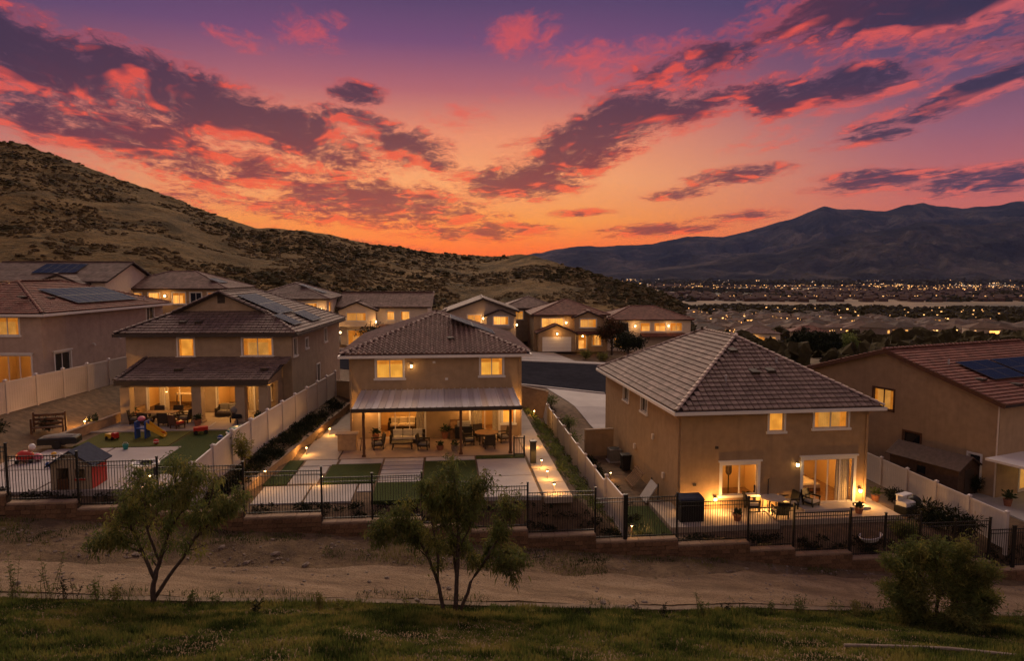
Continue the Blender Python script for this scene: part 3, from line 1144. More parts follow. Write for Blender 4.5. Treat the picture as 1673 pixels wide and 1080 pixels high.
def plane_frame(poly):
    p = [Vector(q) for q in poly]
    e = (p[1] - p[0]).normalized()
    n = Vector((0, 0, 0))
    for i in range(1, len(p) - 1):
        n += (p[i] - p[0]).cross(p[i + 1] - p[0])
    n.normalize()
    if n.z < 0:
        n = -n
    s = n.cross(e).normalized()
    if s.z < 0:
        s = -s
        e = -e
        # keep right handed
    e = s.cross(n).normalized()
    return p[0], e, s, n


def tile_rows(poly, w=0.33, course=0.36):
    """tile positions (a, b) on the plane, eave edge = first edge of poly"""
    o, e, s, n = plane_frame(poly)
    P = [((Vector(q) - o).dot(e), (Vector(q) - o).dot(s)) for q in poly]
    top = max(b for a, b in P)
    out = []
    k = 0
    while k * course < top - 0.1:
        b = min(k * course + 0.5 * course, top - 0.01)
        xs = []
        for (a0, b0), (a1, b1) in zip(P, P[1:] + P[:1]):
            if (b0 <= b < b1) or (b1 <= b < b0):
                xs.append(a0 + (a1 - a0) * (b - b0) / (b1 - b0))
        xs.sort()
        for lo, hi in zip(xs[::2], xs[1::2]):
            j = math.ceil((lo - 0.02) / w)
            while (j + 0.5) * w < hi + 0.02:
                out.append(((j + 0.5) * w, k * course))
                j += 1
        k += 1
    return (o, e, s, n), out


def lay_tiles(roof, planes, kind, m, single=0, capm=None, edges=(), w=0.33, course=0.36):
    """planes: list of (poly, priority); the first `single` tiles become objects of their own"""
    TV, TF = tile_template(kind, w, course + 0.07)
    VV, FF, tint = [], [], []
    cnt = 0
    off = 0
    tm = tile_mesh(kind, m)
    for poly, prio in planes:
        (o, e, s, n), pos = tile_rows(poly, w, course)
        B = np.array([list(e), list(s), list(n)])
        for a, b in pos:
            org = np.array(o) + a * B[0] + b * B[1] + 0.012 * B[2]
            jz = rng.uniform(-0.004, 0.006)
            if prio and cnt < single:
                ob = bpy.data.objects.new('roof_tile', tm)
                col.objects.link(ob)
                ob.parent = roof
                M = Matrix((tuple(e), tuple(s), tuple(n))).transposed().to_4x4()
                M.translation = Vector(org + jz * B[2])
                ob.matrix_local = M
                cnt += 1
            else:
                VV.append(TV @ B + org + jz * B[2])
                FF.append(TF + off)
                off += len(TV)
                tint.append(np.full(len(TV), rng.random()))
    if VV:
        me = np_mesh('roof_tiling', np.concatenate(VV), np.concatenate(FF), m, False)
        at = me.attributes.new('tint', 'FLOAT', 'POINT')
        at.data.foreach_set('value', np.concatenate(tint).astype(np.float32))
        ob = link(me, 'roof_tiling', roof)
        ob['kind'] = 'stuff'
    # hip and ridge caps
    if edges:
        cm = MB()
        V, F = cap_template()
        cm.add(V, F)
        cme = cm.mesh('ridge_tile', capm or m, True)
        for a, b in edges:
            a, b = Vector(a), Vector(b)
            d = (b - a)
            L = d.length
            d.normalize()
            x = d.cross(Vector((0, 0, 1))).normalized()
            z = x.cross(d).normalized()
            k = 0.0
            while k < L - 0.1:
                ob = bpy.data.objects.new('ridge_tile', cme)
                col.objects.link(ob)
                ob.parent = roof
                M = Matrix((tuple(x), tuple(d), tuple(z))).transposed().to_4x4()
                M.translation = a + d * k + z * 0.05
                ob.matrix_local = M
                k += 0.40


def roof_deck(planes, thick=0.10):
    mb = MB()
    for poly in planes:
        p = [Vector(q) for q in poly]
        mb.face([tuple(q) for q in p])
        mb.face([tuple(q - Vector((0, 0, thick))) for q in p][::-1])
        for a, b in zip(p, p[1:] + p[:1]):
            mb.face([tuple(a), tuple(b), tuple(b - Vector((0, 0, thick))), tuple(a - Vector((0, 0, thick)))])
    return mb


WALLS = {
    # maps (a along wall, n outward, z) into house coordinates
    'front': lambda W, D: (lambda p: (p[0], -p[1], p[2])),
    'left': lambda W, D: (lambda p: (-p[1], p[0], p[2])),
    'right': lambda W, D: (lambda p: (W + p[1], p[0], p[2])),
    'back': lambda W, D: (lambda p: (p[0], D + p[1], p[2])),
}


def wall_faces(mb, L, H, ops, z0=0.0, reveal=0.14):
    xs = sorted({0.0, L} | {o[0] for o in ops} | {o[1] for o in ops})
    zs = sorted({z0, H} | {o[2] for o in ops} | {o[3] for o in ops})
    for x0, x1 in zip(xs, xs[1:]):
        for a, b in zip(zs, zs[1:]):
            cx, cz = (x0 + x1) / 2, (a + b) / 2
            if any(o[0] < cx < o[1] and o[2] < cz < o[3] for o in ops):
                continue
            mb.face([(x0, 0, a), (x1, 0, a), (x1, 0, b), (x0, 0, b)])
    for o in ops:
        x0, x1, a, b = o[:4]
        r = -reveal
        mb.face([(x0, 0, a), (x1, 0, a), (x1, r, a), (x0, r, a)])
        mb.face([(x0, 0, b), (x1, 0, b), (x1, r, b), (x0, r, b)])
        mb.face([(x0, 0, a), (x0, 0, b), (x0, r, b), (x0, r, a)])
        mb.face([(x1, 0, a), (x1, 0, b), (x1, r, b), (x1, r, a)])


def window(root, T, x0, x1, z0, z1, fill, trim=white_trim, sill=True, panes=2, tw=0.11, head=False, name='window', plain=False):
    """trim frame; sub-parts sill, mullion, pane, blind"""
    fm = MB(T)
    p = 0.045
    bx0, bx1 = x0 - tw, x1 + tw
    fm.box(bx0, -0.02, z0, x0, p, z1)
    fm.box(x1, -0.02, z0, bx1, p, z1)
    fm.box(bx0, -0.02, z1, bx1, p + 0.002, z1 + tw)
    if not sill:
        fm.box(bx0, -0.02, z0 - tw, bx1, p + 0.002, z0)
    # sash
    s = 0.045
    fm.box(x0, -0.10, z0, x0 + s, -0.05, z1)
    fm.box(x1 - s, -0.10, z0, x1, -0.05, z1)
    fm.box(x0 + s, -0.10, z0, x1 - s, -0.05, z0 + s)
    fm.box(x0 + s, -0.10, z1 - s, x1 - s, -0.05, z1)
    w = fm.build(name, trim, root)
    if sill:
        m = MB(T)
        m.box(bx0 - 0.07, -0.02, z0 - 0.13, bx1 + 0.07, p + 0.05, z0)
        m.build('sill', trim, w)
    if head:
        m = MB(T)
        m.box(bx0 - 0.08, -0.02, z1 + tw + 0.001, bx1 + 0.08, p + 0.06, z1 + tw + 0.09)
        m.build('head_trim', trim, w)
    xs = [x0 + s + (x1 - x0 - 2 * s) * k / panes for k in range(panes + 1)]
    if not plain:
        for k in range(1, panes):
            m = MB(T)
            m.box(xs[k] - 0.03, -0.10, z0 + s, xs[k] + 0.03, -0.045, z1 - s)
            m.build('mullion', trim, w)
        for k in range(panes):
            m = MB(T)
            lo, hi = xs[k] + (0.03 if k else 0), xs[k + 1] - (0.03 if k < panes - 1 else 0)
            m.face([(lo, -0.075, z0 + s), (hi, -0.075, z0 + s), (hi, -0.075, z1 - s), (lo, -0.075, z1 - s)])
            m.build('pane', glass_dark if fill == 'dark' else glass_clear, w)
    if fill not in ('dark', 'room'):
        m = MB(T)
        m.face([(x0, -0.135, z0), (x1, -0.135, z0), (x1, -0.135, z1), (x0, -0.135, z1)])
        m.build('blind', fill, w)
        if not plain and x1 - x0 > 0.6:
            # part-drawn shade above and drapes at the sides
            dr = rng.choice([0.0, 0.0, 0.12, 0.25, 0.4]) * (z1 - z0)
            if dr:
                m = MB(T)
                m.box(x0 + s, -0.128, z1 - dr, x1 - s, -0.118, z1 - s * 0.5)
                m.build('shade', lit_curtain, w)
            if rng.random() < 0.7:
                for sd in rng.choice([(0,), (1,), (0, 1), (0, 1)]):
                    wd = (x1 - x0) * rng.uniform(0.10, 0.2)
                    a = x0 + s if sd == 0 else x1 - s - wd
                    nf = 6
                    m = MB(T)
                    for q in range(nf):
                        xa, xb = a + wd * q / nf, a + wd * (q + 1) / nf
                        na, nb = (-0.116, -0.104) if q % 2 else (-0.104, -0.116)
                        m.face([(xa, na, z0 + 0.01), (xb, nb, z0 + 0.01), (xb, nb, z1 - 0.01), (xa, na, z1 - 0.01)])
                    m.build('drape', lit_curtain, w)
    elif fill == 'dark' and plain:
        m = MB(T)
        m.face([(x0, -0.075, z0), (x1, -0.075, z0), (x1, -0.075, z1), (x0, -0.075, z1)])
        m.build('pane', glass_dark, w)
    return w


def room(root, T, x0, x1, zc, depth, watts, floor_z=0.02, light=None, colr=(1.0, 0.44, 0.10), curtains=()):
    """lit room behind a glazed opening: walls, floor, ceiling, a lamp on the ceiling"""
    n0 = -0.142
    m = MB(T)
    m.face([(x0, -depth, floor_z), (x1, -depth, floor_z), (x1, -depth, zc), (x0, -depth, zc)])
    m.face([(x0, n0, floor_z), (x0, -depth, floor_z), (x0, -depth, zc), (x0, n0, zc)])
    m.face([(x1, n0, floor_z), (x1, -depth, floor_z), (x1, -depth, zc), (x1, n0, zc)])
    m.face([(x0, n0, zc), (x1, n0, zc), (x1, -depth, zc), (x0, -depth, zc)])
    m.face([(x0, n0, floor_z), (x1, n0, floor_z), (x1, -depth, floor_z), (x0, -depth, floor_z)], 1)
    r = m.build('room', [room_wall, room_floor], root)
    lx = (x0 + x1) / 2 if light is None else light[0]
    ly = -depth * 0.5 if light is None else light[1]
    lz = zc - 0.22 if light is None else light[2]
    lm = MB(T)
    c = (lx, ly, lz + 0.12)
    pts = []
    lm.blob(c, (0.16, 0.16, 0.05), 8, 4)
    lm.build('ceiling_lamp', bulb, r)
    q = T((lx, ly, lz))
    point_light('room_light', r, q, watts, colr, 0.10)
    for a, b in curtains:
        cm = MB(T)
        k = 0
        nseg = max(4, int((b - a) / 0.06))
        pts = [(a + (b - a) * i / nseg, -0.24 + 0.035 * (i % 2)) for i in range(nseg + 1)]
        for (xa, na), (xb, nb) in zip(pts, pts[1:]):
            cm.face([(xa, na, floor_z + 0.03), (xb, nb, floor_z + 0.03), (xb, nb, zc - 0.1), (xa, na, zc - 0.1)])
        cm.build('curtain', curtain, r)
    return r


solar_cell = None


def solar_mat():
    m = bpy.data.materials.new('solar_cells')
    m.use_nodes = True
    T = NT(m.node_tree)
    b = m.node_tree.nodes['Principled BSDF']
    tc = T.n('ShaderNodeTexCoord')
    br = T.n('ShaderNodeTexBrick')
    br.offset = 0.0
    br.inputs['Color1'].default_value = (0.014, 0.024, 0.062, 1)
    br.inputs['Color2'].default_value = (0.02, 0.032, 0.08, 1)
    br.inputs['Mortar'].default_value = (0.045, 0.055, 0.09, 1)
    br.inputs['Scale'].default_value = 1.0
    br.inputs['Mortar Size'].default_value = 0.006
    br.inputs['Brick Width'].default_value = 0.165
    br.inputs['Row Height'].default_value = 0.165
    T.link(tc.outputs['Object'], br.inputs['Vector'])
    T.link(br.outputs[0], b.inputs['Base Color'])
    b.inputs['Roughness'].default_value = 0.45
    b.inputs['IOR'].default_value = 1.1
    b.inputs['Specular IOR Level'].default_value = 0.03
    return m


SOLAR = solar_mat()
alu = mat('aluminium', (0.45, 0.45, 0.47), 0.4, 0.1, metal=0.6)
alu_dark = mat('dark_rail', (0.07, 0.07, 0.085), 0.6, 0.1, spec=0.1)
_sp = {}


def solar_panel_mesh(w, h):
    key = (w, h)
    if key not in _sp:
        m = MB()
        m.box(0.03, 0.03, 0.02, w - 0.03, h - 0.03, 0.036, 0)
        m.box(0, 0, 0, w, 0.03, 0.04, 1)
        m.box(0, h - 0.03, 0, w, h, 0.04, 1)
        m.box(0, 0.03, 0, 0.03, h - 0.03, 0.04, 1)
        m.box(w - 0.03, 0.03, 0, w, h - 0.03, 0.04, 1)
        _sp[key] = m.mesh('solar_panel', [SOLAR, alu_dark])
    return _sp[key]


def solar(roof, poly, a0, b0, cols, rows, w=1.0, h=1.65, skip=()):
    """panels on a roof plane, (a0, b0) metres along / up from the plane's first corner"""
    o, e, s, n = plane_frame(poly)
    me = solar_panel_mesh(w, h)
    for i in range(cols):
        for j in range(rows):
            if (i, j) in skip:
                continue
            ob = bpy.data.objects.new('solar_panel', me)
            col.objects.link(ob)
            ob.parent = roof
            M = Matrix((tuple(e), tuple(s), tuple(n))).transposed().to_4x4()
            M.translation = o + e * (a0 + i * (w + 0.015)) + s * (b0 + j * (h + 0.015)) + n * 0.19
            ob.matrix_local = M


def on_plane(poly, a, b, up=0.0):
    o, e, s, n = plane_frame(poly)
    return o + e * a + s * b + n * up


def roof_vents(roof, poly, spots):
    """low roof vents and plumbing stacks"""
    o, e, s, n = plane_frame(poly)
    M = Matrix((tuple(e), tuple(s), tuple(n))).transposed().to_4x4()
    for a, b, kind in spots:
        m = MB()
        if kind == 'vent':
            m.add([(-0.26, -0.2, 0.0), (0.26, -0.2, 0.0), (0.26, 0.32, 0.0), (-0.26, 0.32, 0.0), (-0.22, -0.2, 0.2), (0.22, -0.2, 0.2), (0.2, 0.3, 0.05), (-0.2, 0.3, 0.05)],
                  [(0, 1, 5, 4), (1, 2, 6, 5), (2, 3, 7, 6), (3, 0, 4, 7), (4, 5, 6, 7)])
            ob = m.build('roof_vent', dark_trim, roof)
            MM = M.copy()
            MM.translation = o + e * a + s * b + n * 0.06
            ob.matrix_local = MM
        else:
            m.tube([(0, 0, -0.1), (0, 0, 0.42)], 0.06, 8)
            ob = m.build('vent_pipe', alu, roof)
            ob.location = o + e * a + s * b


def hip_planes(W, D, H, pitch, ov):
    h = (W / 2 + ov)
    rise = h * pitch
    x0, x1, y0, y1 = -ov, W + ov, -ov, D + ov
    zr = H + rise
    A = (x0, y0, H); B = (x1, y0, H); C = (x1, y1, H); E = (x0, y1, H)
    P = (W / 2, y0 + h, zr); Q = (W / 2, y1 - h, zr)
    return {'front': [A, B, P], 'right': [B, C, Q, P], 'back': [C, E, Q], 'left': [E, A, P, Q]}, [(A, P), (B, P), (C, Q), (E, Q), (P, Q)]


def gutter(root, pts, m=white_trim, w=0.13, h=0.17, name='gutter'):
    for a, b in zip(pts, pts[1:]):
        mb = MB()
        d = (Vector(b) - Vector(a)).normalized() * (w / 2 - 0.003)
        mb.bar(Vector(a) - d, Vector(b) + d * 0.98, w, h)
        mb.build(name, m, root)


def shell(root, W, D, H, ops, m, z0=-0.4):
    """the four outside walls with their openings; returns wall transforms"""
    mb = {}
    wm = MB()
    TT = {}
    for side in ('front', 'left', 'right', 'back'):
        T = WALLS[side](W, D)
        TT[side] = T
        w = MB(T)
        wall_faces(w, W if side in ('front', 'back') else D, H, ops.get(side, []), z0)
        o = len(wm.v)
        wm.v += w.v
        wm.f += [[i + o for i in f] for f in w.f]
        wm.m += w.m
    wm.build('wall', m, root)
    return TT


def sconce(root, T, a, z, watts=10, lamp=True):
    m = MB(T)
    m.box(a - 0.06, 0.0, z - 0.12, a + 0.06, 0.05, z + 0.14)
    m.box(a - 0.08, 0.05, z + 0.12, a + 0.08, 0.22, z + 0.16)
    s = m.build('wall_lamp', dark_trim, root)
    b = MB(T)
    b.box(a - 0.055, 0.07, z - 0.06, a + 0.055, 0.18, z + 0.115)
    b.build('lamp_glass', bulb, s)
    if lamp:
        point_light('wall_lamp_light', s, T((a, 0.55, z - 0.05)), watts)
    return s


def house_root(name, label, X, Y, z, rot):
    return thing(name, label, 'house', (X, Y, z), R(rot))


# ---------------------------------------------------------------- middle house with the ribbed patio cover
def house_middle():
    W, D, H = 11.1, 13.6, 5.55
    h = house_root('stucco_house', 'tan two-storey house with white ribbed patio cover on brown posts, centre', -10.42, 43.3, 0.0, 5.7)
    ops = {'front': [(1.72, 3.42, 4.0, 5.2), (8.42, 9.86, 4.08, 5.24), (1.9, 4.75, 0.08, 2.35), (7.75, 9.6, 0.08, 2.3), (9.85, 10.6, 0.9, 2.2)],
           'right': [(3.0, 3.8, 4.1, 5.1)]}
    T = shell(h, W, D, H, ops, stucco_tan)
    f = T['front']
    window(h, f, *ops['front'][0], lit_strong, panes=2)
    window(h, f, *ops['front'][1], lit_strong, panes=2)
    window(h, f, *ops['front'][2], 'room', panes=3, sill=False, name='sliding_door')
    window(h, f, *ops['front'][3], 'room', panes=2, sill=False, name='sliding_door')
    window(h, f, *ops['front'][4], lit_strong, panes=1)
    window(h, T['right'], *ops['right'][0], 'dark', panes=2)
    room(h, f, 1.2, 6.0, 2.7, 4.2, 190, curtains=[(4.2, 4.7)])
    room(h, f, 6.9, 9.75, 2.7, 3.6, 80, curtains=[(7.8, 8.5), (9.2, 9.55)])
    pl, ed = hip_planes(W, D, H + 0.02, 0.37, 0.5)
    roof = roof_deck(pl.values()).build('roof', deck_dark, h)
    lay_tiles(roof, [(pl['front'], 1), (pl['right'], 0), (pl['left'], 0), (pl['back'], 0)], 'barrel', tile_brown, 300, edges=ed, w=0.33)
    z = H - 0.10
    o = 0.56
    gutter(h, [(-o, -o, z), (W + o, -o, z), (W + o, D + o, z)])
    gutter(h, [(-o, D + o, z), (-o, -o + 0.14, z)])
    roof_vents(roof, pl['front'], [(7.0, 2.1, 'vent')])
    solar(roof, pl['right'], 3.3, 2.2, 4, 2)
    # patio cover
    c = 4.55
    pc0, pc1, zf, zw = 0.72, 10.55, 2.92, 3.22
    rf = MB()
    rf.add([(pc0, -c, zf), (pc1, -c, zf), (pc1, -0.02, zw), (pc0, -0.02, zw), (pc0, -c, zf - 0.05), (pc1, -c, zf - 0.05), (pc1, -0.02, zw - 0.05), (pc0, -0.02, zw - 0.05)],
           [(0, 1, 2, 3), (7, 6, 5, 4), (0, 4, 5, 1), (1, 5, 6, 2), (2, 6, 7, 3), (3, 7, 4, 0)])
    cov = rf.build('patio_cover', white_trim, h)
    n = 26
    wv = (pc1 - pc0) / n
    vals = [mat('cover_panel_a', (0.60, 0.56, 0.54), 0.35, 0.1), mat('cover_panel_b', (0.48, 0.43, 0.41), 0.35, 0.12), mat('cover_panel_c', (0.55, 0.45, 0.38), 0.35, 0.1)]
    mesh = {}
    for k in range(3):
        m = MB()
        sl = (zw - zf)
        for x0, x1, hh in ((0.012, wv - 0.09, 0.02), (wv - 0.085, wv - 0.012, 0.075)):
            m.add([(x0, -c - 0.04, zf - 0.002), (x1, -c - 0.04, zf - 0.002), (x1, -0.03, zw), (x0, -0.03, zw),
                   (x0, -c - 0.04, zf + hh), (x1, -c - 0.04, zf + hh), (x1, -0.03, zw + hh), (x0, -0.03, zw + hh)],
                  [(4, 5, 6, 7), (0, 1, 5, 4), (1, 2, 6, 5), (2, 3, 7, 6), (3, 0, 4, 7)])
        mesh[k] = m.mesh('cover_panel', vals[k])
    for k in range(n):
        link(mesh[rng.choice([0, 0, 0, 1, 1, 2])], 'cover_panel', cov, (pc0 + k * wv, 0, 0))
    m = MB()
    m.box(pc0 - 0.05, -c - 0.12, zf - 0.2, pc1 + 0.05, -c - 0.045, zf + 0.03)
    m.box(pc0 - 0.05, -c - 0.044, zf - 0.2, pc0 - 0.002, -0.1, zf - 0.02)
    m.box(pc1 + 0.002, -c - 0.044, zf - 0.2, pc1 + 0.05, -0.1, zf - 0.02)
    m.build('fascia', dark_trim, cov)
    m = MB()
    m.box(pc0, -c + 0.18, zf - 0.24, pc1, -c + 0.32, zf - 0.055)
    m.build('beam', wood_post, cov)
    for x in (1.35, 7.0, 9.95):
        m = MB()
        m.box(x - 0.075, -c + 0.17, 0.02, x + 0.075, -c + 0.33, zf - 0.245)
        m.box(x - 0.11, -c + 0.13, 0.0, x + 0.11, -c + 0.37, 0.16)
        m.build('post', wood_post, cov)
    for a in (0.14, 10.96):
        m = MB(f)
        m.tube([(a, 0.45, H - 0.2), (a, 0.06, H - 0.55), (a, 0.06, 0.15), (a, 0.2, 0.05)], 0.04, 6)
        m.build('downpipe', stucco_tan, h)
    for a, z in ((6.2, 3.9), (5.4, 5.0)):
        m = MB(f)
        m.box(a - 0.09, 0.001, z - 0.07, a + 0.09, 0.04, z + 0.07)
        m.build('wall_vent', white_trim, h)
    sconce(h, f, 1.15, 2.15, 60)
    sconce(h, f, 7.35, 2.15, 40)
    sconce(h, f, 10.85, 2.15, 60)
    sconce(h, f, 3.95, 4.75, 5)
    # ceiling spots under the cover
    for x, yy in ((3.0, -2.3), (8.8, -2.3)):
        m = MB()
        m.lathe([(0.09, -0.03), (0.09, 0.0)], 10, (x, yy, 2.97))
        d = m.build('down_light', bulb, cov)
        point_light('cover_light', d, (x, yy, 2.82), 60)
    return h


# ---------------------------------------------------------------- right-hand house, bare back wall, big hip roof
def house_right():
    W, D, H = 10.75, 15.6, 5.5
    h = house_root('stucco_house', 'brown two-storey house with big tiled hip roof and lit sliding door at right', 9.02, 35.8, -2.0, 7.0)
    ops = {'front': [(4.95, 5.78, 4.2, 5.3), (7.55, 9.5, 4.3, 5.32), (2.35, 4.35, 0.75, 2.42), (7.0, 9.95, 0.12, 2.55)],
           'left': [(5.7, 6.9, 4.1, 5.3), (9.6, 10.8, 4.1, 5.3)]}
    T = shell(h, W, D, H, ops, stucco_brown)
    f = T['front']
    window(h, f, *ops['front'][0], lit_warm, panes=1)
    window(h, f, *ops['front'][1], lit_soft, panes=2)
    window(h, f, *ops['front'][2], 'room', panes=2, head=True, tw=0.16)
    window(h, f, *ops['front'][3], 'room', panes=4, sill=False, name='sliding_door', head=True, tw=0.16)
    window(h, T['left'], *ops['left'][0], 'dark', panes=2)
    window(h, T['left'], *ops['left'][1], 'dark', panes=2)
    room(h, f, 1.6, 5.3, 2.62, 3.4, 130)
    room(h, f, 5.9, 10.5, 2.7, 4.6, 190, curtains=[(9.05, 9.85)], light=(8.0, -2.2, 2.4))
    pl, ed = hip_planes(W, D, H + 0.02, 0.57, 0.5)
    roof = roof_deck(pl.values()).build('roof', deck_dark, h)
    lay_tiles(roof, [(pl['front'], 1), (pl['left'], 0), (pl['right'], 0), (pl['back'], 0)], 'flat', tile_mauve, 300, capm=tile_pale, edges=ed, w=0.36, course=0.38)
    z = H - 0.10
    o = 0.56
    gutter(h, [(-o, D + o, z), (-o, -o, z), (W + o, -o, z), (W + o, D + o, z)])
    roof_vents(roof, pl['front'], [(5.6, 3.1, 'vent'), (6.6, 3.2, 'vent'), (3.6, 2.3, 'pipe'), (7.3, 3.9, 'pipe'), (5.1, 5.2, 'vent')])
    m = MB(f)
    m.tube([(4.98, 0.05, 0.0), (4.98, 0.05, 1.55), (4.98, 0.12, 1.6)], 0.03, 6)
    m.build('riser_pipe', dark_trim, h)
    for a, z, w in ((0.35, 0.45, 45), (1.95, 0.55, 130), (4.75, 0.55, 130), (10.35, 0.7, 110)):
        sconce(h, f, a, z, w)
    sconce(h, f, 6.6, 2.3, 0, lamp=False)
    for a, side in ((0.15, 'left'), (10.6, 'front')):
        m = MB(T[side])
        m.tube([(a, 0.45, H - 0.2), (a, 0.06, H - 0.55), (a, 0.06, 0.15), (a, 0.2, 0.05)], 0.04, 6)
        m.build('downpipe', stucco_brown, h)
    for a, z in ((2.0, 3.4), (6.4, 0.4), (0.8, 1.4)):
        m = MB(f)
        m.box(a - 0.09, 0.001, z - 0.07, a + 0.09, 0.035, z + 0.07)
        m.build('wall_vent', dark_trim, h)
    for t, z in ((2.5, 1.2), (8.0, 1.5), (4.4, 3.0)):
        m = MB(T['left'])
        m.box(t - 0.12, 0.001, z - 0.16, t + 0.12, 0.12, z + 0.16)
        m.build('utility_box', stucco_cream, h)
    m = MB(f)
    m.box(6.6, 0.001, -0.05, 10.4, 1.0, 0.10)
    m.build('door_step', concrete, h)
    return h


# ---------------------------------------------------------------- left house with tiled lean-to porch and front gablet
def house_left():
    W, D, H = 11.3, 15.2, 5.55
    h = house_root('stucco_house', 'taupe two-storey house with tiled porch on square columns and gablet roof, left', -26.62, 46.8, 1.04, 2.0)
    ops = {'front': [(3.55, 4.6, 3.95, 5.2), (7.95, 9.95, 3.98, 5.22), (1.35, 4.6, 0.08, 2.4), (6.1, 8.6, 0.08, 2.4), (9.1, 9.75, 0.9, 2.2)],
           'right': [(0.5, 1.3, 3.9, 5.1), (3.6, 4.3, 4.1, 4.8), (9.5, 10.3, 4.0, 5.1), (6.8, 7.7, 0.9, 2.4)]}
    T = shell(h, W, D, H, ops, stucco_taupe)
    f = T['front']
    window(h, f, *ops['front'][0], lit_warm, panes=1)
    window(h, f, *ops['front'][1], lit_soft, panes=2)
    window(h, f, *ops['front'][2], 'room', panes=3, sill=False, name='sliding_door')
    window(h, f, *ops['front'][3], 'room', panes=2, sill=False, name='sliding_door')
    window(h, f, *ops['front'][4], lit_warm, panes=1)
    for k in range(4):
        window(h, T['right'], *ops['right'][k], 'dark', panes=1 if k < 3 else 2)
    room(h, f, 0.5, 5.2, 2.65, 4.0, 140, curtains=[(2.0, 2.7)])
    room(h, f, 5.6, 8.95, 2.65, 3.6, 110, curtains=[(8.15, 8.55)])
    # roof: hip with a gablet at the back-yard end
    ov, pitch = 0.5, 0.45
    hw = W / 2 + ov
    z0 = H + 0.02
    zr = z0 + hw * pitch
    g = 2.9                                    # how far in the gablet starts
    zg = z0 + g * pitch
    A = (-ov, -ov, z0); B = (W + ov, -ov, z0); C = (W + ov, D + ov, z0); E = (-ov, D + ov, z0)
    GA = (-ov + g, -ov + g, zg); GB = (W + ov - g, -ov + g, zg)
    P = (W / 2, -ov + g - 0.35, zr); Q = (W / 2, D + ov - hw, zr)
    GA2 = (GA[0], GA[1] - 0.35, zg); GB2 = (GB[0], GB[1] - 0.35, zg)
    front = [A, B, GB, GA]
    right = [B, C, Q, P, GB2, GB]
    left = [E, A, GA, GA2, P, Q]
    back = [C, E, Q]
    roof = roof_deck([front, right, left, back]).build('roof', deck_dark, h)
    lay_tiles(roof, [(front, 1), (right, 0), (left, 0), (back, 0)], 'flat', tile_grey, 220, edges=[(B, GB), (A, GA), (GA2, P), (GB2, P), (P, Q), (C, Q), (E, Q)], w=0.36, course=0.38)
    m = MB()
    yg = -ov + g + 0.05
    m.face([(GA[0] + 0.12, yg, zg + 0.02), (GB[0] - 0.12, yg, zg + 0.02), (W / 2, yg, zr - 0.12)])
    gw = m.build('gable_wall', stucco_taupe, roof)
    m = MB()
    for k in range(5):
        m.box(W / 2 - 0.22, yg - 0.05, zg + 0.72 + k * 0.11, W / 2 + 0.22, yg - 0.012, zg + 0.78 + k * 0.11)
    m.box(W / 2 - 0.27, yg - 0.012, zg + 0.66, W / 2 + 0.27, yg - 0.004, zg + 1.3)
    m.build('gable_louvre', dark_trim, roof)
    z = H - 0.1
    o = 0.55
    gutter(h, [(-o, D, z), (-o, -o, z), (W + o, -o, z), (W + o, D, z)], dark_trim, 0.1, 0.2, 'fascia')
    roof_vents(roof, front, [(4.1, 1.5, 'vent'), (5.2, 1.5, 'vent')])
    solar(roof, right, 3.2, 2.4, 4, 2)
    solar(roof, right, 1.6, 0.7, 2, 1, skip=())
    solar(roof, right, 6.2, 0.6, 3, 1)
    # porch
    c = 3.9
    lx0, lx1, zf, zw = 1.2, 10.85, 2.85, 3.85
    lean = [(lx0, -c, zf), (lx1, -c, zf), (lx1 + 0.35, -0.03, zw), (lx0 + 0.15, -0.03, zw)]
    pr = roof_deck([lean], 0.09).build('porch_roof', deck_dark, h)
    lay_tiles(pr, [(lean, 1)], 'flat', tile_grey, 120, edges=[(lean[0], lean[3])], w=0.36, course=0.38)
    roof_vents(pr, lean, [(3.4, 1.6, 'vent'), (9.0, 1.6, 'vent')])
    m = MB()
    m.box(lx0 - 0.02, -c - 0.07, zf - 0.28, lx1 + 0.02, -c - 0.012, zf + 0.01)
    m.build('fascia', dark_trim, pr)
    m = MB()
    m.box(lx0 + 0.3, -c + 0.2, zf - 0.42, lx1 - 0.25, -c + 0.62, zf - 0.09)
    m.build('porch_beam', stucco_taupe, pr)
    for x in (1.75, 6.25, 9.0, 10.5):
        m = MB()
        m.box(x - 0.3, -c + 0.12, -0.02, x + 0.3, -c + 0.70, zf - 0.425)
        m.bbox(x - 0.36, -c + 0.06, -0.03, x + 0.36, -c + 0.76, 0.25, 0.04)
        m.build('column', stucco_taupe, pr)
    m = MB()
    m.add([(10.6, -c + 0.7, zf - 0.42), (10.6, -0.02, zf - 0.42), (10.6, -0.02, zw - 0.12), (10.6, -c + 0.7, zf + 0.05)], [(0, 1, 2, 3)])
    m.box(10.45, -1.2, -0.02, 10.65, -0.02, zf - 0.43)
    m.build('porch_side_wall', stucco_taupe, pr)
    for x, w in ((3.4, 190), (7.6, 190)):
        m = MB()
        m.lathe([(0.1, -0.04), (0.1, 0.0)], 10, (x, -1.9, 2.72))
        d = m.build('down_light', bulb, pr)
        point_light('porch_light', d, (x, -1.9, 2.5), w)
    return h


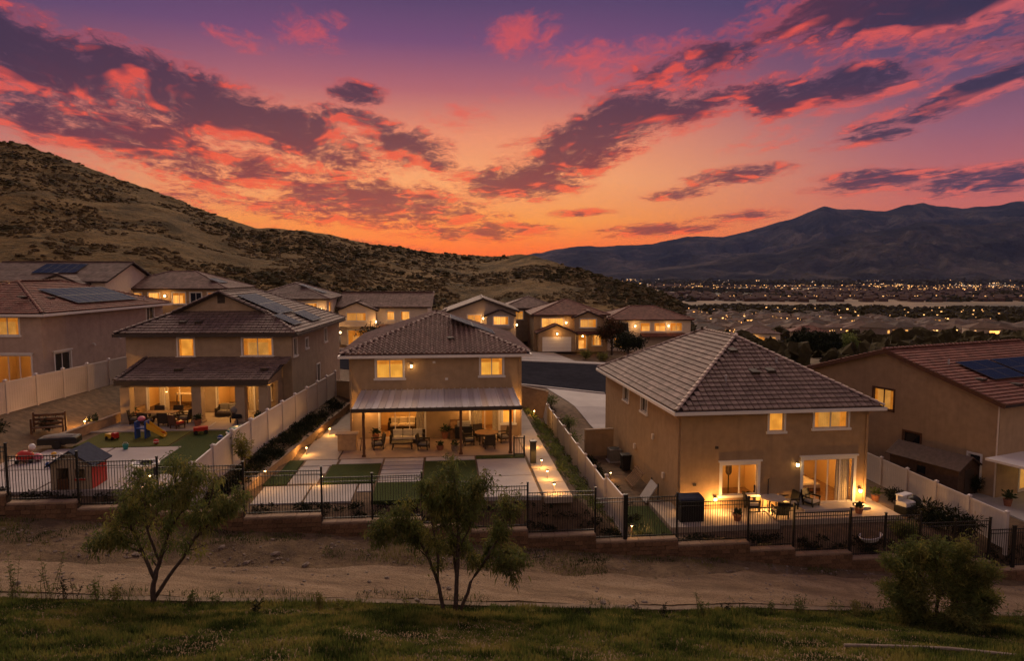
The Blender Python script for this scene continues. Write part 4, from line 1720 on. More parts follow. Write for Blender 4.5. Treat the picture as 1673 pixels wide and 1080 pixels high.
# ---------------------------------------------------------------- house on the left edge
def house_edge():
    W, D, H = 11.5, 16.2, 5.42
    rot = -1.0
    cx, cy = -33.0, 47.7
    c, s = math.cos(R(rot)), math.sin(R(rot))
    h = house_root('stucco_house', 'rosy stucco house with red tile roof and long solar array at left edge', cx - W * c, cy - W * s, 2.5, rot)
    ops = {'front': [(W - 3.3, W - 1.6, 3.9, 5.15), (W - 4.2, W - 0.85, 0.15, 2.45)],
           'right': [(1.2, 2.9, 1.0, 2.45), (13.4, 14.6, 3.85, 5.15)]}
    T = shell(h, W, D, H, ops, stucco_rose)
    f = T['front']
    window(h, f, *ops['front'][0], lit_soft, panes=2)
    window(h, f, *ops['front'][1], 'room', panes=4, sill=False, name='sliding_door', head=True)
    window(h, T['right'], *ops['right'][0], 'dark', panes=2, head=True)
    window(h, T['right'], *ops['right'][1], 'dark', panes=2)
    room(h, f, W - 5.0, W - 0.4, 2.65, 4.0, 70)
    pl, ed = hip_planes(W, D, H + 0.02, 0.34, 0.5)
    roof = roof_deck(pl.values()).build('roof', deck_dark, h)
    lay_tiles(roof, [(pl['right'], 1), (pl['front'], 0), (pl['left'], 0), (pl['back'], 0)], 'flat', tile_red, 200, edges=ed, w=0.36, course=0.38)
    z = H - 0.1
    o = 0.56
    gutter(h, [(-o, -o, z), (W + o, -o, z), (W + o, D + o, z)])
    solar(roof, pl['right'], 5.2, 1.0, 8, 2)
    roof_vents(roof, pl['right'], [(2.0, 3.0, 'vent'), (4.4, 2.6, 'vent'), (14.5, 1.0, 'pipe')])
    for t, zz in ((5.6, 2.7), (9.0, 2.9)):
        m = MB(T['right'])
        m.tube([(t, 0.0, zz), (t, 0.16, zz), (t, 0.2, zz - 0.12)], 0.07, 8)
        m.build('vent_hood', white_trim, h)
    return h


# ---------------------------------------------------------------- gabled house on the right edge
def house_far_right():
    W, D, H = 14.0, 14.6, 5.6
    h = house_root('stucco_house', 'tan gable-end house with red tile roof and blue solar panels at right edge', 28.3, 39.0, -2.4, 24.0)
    ops = {'left': [(6.75, 8.25, 3.95, 5.3), (4.75, 5.9, 1.85, 2.75), (0.95, 1.65, 0.5, 2.3)], 'front': [(2.2, 4.4, 0.2, 2.2)]}
    T = shell(h, W, D, H, ops, stucco_tan)
    window(h, T['left'], *ops['left'][0], lit_soft, panes=2, trim=wood_post, sill=False)
    window(h, T['left'], *ops['left'][1], 'dark', panes=1, trim=wood_post, sill=False)
    w = window(h, T['left'], *ops['left'][2], 'dark', panes=1, trim=white_trim, sill=False)
    window(h, T['front'], *ops['front'][0], lit_soft, panes=2, sill=False)
    ov, pitch = 0.45, 0.31
    z0 = H + 0.02
    hd = D / 2 + ov
    zr = z0 + hd * pitch
    xl, xr = -0.35, W + 0.35
    front = [(xl, -ov, z0), (xr, -ov, z0), (xr, D / 2, zr), (xl, D / 2, zr)]
    back = [(xr, D + ov, z0), (xl, D + ov, z0), (xl, D / 2, zr), (xr, D / 2, zr)]
    roof = roof_deck([front, back], 0.16).build('roof', deck_dark, h)
    lay_tiles(roof, [(front, 1), (back, 0)], 'flat', tile_red, 250, edges=[((xl, D / 2, zr), (xr, D / 2, zr))], w=0.36, course=0.38)
    for x in (0.0, W):
        m = MB()
        m.face([(x, 0, H), (x, D, H), (x, D / 2, H + D / 2 * pitch + 0.02)])
        m.build('gable_wall', stucco_tan, h)
    m = MB()
    for ya, yb in ((-ov, D / 2), (D + ov, D / 2)):
        za = z0 - 0.02
        m.bar((xl - 0.03, ya, za - 0.06), (xl - 0.03, yb, zr - 0.08), 0.06, 0.26)
    m.build('rake_board', wood_post, h)
    solar(roof, front, 3.0, 2.6, 2, 2, w=1.65, h=1.3)
    solar(roof, front, 6.6, 2.6, 3, 2, w=1.65, h=1.3)
    roof_vents(roof, front, [(2.2, 2.9, 'vent'), (4.2, 1.9, 'vent'), (6.5, 1.6, 'pipe'), (2.4, 5.2, 'pipe')])
    m = MB()
    m.tube([(-0.06, 0.05, 0), (-0.06, 0.05, H - 0.1)], 0.05, 6)
    m.build('downpipe', stucco_cream, h)
    # flat white patio cover
    m = MB()
    m.box(-1.2, -3.6, 2.42, 8.0, -0.02, 2.56)
    cov = m.build('patio_cover', white_trim, h)
    for x in (-0.9, 3.4, 7.6):
        m = MB()
        m.box(x - 0.08, -3.4, 0.0, x + 0.08, -3.24, 2.415)
        m.build('post', stucco_cream, cov)
    m = MB()
    m.lathe([(0.1, -0.04), (0.1, 0)], 10, (2.0, -1.5, 2.40))
    d = m.build('down_light', bulb, cov)
    point_light('cover_light', d, (2.0, -1.5, 2.2), 9, (1.0, 0.7, 0.2))
    return h


house_middle()
house_right()
house_left()
house_edge()
house_far_right()


# ================================================================== retaining wall and iron fence along the rear of the lots
def ab_u(v):
    return (-14.0 + v * SA) / CA


LOTS = [('left', -26.0, ab_u(30.5)), ('middle', ab_u(30.5), 8.4), ('right', 8.4, 28.3), ('edge', 28.3, 32.0)]
block_m = mat('split_block', (0.185, 0.105, 0.058), 0.95, 0.4, 9.0, 0.8, 26, rnd=0.28)
mortar_m = mat('mortar', (0.05, 0.034, 0.024), 0.95, 0.2)
cap_m = mat('wall_cap', (0.30, 0.21, 0.14), 0.9, 0.25, 6.0, 0.4, 30, rnd=0.12)

_b = MB()
_b.bbox(0.009, -0.165, 0.010, 0.391, 0.0, 0.190, 0.014)
block_mesh = _b.mesh('block', block_m)
_c = MB()
_c.bbox(0.004, -0.21, 0.0, 0.596, 0.21, 0.09, 0.02)
capmesh = _c.mesh('cap_stone', cap_m)

wall_words = {'left': 'brown block retaining wall below the iron fence, playhouse yard section', 'middle': 'brown block retaining wall below the iron fence, paved lawn section in the middle',
              'right': 'brown block retaining wall below the iron fence, brown hip-roof house section', 'edge': 'brown block retaining wall below the iron fence, at the right edge'}
fence_words = {'left': 'black iron picket fence in front of the playhouse and toys', 'middle': 'black iron picket fence in front of the paved lawns',
               'right': 'black iron picket fence in front of the brown house patio', 'edge': 'short black iron picket fence run at the right edge'}

FH = 2.08
_p = MB()
_p.box(-0.010, -0.010, 0.0, 0.010, 0.010, FH - 0.14)
picket_mesh = _p.mesh('picket', iron)
_p = MB()
_p.box(-0.04, -0.04, -0.12, 0.04, 0.04, FH + 0.05)
_p.box(-0.052, -0.052, FH + 0.05, 0.052, 0.052, FH + 0.085)
post_mesh = _p.mesh('post', iron)

for name, u0, u1 in LOTS:
    root = thing('retaining_wall', wall_words[name], 'wall', UV(u0, FENCE_V, 0), RA, 'block wall along the rear of the yards')
    fr = thing('iron_fence', fence_words[name], 'fence', UV(u0, FENCE_V, 0), RA, 'iron fence along the rear of the yards')
    core = MB()
    posts = set()
    for k, (a, b, z) in enumerate(CAPS):
        lo, hi = max(a, u0), min(b, u1)
        if hi - lo < 0.05:
            continue
        x0, x1 = lo - u0, hi - u0
        core.box(x0, -0.13, z - 1.5, x1, 0.13, z - 0.01)
        n = max(1, round((x1 - x0) / 0.4))
        sx = (x1 - x0) / n / 0.4
        for r in range(4):
            off = 0.5 if r % 2 else 0.0
            for i in range(n):
                ob = link(block_mesh, 'block', root, (x0 + (i + off * (i < n - 1)) * 0.4 * sx, -0.12 + rng.uniform(-0.012, 0.012), z - 0.2 * (r + 1) - 0.002))
                ob.scale.x = sx if not (off and i == n - 1) else sx * 1.0
                if off and i == 0:
                    hb = link(block_mesh, 'block', root, (x0, -0.12, z - 0.2 * (r + 1) - 0.002))
                    hb.scale.x = sx * 0.5
                if off and i == n - 1:
                    ob.location.x = x0 + (n - 1) * 0.4 * sx + 0.2 * sx
                    ob.scale.x = sx * 0.5
        n = max(1, round((x1 - x0) / 0.6))
        sx = (x1 - x0) / n / 0.6
        for i in range(n):
            ob = link(capmesh, 'cap_stone', root, (x0 + i * 0.6 * sx, 0, z))
            ob.scale.x = sx
        # fence bay
        zz = z + 0.09
        npost = max(1, round((x1 - x0) / 2.4))
        for i in range(npost + 1):
            px = x0 + (x1 - x0) * i / npost
            key = round(px, 1)
            if key in posts:
                continue
            posts.add(key)
            link(post_mesh, 'post', fr, (min(max(px, 0.05), u1 - u0 - 0.05), 0, zz))
        for h_, t in ((0.12, 0.04), (FH - 0.30, 0.03), (FH - 0.12, 0.04)):
            m = MB()
            m.box(x0 + 0.04, -0.018, zz + h_, x1 - 0.04, 0.018, zz + h_ + t)
            m.build('rail', iron, fr)
        q = x0 + 0.1
        while q < x1 - 0.08:
            link(picket_mesh, 'picket', fr, (q, 0, zz + 0.08))
            q += 0.118
    core.build('core', mortar_m, root)


# ================================================================== white vinyl fences between the lots
_p = MB()
_p.box(-0.07, -0.07, -0.3, 0.07, 0.07, 1.95)
vpost = _p.mesh('post', vinyl)
_p = MB()
_p.add([(-0.095, -0.095, 1.95), (0.095, -0.095, 1.95), (0.095, 0.095, 1.95), (-0.095, 0.095, 1.95), (-0.095, -0.095, 1.99), (0.095, -0.095, 1.99), (0.095, 0.095, 1.99), (-0.095, 0.095, 1.99), (0, 0, 2.06)],
       [(0, 1, 5, 4), (1, 2, 6, 5), (2, 3, 7, 6), (3, 0, 4, 7), (4, 5, 8), (5, 6, 8), (6, 7, 8), (7, 4, 8), (3, 2, 1, 0)])
vcap = _p.mesh('post_cap', vinyl)


def vinyl_fence(label, pts):
    """pts: (X, Y, base z) where posts of panel runs stand; panels of about 2.4 m between"""
    root = thing('vinyl_fence', label, 'fence', pts[0], 0.0, 'white vinyl fences between the lots')
    o = Vector(pts[0])
    first = True
    for a, b in zip(pts, pts[1:]):
        a, b = Vector(a), Vector(b)
        L = (b - a).length
        n = max(1, round(L / 2.4))
        d = (b - a) / n
        rz = math.atan2(d.y, d.x)
        for i in range(n + 1):
            if i == 0 and not first:
                continue
            p = link(vpost, 'post', root, a + d * i - o, rz)
            link(vcap, 'post_cap', p)
        first = False
        ll = Vector((d.x, d.y, 0)).length
        m = MB()
        w = ll - 0.14
        nb = 12
        for k in range(nb):
            x0 = 0.07 + w * k / nb
            x1 = 0.07 + w * (k + 1) / nb
            z0, z1 = d.z * (x0 / ll), d.z * (x1 / ll)
            for sg in (-1, 1):
                y = 0.02 * sg
                g = 0.008
                m.face([(x0 + g, y, 0.1 + z0), (x1 - g, y, 0.1 + z1), (x1 - g, y, 1.8 + z1), (x0 + g, y, 1.8 + z0)])
                m.face([(x0, y * 0.6, 0.1 + z0), (x0 + g, y, 0.1 + z0), (x0 + g, y, 1.8 + z0), (x0, y * 0.6, 1.8 + z0)])
                m.face([(x1 - g, y, 0.1 + z1), (x1, y * 0.6, 0.1 + z1), (x1, y * 0.6, 1.8 + z1), (x1 - g, y, 1.8 + z1)])
        pm = m.mesh('panel', vinyl)
        rms = []
        zz = d.z * (ll - 0.07) / ll
        for h_ in (0.02, 1.74):
            m = MB()
            m.add([(0.07, -0.035, h_), (ll - 0.07, -0.035, h_ + zz), (ll - 0.07, 0.035, h_ + zz), (0.07, 0.035, h_),
                   (0.07, -0.035, h_ + 0.14), (ll - 0.07, -0.035, h_ + 0.14 + zz), (ll - 0.07, 0.035, h_ + 0.14 + zz), (0.07, 0.035, h_ + 0.14)],
                  [(0, 3, 2, 1), (4, 5, 6, 7), (0, 1, 5, 4), (1, 2, 6, 5), (2, 3, 7, 6), (3, 0, 4, 7)])
            rms.append(m.mesh('rail', vinyl))
        for i in range(n):
            p = link(pm, 'panel', root, a + d * i - o, rz)
            for rm in rms:
                link(rm, 'rail', p)
    return root


def gz(u, v):
    return float(lot_z(np.array([u]), np.array([float(v)]))[0])


vinyl_fence('white vinyl fence between the rosy house and the porch house at left', [(-30.0, 27.6, 2.5), (-30.0, 40.0, 2.45), (-30.0, 53.0, 2.4)])
vinyl_fence('white vinyl fence between the porch house and the patio-cover house', [(-14.0, 29.2, 0.55), (-14.0, 33.5, 1.0), (-14.0, 53.5, 1.05)])
vinyl_fence('white vinyl fence between the patio-cover house and brown hip-roof house',
            [UV(8.4, 59.5, -1.95), UV(8.4, 34.6, -2.1)])
vinyl_fence('short raised white vinyl fence end beside the brown hip-roof house', [UV(8.4, 34.3, -1.75), UV(8.4, 30.8, -1.68)])
vinyl_fence('white vinyl fence between the brown hip-roof house and right-edge house', [UV(28.3, 31.0, -3.25), UV(28.3, 46.0, -3.15)])

# ================================================================== yard paving, lawns and low walls
lawn_m = mat('lawn', (0.05, 0.072, 0.018), 0.95, 0.45, 14.0, 0.9, 60, big=0.8, spec=0.1)
lawn_y = mat('lawn_pale', (0.12, 0.12, 0.03), 0.95, 0.4, 14.0, 0.9, 60, big=0.8, spec=0.1)
patio_m = mat('patio_concrete', (0.33, 0.235, 0.18), 0.7, 0.2, 2.0, 0.1, 40, big=0.5)


def slab(parent, name, u0, u1, v0, v1, z, m, th=0.3, off=(0, 0)):
    mb = MB()
    mb.bbox(u0, v0, z - th, u1, v1, z, 0.015)
    return mb.build(name, m, parent)


def uv_root(name):
    o = bpy.data.objects.new(name, None)
    col.objects.link(o)
    o.rotation_euler = (0, 0, RA)
    return struct(o)


py = uv_root('middle_yard_paving')
slab(py, 'patio', -6.1, 4.7, 39.45, 44.25, 0.05, patio_m)
slab(py, 'side_walk', -8.35, -6.2, 39.45, 47.0, 0.04, concrete_warm)
slab(py, 'side_walk', -8.2, -6.2, 47.1, 56.0, 0.04, concrete_warm)
for a in [(-9.05, -6.75, 31.95, 34.6), (-6.65, -4.45, 31.95, 34.6), (-4.35, -3.65, 33.4, 34.6), (-8.0, -6.55, 34.9, 36.5), (-7.95, -6.4, 36.65, 38.0), (-7.9, -6.1, 38.15, 39.3),
          (-5.95, -3.55, 38.35, 39.3), (-1.1, 0.3, 38.55, 39.3), (0.45, 1.7, 38.45, 39.3), (1.8, 4.6, 35.3, 38.6), (1.8, 4.6, 31.9, 35.2), (-3.4, -2.2, 31.9, 33.2)]:
    slab(py, 'paver', *a, 0.055 + rng.uniform(-0.004, 0.004), concrete)
for k in range(6):
    slab(py, 'paver', -3.45, -1.25, 34.75 + k * 0.77, 34.75 + k * 0.77 + 0.63, 0.055, concrete)
for k in range(10):
    v0 = 31.6 + k * 2.4
    slab(py, 'paver', 4.75, 6.1, v0, v0 + 2.36, 0.045, concrete_warm)
ly = uv_root('middle_yard_lawn')
for a in [(-9.2, -8.05, 34.8, 39.3), (-6.3, -3.6, 34.75, 38.25), (-1.15, 1.7, 32.0, 38.45), (-3.5, -1.2, 31.8, 34.65), (1.8, 4.6, 38.7, 39.35)]:
    slab(ly, 'lawn', *a, 0.075, lawn_m, 0.2)

pa = uv_root('left_yard_paving')
for a in [(-21.6, -18.2, 31.4, 34.9), (-18.1, -14.6, 31.4, 34.9), (-14.5, -11.6, 31.4, 33.6), (-21.6, -18.2, 35.0, 39.0), (-18.1, -14.6, 35.0, 39.0), (-22.4, -21.7, 34.0, 38.4)]:
    slab(pa, 'paver', *a, 1.14, mat('concrete_mauve', (0.40, 0.35, 0.34), 0.85, 0.14, 2.0, 0.15, 50, big=0.5, rnd=0.05))
slab(pa, 'patio', -21.9, -10.7, 43.2, 48.6, 1.10, concrete_warm)
slab(pa, 'kerb_edging', -21.9, -10.6, 42.9, 43.15, 1.18, concrete_warm)
la = uv_root('left_yard_lawn')
slab(la, 'lawn', -20.6, -15.4, 39.15, 42.8, 1.14, lawn_y, 0.2)
slab(la, 'lawn', -15.3, -10.9, 35.2, 42.8, 1.13, lawn_m, 0.2)
slab(la, 'lawn', -14.5, -11.5, 33.7, 35.1, 1.12, lawn_m, 0.2)

pc = uv_root('right_yard_paving')
slab(pc, 'patio', 11.3, 17.0, 32.4, 36.2, -2.0, concrete_warm)
slab(pc, 'patio', 17.1, 24.0, 32.9, 36.2, -2.02, concrete_warm)
lc = uv_root('right_yard_lawn')
slab(lc, 'lawn', 9.2, 11.2, 31.6, 36.0, -2.12, lawn_m, 0.3)
slab(uv_root('far_right_yard_paving'), 'patio', 30.6, 44.0, 31.6, 37.0, -2.36, concrete)


def low_wall(label, pts, h, th, m, mc):
    root = thing('garden_wall', label, 'wall', pts[0])
    o = Vector(pts[0])
    for a, b in zip(pts, pts[1:]):
        a, b = Vector(a) - o, Vector(b) - o
        mb = MB()
        mb.bar(a + Vector((0, 0, h / 2 - 0.2)), b + Vector((0, 0, h / 2 - 0.2)), th, h + 0.4)
        mb.build('wall_face', m, root)
        n = max(1, round((b - a).length / 1.5))
        d = (b - a) / n
        for i in range(n):
            mb = MB()
            mb.bar(a + d * (i + 0.004) + Vector((0, 0, h + 0.035)), a + d * (i + 0.996) + Vector((0, 0, h + 0.035)), th + 0.08, 0.07)
            mb.build('coping', mc, root)
    return root


tan_block = mat('tan_garden_block', (0.40, 0.27, 0.165), 0.9, 0.25, 4.0, 0.4, 30)
low_wall('low tan garden wall beside the left walk of the patio-cover house', [UV(ab_u(v) + 1.22, v, 0.0) for v in (31.2, 38.0, 46.0, 54.0)], 0.55, 0.22, tan_block, cap_m)
low_wall('low tan garden wall below the dirt bank beside the porch', [UV((-30 + v * SA) / CA + 4.4, v, 1.1) for v in (40.5, 45.0, 49.5)], 0.5, 0.2, tan_block, cap_m)
# side-yard walls with gate between the middle house and the fence
low_wall('tall tan side-yard wall closing the gap right of the middle house', [UV(5.2, 55.2, -0.2), UV(8.3, 55.2, -0.9)], 1.9, 0.2, tan_block, cap_m)
low_wall('tall brown side-yard wall closing the gap left of the middle house', [UV(-9.0, 55.5, 0.2), UV(-6.2, 55.5, 0.0)], 1.9, 0.2, stucco_brown, cap_m)
low_wall('tall brown side-yard wall closing the gap left of the right-hand house', [UV(9.9, 47.0, -2.2), UV(12.0, 47.2, -2.2)], 1.8, 0.2, stucco_brown, cap_m)


# ================================================================== yard furniture, toys and lamps
black_pl = mat('black_plastic', (0.015, 0.015, 0.016), 0.5, 0.3)
dark_wicker = mat('dark_wicker', (0.05, 0.035, 0.025), 0.7, 0.4, 30.0, 0.4, 60)
cushion = mat('pale_cushion', (0.5, 0.45, 0.38), 0.9, 0.15, 6.0)
cushion_g = mat('grey_cushion', (0.2, 0.18, 0.16), 0.9, 0.2, 6.0)
red_pl = mat('red_plastic', (0.45, 0.03, 0.02), 0.35, 0.1)
white_pl = mat('white_plastic', (0.7, 0.68, 0.66), 0.4, 0.08)
blue_pl = mat('blue_plastic', (0.02, 0.06, 0.25), 0.35, 0.1)
yellow_pl = mat('yellow_plastic', (0.65, 0.36, 0.03), 0.35, 0.1)
teal_pl = mat('teal_plastic', (0.03, 0.22, 0.19), 0.35, 0.1)
pink_pl = mat('pink_plastic', (0.6, 0.16, 0.22), 0.35, 0.1)
slate_pl = mat('slate_plastic', (0.05, 0.056, 0.08), 0.9, 0.25, spec=0.05)
beige_pl = mat('beige_plastic', (0.42, 0.33, 0.23), 0.5, 0.12)
wood_m = mat('weathered_wood', (0.24, 0.135, 0.07), 0.8, 0.4, 7.0, 0.3, 30)
terracotta = mat('terracotta', (0.32, 0.13, 0.07), 0.8, 0.25, 6.0)
leaf_pot = mat('pot_leaf', (0.05, 0.075, 0.025), 0.7, 0.5, 5.0)
steel = mat('steel', (0.35, 0.34, 0.33), 0.35, 0.2, metal=0.7)
stone_m = mat('boulder', (0.27, 0.21, 0.16), 0.9, 0.4, 3.0, 0.6, 12)


def armchair(label, loc, rz, group=None, cm=cushion_g, fm=dark_wicker, name='patio_chair'):
    t = thing(name, label, 'chair', loc, rz, group)
    m = MB(); m.bbox(-0.34, -0.32, 0.22, 0.34, 0.34, 0.32, 0.02); m.build('seat_frame', fm, t)
    m = MB(); m.bbox(-0.29, -0.30, 0.323, 0.29, 0.24, 0.45, 0.04); m.build('seat_cushion', cm, t)
    m = MB(); m.add([(-0.32, 0.25, 0.3), (0.32, 0.25, 0.3), (0.32, 0.36, 0.3), (-0.32, 0.36, 0.3), (-0.32, 0.38, 0.92), (0.32, 0.38, 0.92), (0.32, 0.47, 0.92), (-0.32, 0.47, 0.92)],
                    [(0, 3, 2, 1), (4, 5, 6, 7), (0, 1, 5, 4), (1, 2, 6, 5), (2, 3, 7, 6), (3, 0, 4, 7)]); m.build('backrest', fm, t)
    for s in (-1, 1):
        m = MB(); m.bbox(s * 0.36 - 0.04, -0.32, 0.56, s * 0.36 + 0.04, 0.34, 0.63, 0.01); m.box(s * 0.36 - 0.03, -0.3, 0.2, s * 0.36 + 0.03, -0.24, 0.56); m.build('armrest', fm, t)
        for y in (-0.28, 0.28):
            m = MB(); m.box(s * 0.3 - 0.03, y - 0.03, 0, s * 0.3 + 0.03, y + 0.03, 0.22); m.build('leg', fm, t)
    return t


def table(label, loc, rz, w, d, h, top=wood_m, leg=dark_trim, round_=False, group=None, name='patio_table', cat='table'):
    t = thing(name, label, cat, loc, rz, group)
    m = MB()
    if round_:
        m.lathe([(w / 2 - 0.02, h - 0.05), (w / 2, h - 0.03), (w / 2, h - 0.01), (w / 2 - 0.02, h)], 18)
    else:
        m.bbox(-w / 2, -d / 2, h - 0.05, w / 2, d / 2, h, 0.015)
    m.build('table_top', top, t)
    for sx in (-1, 1):
        for sy in (-1, 1):
            m = MB()
            k = 0.30 if round_ else 0.45
            m.bar((sx * w * k, sy * d * k, 0), (sx * w * k * 0.92, sy * d * k * 0.92, h - 0.05), 0.06)
            m.build('leg', leg, t)
    return t


def sofa(label, loc, rz, w=2.0, cm=cushion, n=3, fm=dark_wicker):
    t = thing('outdoor_sofa', label, 'sofa', loc, rz)
    m = MB(); m.bbox(-w / 2, -0.4, 0.06, w / 2, 0.4, 0.3, 0.02); m.build('base', fm, t)
    m = MB(); m.bbox(-w / 2, 0.3, 0.303, w / 2, 0.42, 0.75, 0.03); m.build('backrest', fm, t)
    for s in (-1, 1):
        m = MB(); m.bbox(s * (w / 2 - 0.07) - 0.07, -0.4, 0.303, s * (w / 2 - 0.07) + 0.07, 0.297, 0.58, 0.02); m.build('armrest', fm, t)
    iw = (w - 0.32) / n
    for k in range(n):
        x0 = -w / 2 + 0.16 + k * iw
        m = MB(); m.bbox(x0 + 0.01, -0.38, 0.303, x0 + iw - 0.01, 0.28, 0.45, 0.04); m.build('seat_cushion', cm, t)
        m = MB(); m.bbox(x0 + 0.02, 0.12, 0.453, x0 + iw - 0.02, 0.28, 0.84, 0.05); m.build('back_cushion', cm, t)
    return t


def potted(label, loc, h=0.9, r=0.22, pm=terracotta, lm=leaf_pot, spiky=False, name='potted_plant'):
    t = thing(name, label, 'plant', loc)
    m = MB(); m.lathe([(r * 0.7, 0), (r, 0.85 * h * 0.4), (r * 1.08, 0.85 * h * 0.4 + 0.01), (r * 1.08, h * 0.4)], 12); m.build('pot', pm, t)
    V, F = [], []
    n = 90
    for k in range(n):
        a = rng.random() * 6.283
        e = rng.uniform(0.2, 1.45)
        L = h * 0.62 * rng.uniform(0.5, 1.0)
        d = Vector((math.cos(a) * math.cos(e), math.sin(a) * math.cos(e), math.sin(e)))
        p0 = Vector((0, 0, h * 0.42)) + d * L * (0.0 if spiky else rng.uniform(0.1, 0.6))
        p1 = p0 + d * L * (1.0 if spiky else 0.42)
        w = d.cross(Vector((rng.random(), rng.random(), rng.random()))).normalized() * (0.03 if spiky else 0.06)
        o = len(V)
        mid = (p0 + p1) / 2
        V += [p0, mid + w, p1 - Vector((0, 0, 0.1 * L)), mid - w]
        F.append([o, o + 1, o + 2, o + 3])
    m = MB(); m.v = [tuple(q) for q in V]; m.f = F; m.m = [0] * len(F); m.build('foliage', lm, t)
    return t


def ground_lamp(label, loc, watts=7, group='garden path lights', h=0.4):
    t = thing('path_light', label, 'lamp', loc, 0, group)
    m = MB(); m.tube([(0, 0, 0), (0, 0, h)], 0.018, 6); m.build('stake', dark_trim, t)
    m = MB(); m.lathe([(0.045, h), (0.045, h + 0.06)], 8); m.build('lens', bulb, t)
    m = MB(); m.lathe([(0.11, h + 0.062), (0.02, h + 0.12)], 10); m.build('hood', dark_trim, t)
    point_light('path_light_glow', t, (0.02, -0.12, h - 0.03), watts * 3.2, (1.0, 0.46, 0.11), 0.04)
    return t


# --- middle yard
WZ = 0.055
sofa('dark wicker sofa with pale cushions before the lit sliding door', UV(-2.35, 42.9, WZ), RA, 2.2)
table('low dark coffee table on the covered patio before the sofa', UV(-2.6, 41.5, WZ), RA, 1.3, 0.7, 0.42, dark_wicker)
armchair('dark wicker armchair left of the low coffee table', UV(-4.1, 41.6, WZ), RA - 1.3)
armchair('dark wicker armchair right of the low coffee table', UV(-1.3, 41.2, WZ), RA + 1.4)
table('round wooden dining table at the right of the covered patio', UV(2.6, 42.2, WZ), RA, 1.5, 1.5, 0.74, wood_m, dark_trim, True)
for a, w in ((0.3, 'right of'), (1.9, 'behind'), (3.3, 'left of'), (4.8, 'in front of')):
    armchair('dark dining chair %s the round patio table' % w, UV(2.6 + 1.15 * math.cos(a), 42.2 + 1.15 * math.sin(a), WZ), RA + a - math.pi / 2, 'chairs at the round patio table')
t = thing('barbecue_grill', 'covered dark grill against the wall of the covered patio', 'grill', UV(1.2, 43.5, WZ), RA)
m = MB(); m.bbox(-0.55, -0.3, 0.1, 0.55, 0.3, 0.88, 0.03); m.build('cabinet', black_pl, t)
m = MB(); m.add([(-0.4, -0.28, 0.883), (0.4, -0.28, 0.883), (0.4, 0.28, 0.883), (-0.4, 0.28, 0.883), (-0.4, -0.16, 1.15), (0.4, -0.16, 1.15), (0.4, 0.2, 1.15), (-0.4, 0.2, 1.15)],
                [(0, 1, 5, 4), (1, 2, 6, 5), (2, 3, 7, 6), (3, 0, 4, 7), (4, 5, 6, 7)]); m.build('lid', steel, t)
m = MB(); m.bar((-0.3, -0.3, 1.0), (0.3, -0.3, 1.0), 0.03); m.build('handle', steel, t)
t = thing('bar_counter', 'small tan outdoor bar counter left of the covered patio', 'counter', UV(-5.9, 41.6, WZ), RA)
m = MB(); m.box(-0.55, -0.3, 0, 0.55, 0.3, 0.95); m.build('cabinet', tan_block, t)
m = MB(); m.bbox(-0.66, -0.38, 0.953, 0.66, 0.38, 1.03, 0.015); m.build('counter_top', cap_m, t)
t = thing('bar_stool', 'wooden stool beside the tan outdoor bar counter', 'stool', UV(-4.95, 41.3, WZ), RA)
m = MB(); m.lathe([(0.17, 0.7), (0.19, 0.72), (0.17, 0.75)], 12); m.build('seat', wood_m, t)
for k in range(4):
    a = k * 1.571 + 0.78
    m = MB(); m.bar((0.2 * math.cos(a), 0.2 * math.sin(a), 0), (0.12 * math.cos(a), 0.12 * math.sin(a), 0.7), 0.035); m.build('leg', wood_m, t)
potted('potted shrub beside the left post of the patio cover', UV(-4.4, 43.6, WZ), 1.0)
potted('potted shrub beside the wall between the two patio doors', UV(0.0, 43.7, WZ), 1.1)
potted('pale pot with flowers at the front of the covered patio', UV(0.6, 40.6, WZ), 0.8, 0.26, stone_m)
potted('pale pot with low plant next to the front flower pot', UV(-0.3, 40.9, WZ), 0.65, 0.22, terracotta)
t = thing('wooden_screen', 'pale wooden screen leaning by the patio wall', 'screen', UV(0.65, 43.85, WZ), RA)
m = MB(); m.add([(-0.3, -0.35, 0.0), (0.3, -0.35, 0.0), (0.3, 0.28, 1.15), (-0.3, 0.28, 1.15), (-0.3, -0.31, 0.0), (0.3, -0.31, 0.0), (0.3, 0.32, 1.15), (-0.3, 0.32, 1.15)],
                [(0, 1, 2, 3), (7, 6, 5, 4), (0, 4, 5, 1), (1, 5, 6, 2), (2, 6, 7, 3), (3, 7, 4, 0)]); m.build('board', wood_m, t)
m = MB(); m.bar((-0.3, 0.24, 1.15), (0.3, 0.24, 1.15), 0.06); m.build('top_rail', wood_m, t)
# small gate with post at the corner of the concrete pad
t = thing('garden_gate', 'small dark metal garden gate at the corner of the concrete pad', 'gate', UV(4.55, 38.9, WZ), RA)
for x in (-0.55, 0.05):
    m = MB(); m.box(x - 0.04, -0.04, 0, x + 0.04, 0.04, 1.25); m.build('post', iron, t)
for z in (0.15, 1.1):
    m = MB(); m.box(-0.51, -0.02, z, 0.01, 0.02, z + 0.05); m.build('rail', iron, t)
for k in range(5):
    m = MB(); m.box(-0.43 + k * 0.1, -0.012, 0.2, -0.41 + k * 0.1, 0.012, 1.1); m.build('bar', iron, t)
t = thing('stone_pillar', 'short square dark pillar with cap beside the garden gate', 'pillar', UV(4.95, 37.6, 0.045), RA)
m = MB(); m.box(-0.16, -0.16, 0, 0.16, 0.16, 1.2); m.build('shaft', iron, t)
m = MB(); m.bbox(-0.2, -0.2, 1.203, 0.2, 0.2, 1.28, 0.02); m.build('cap', iron, t)
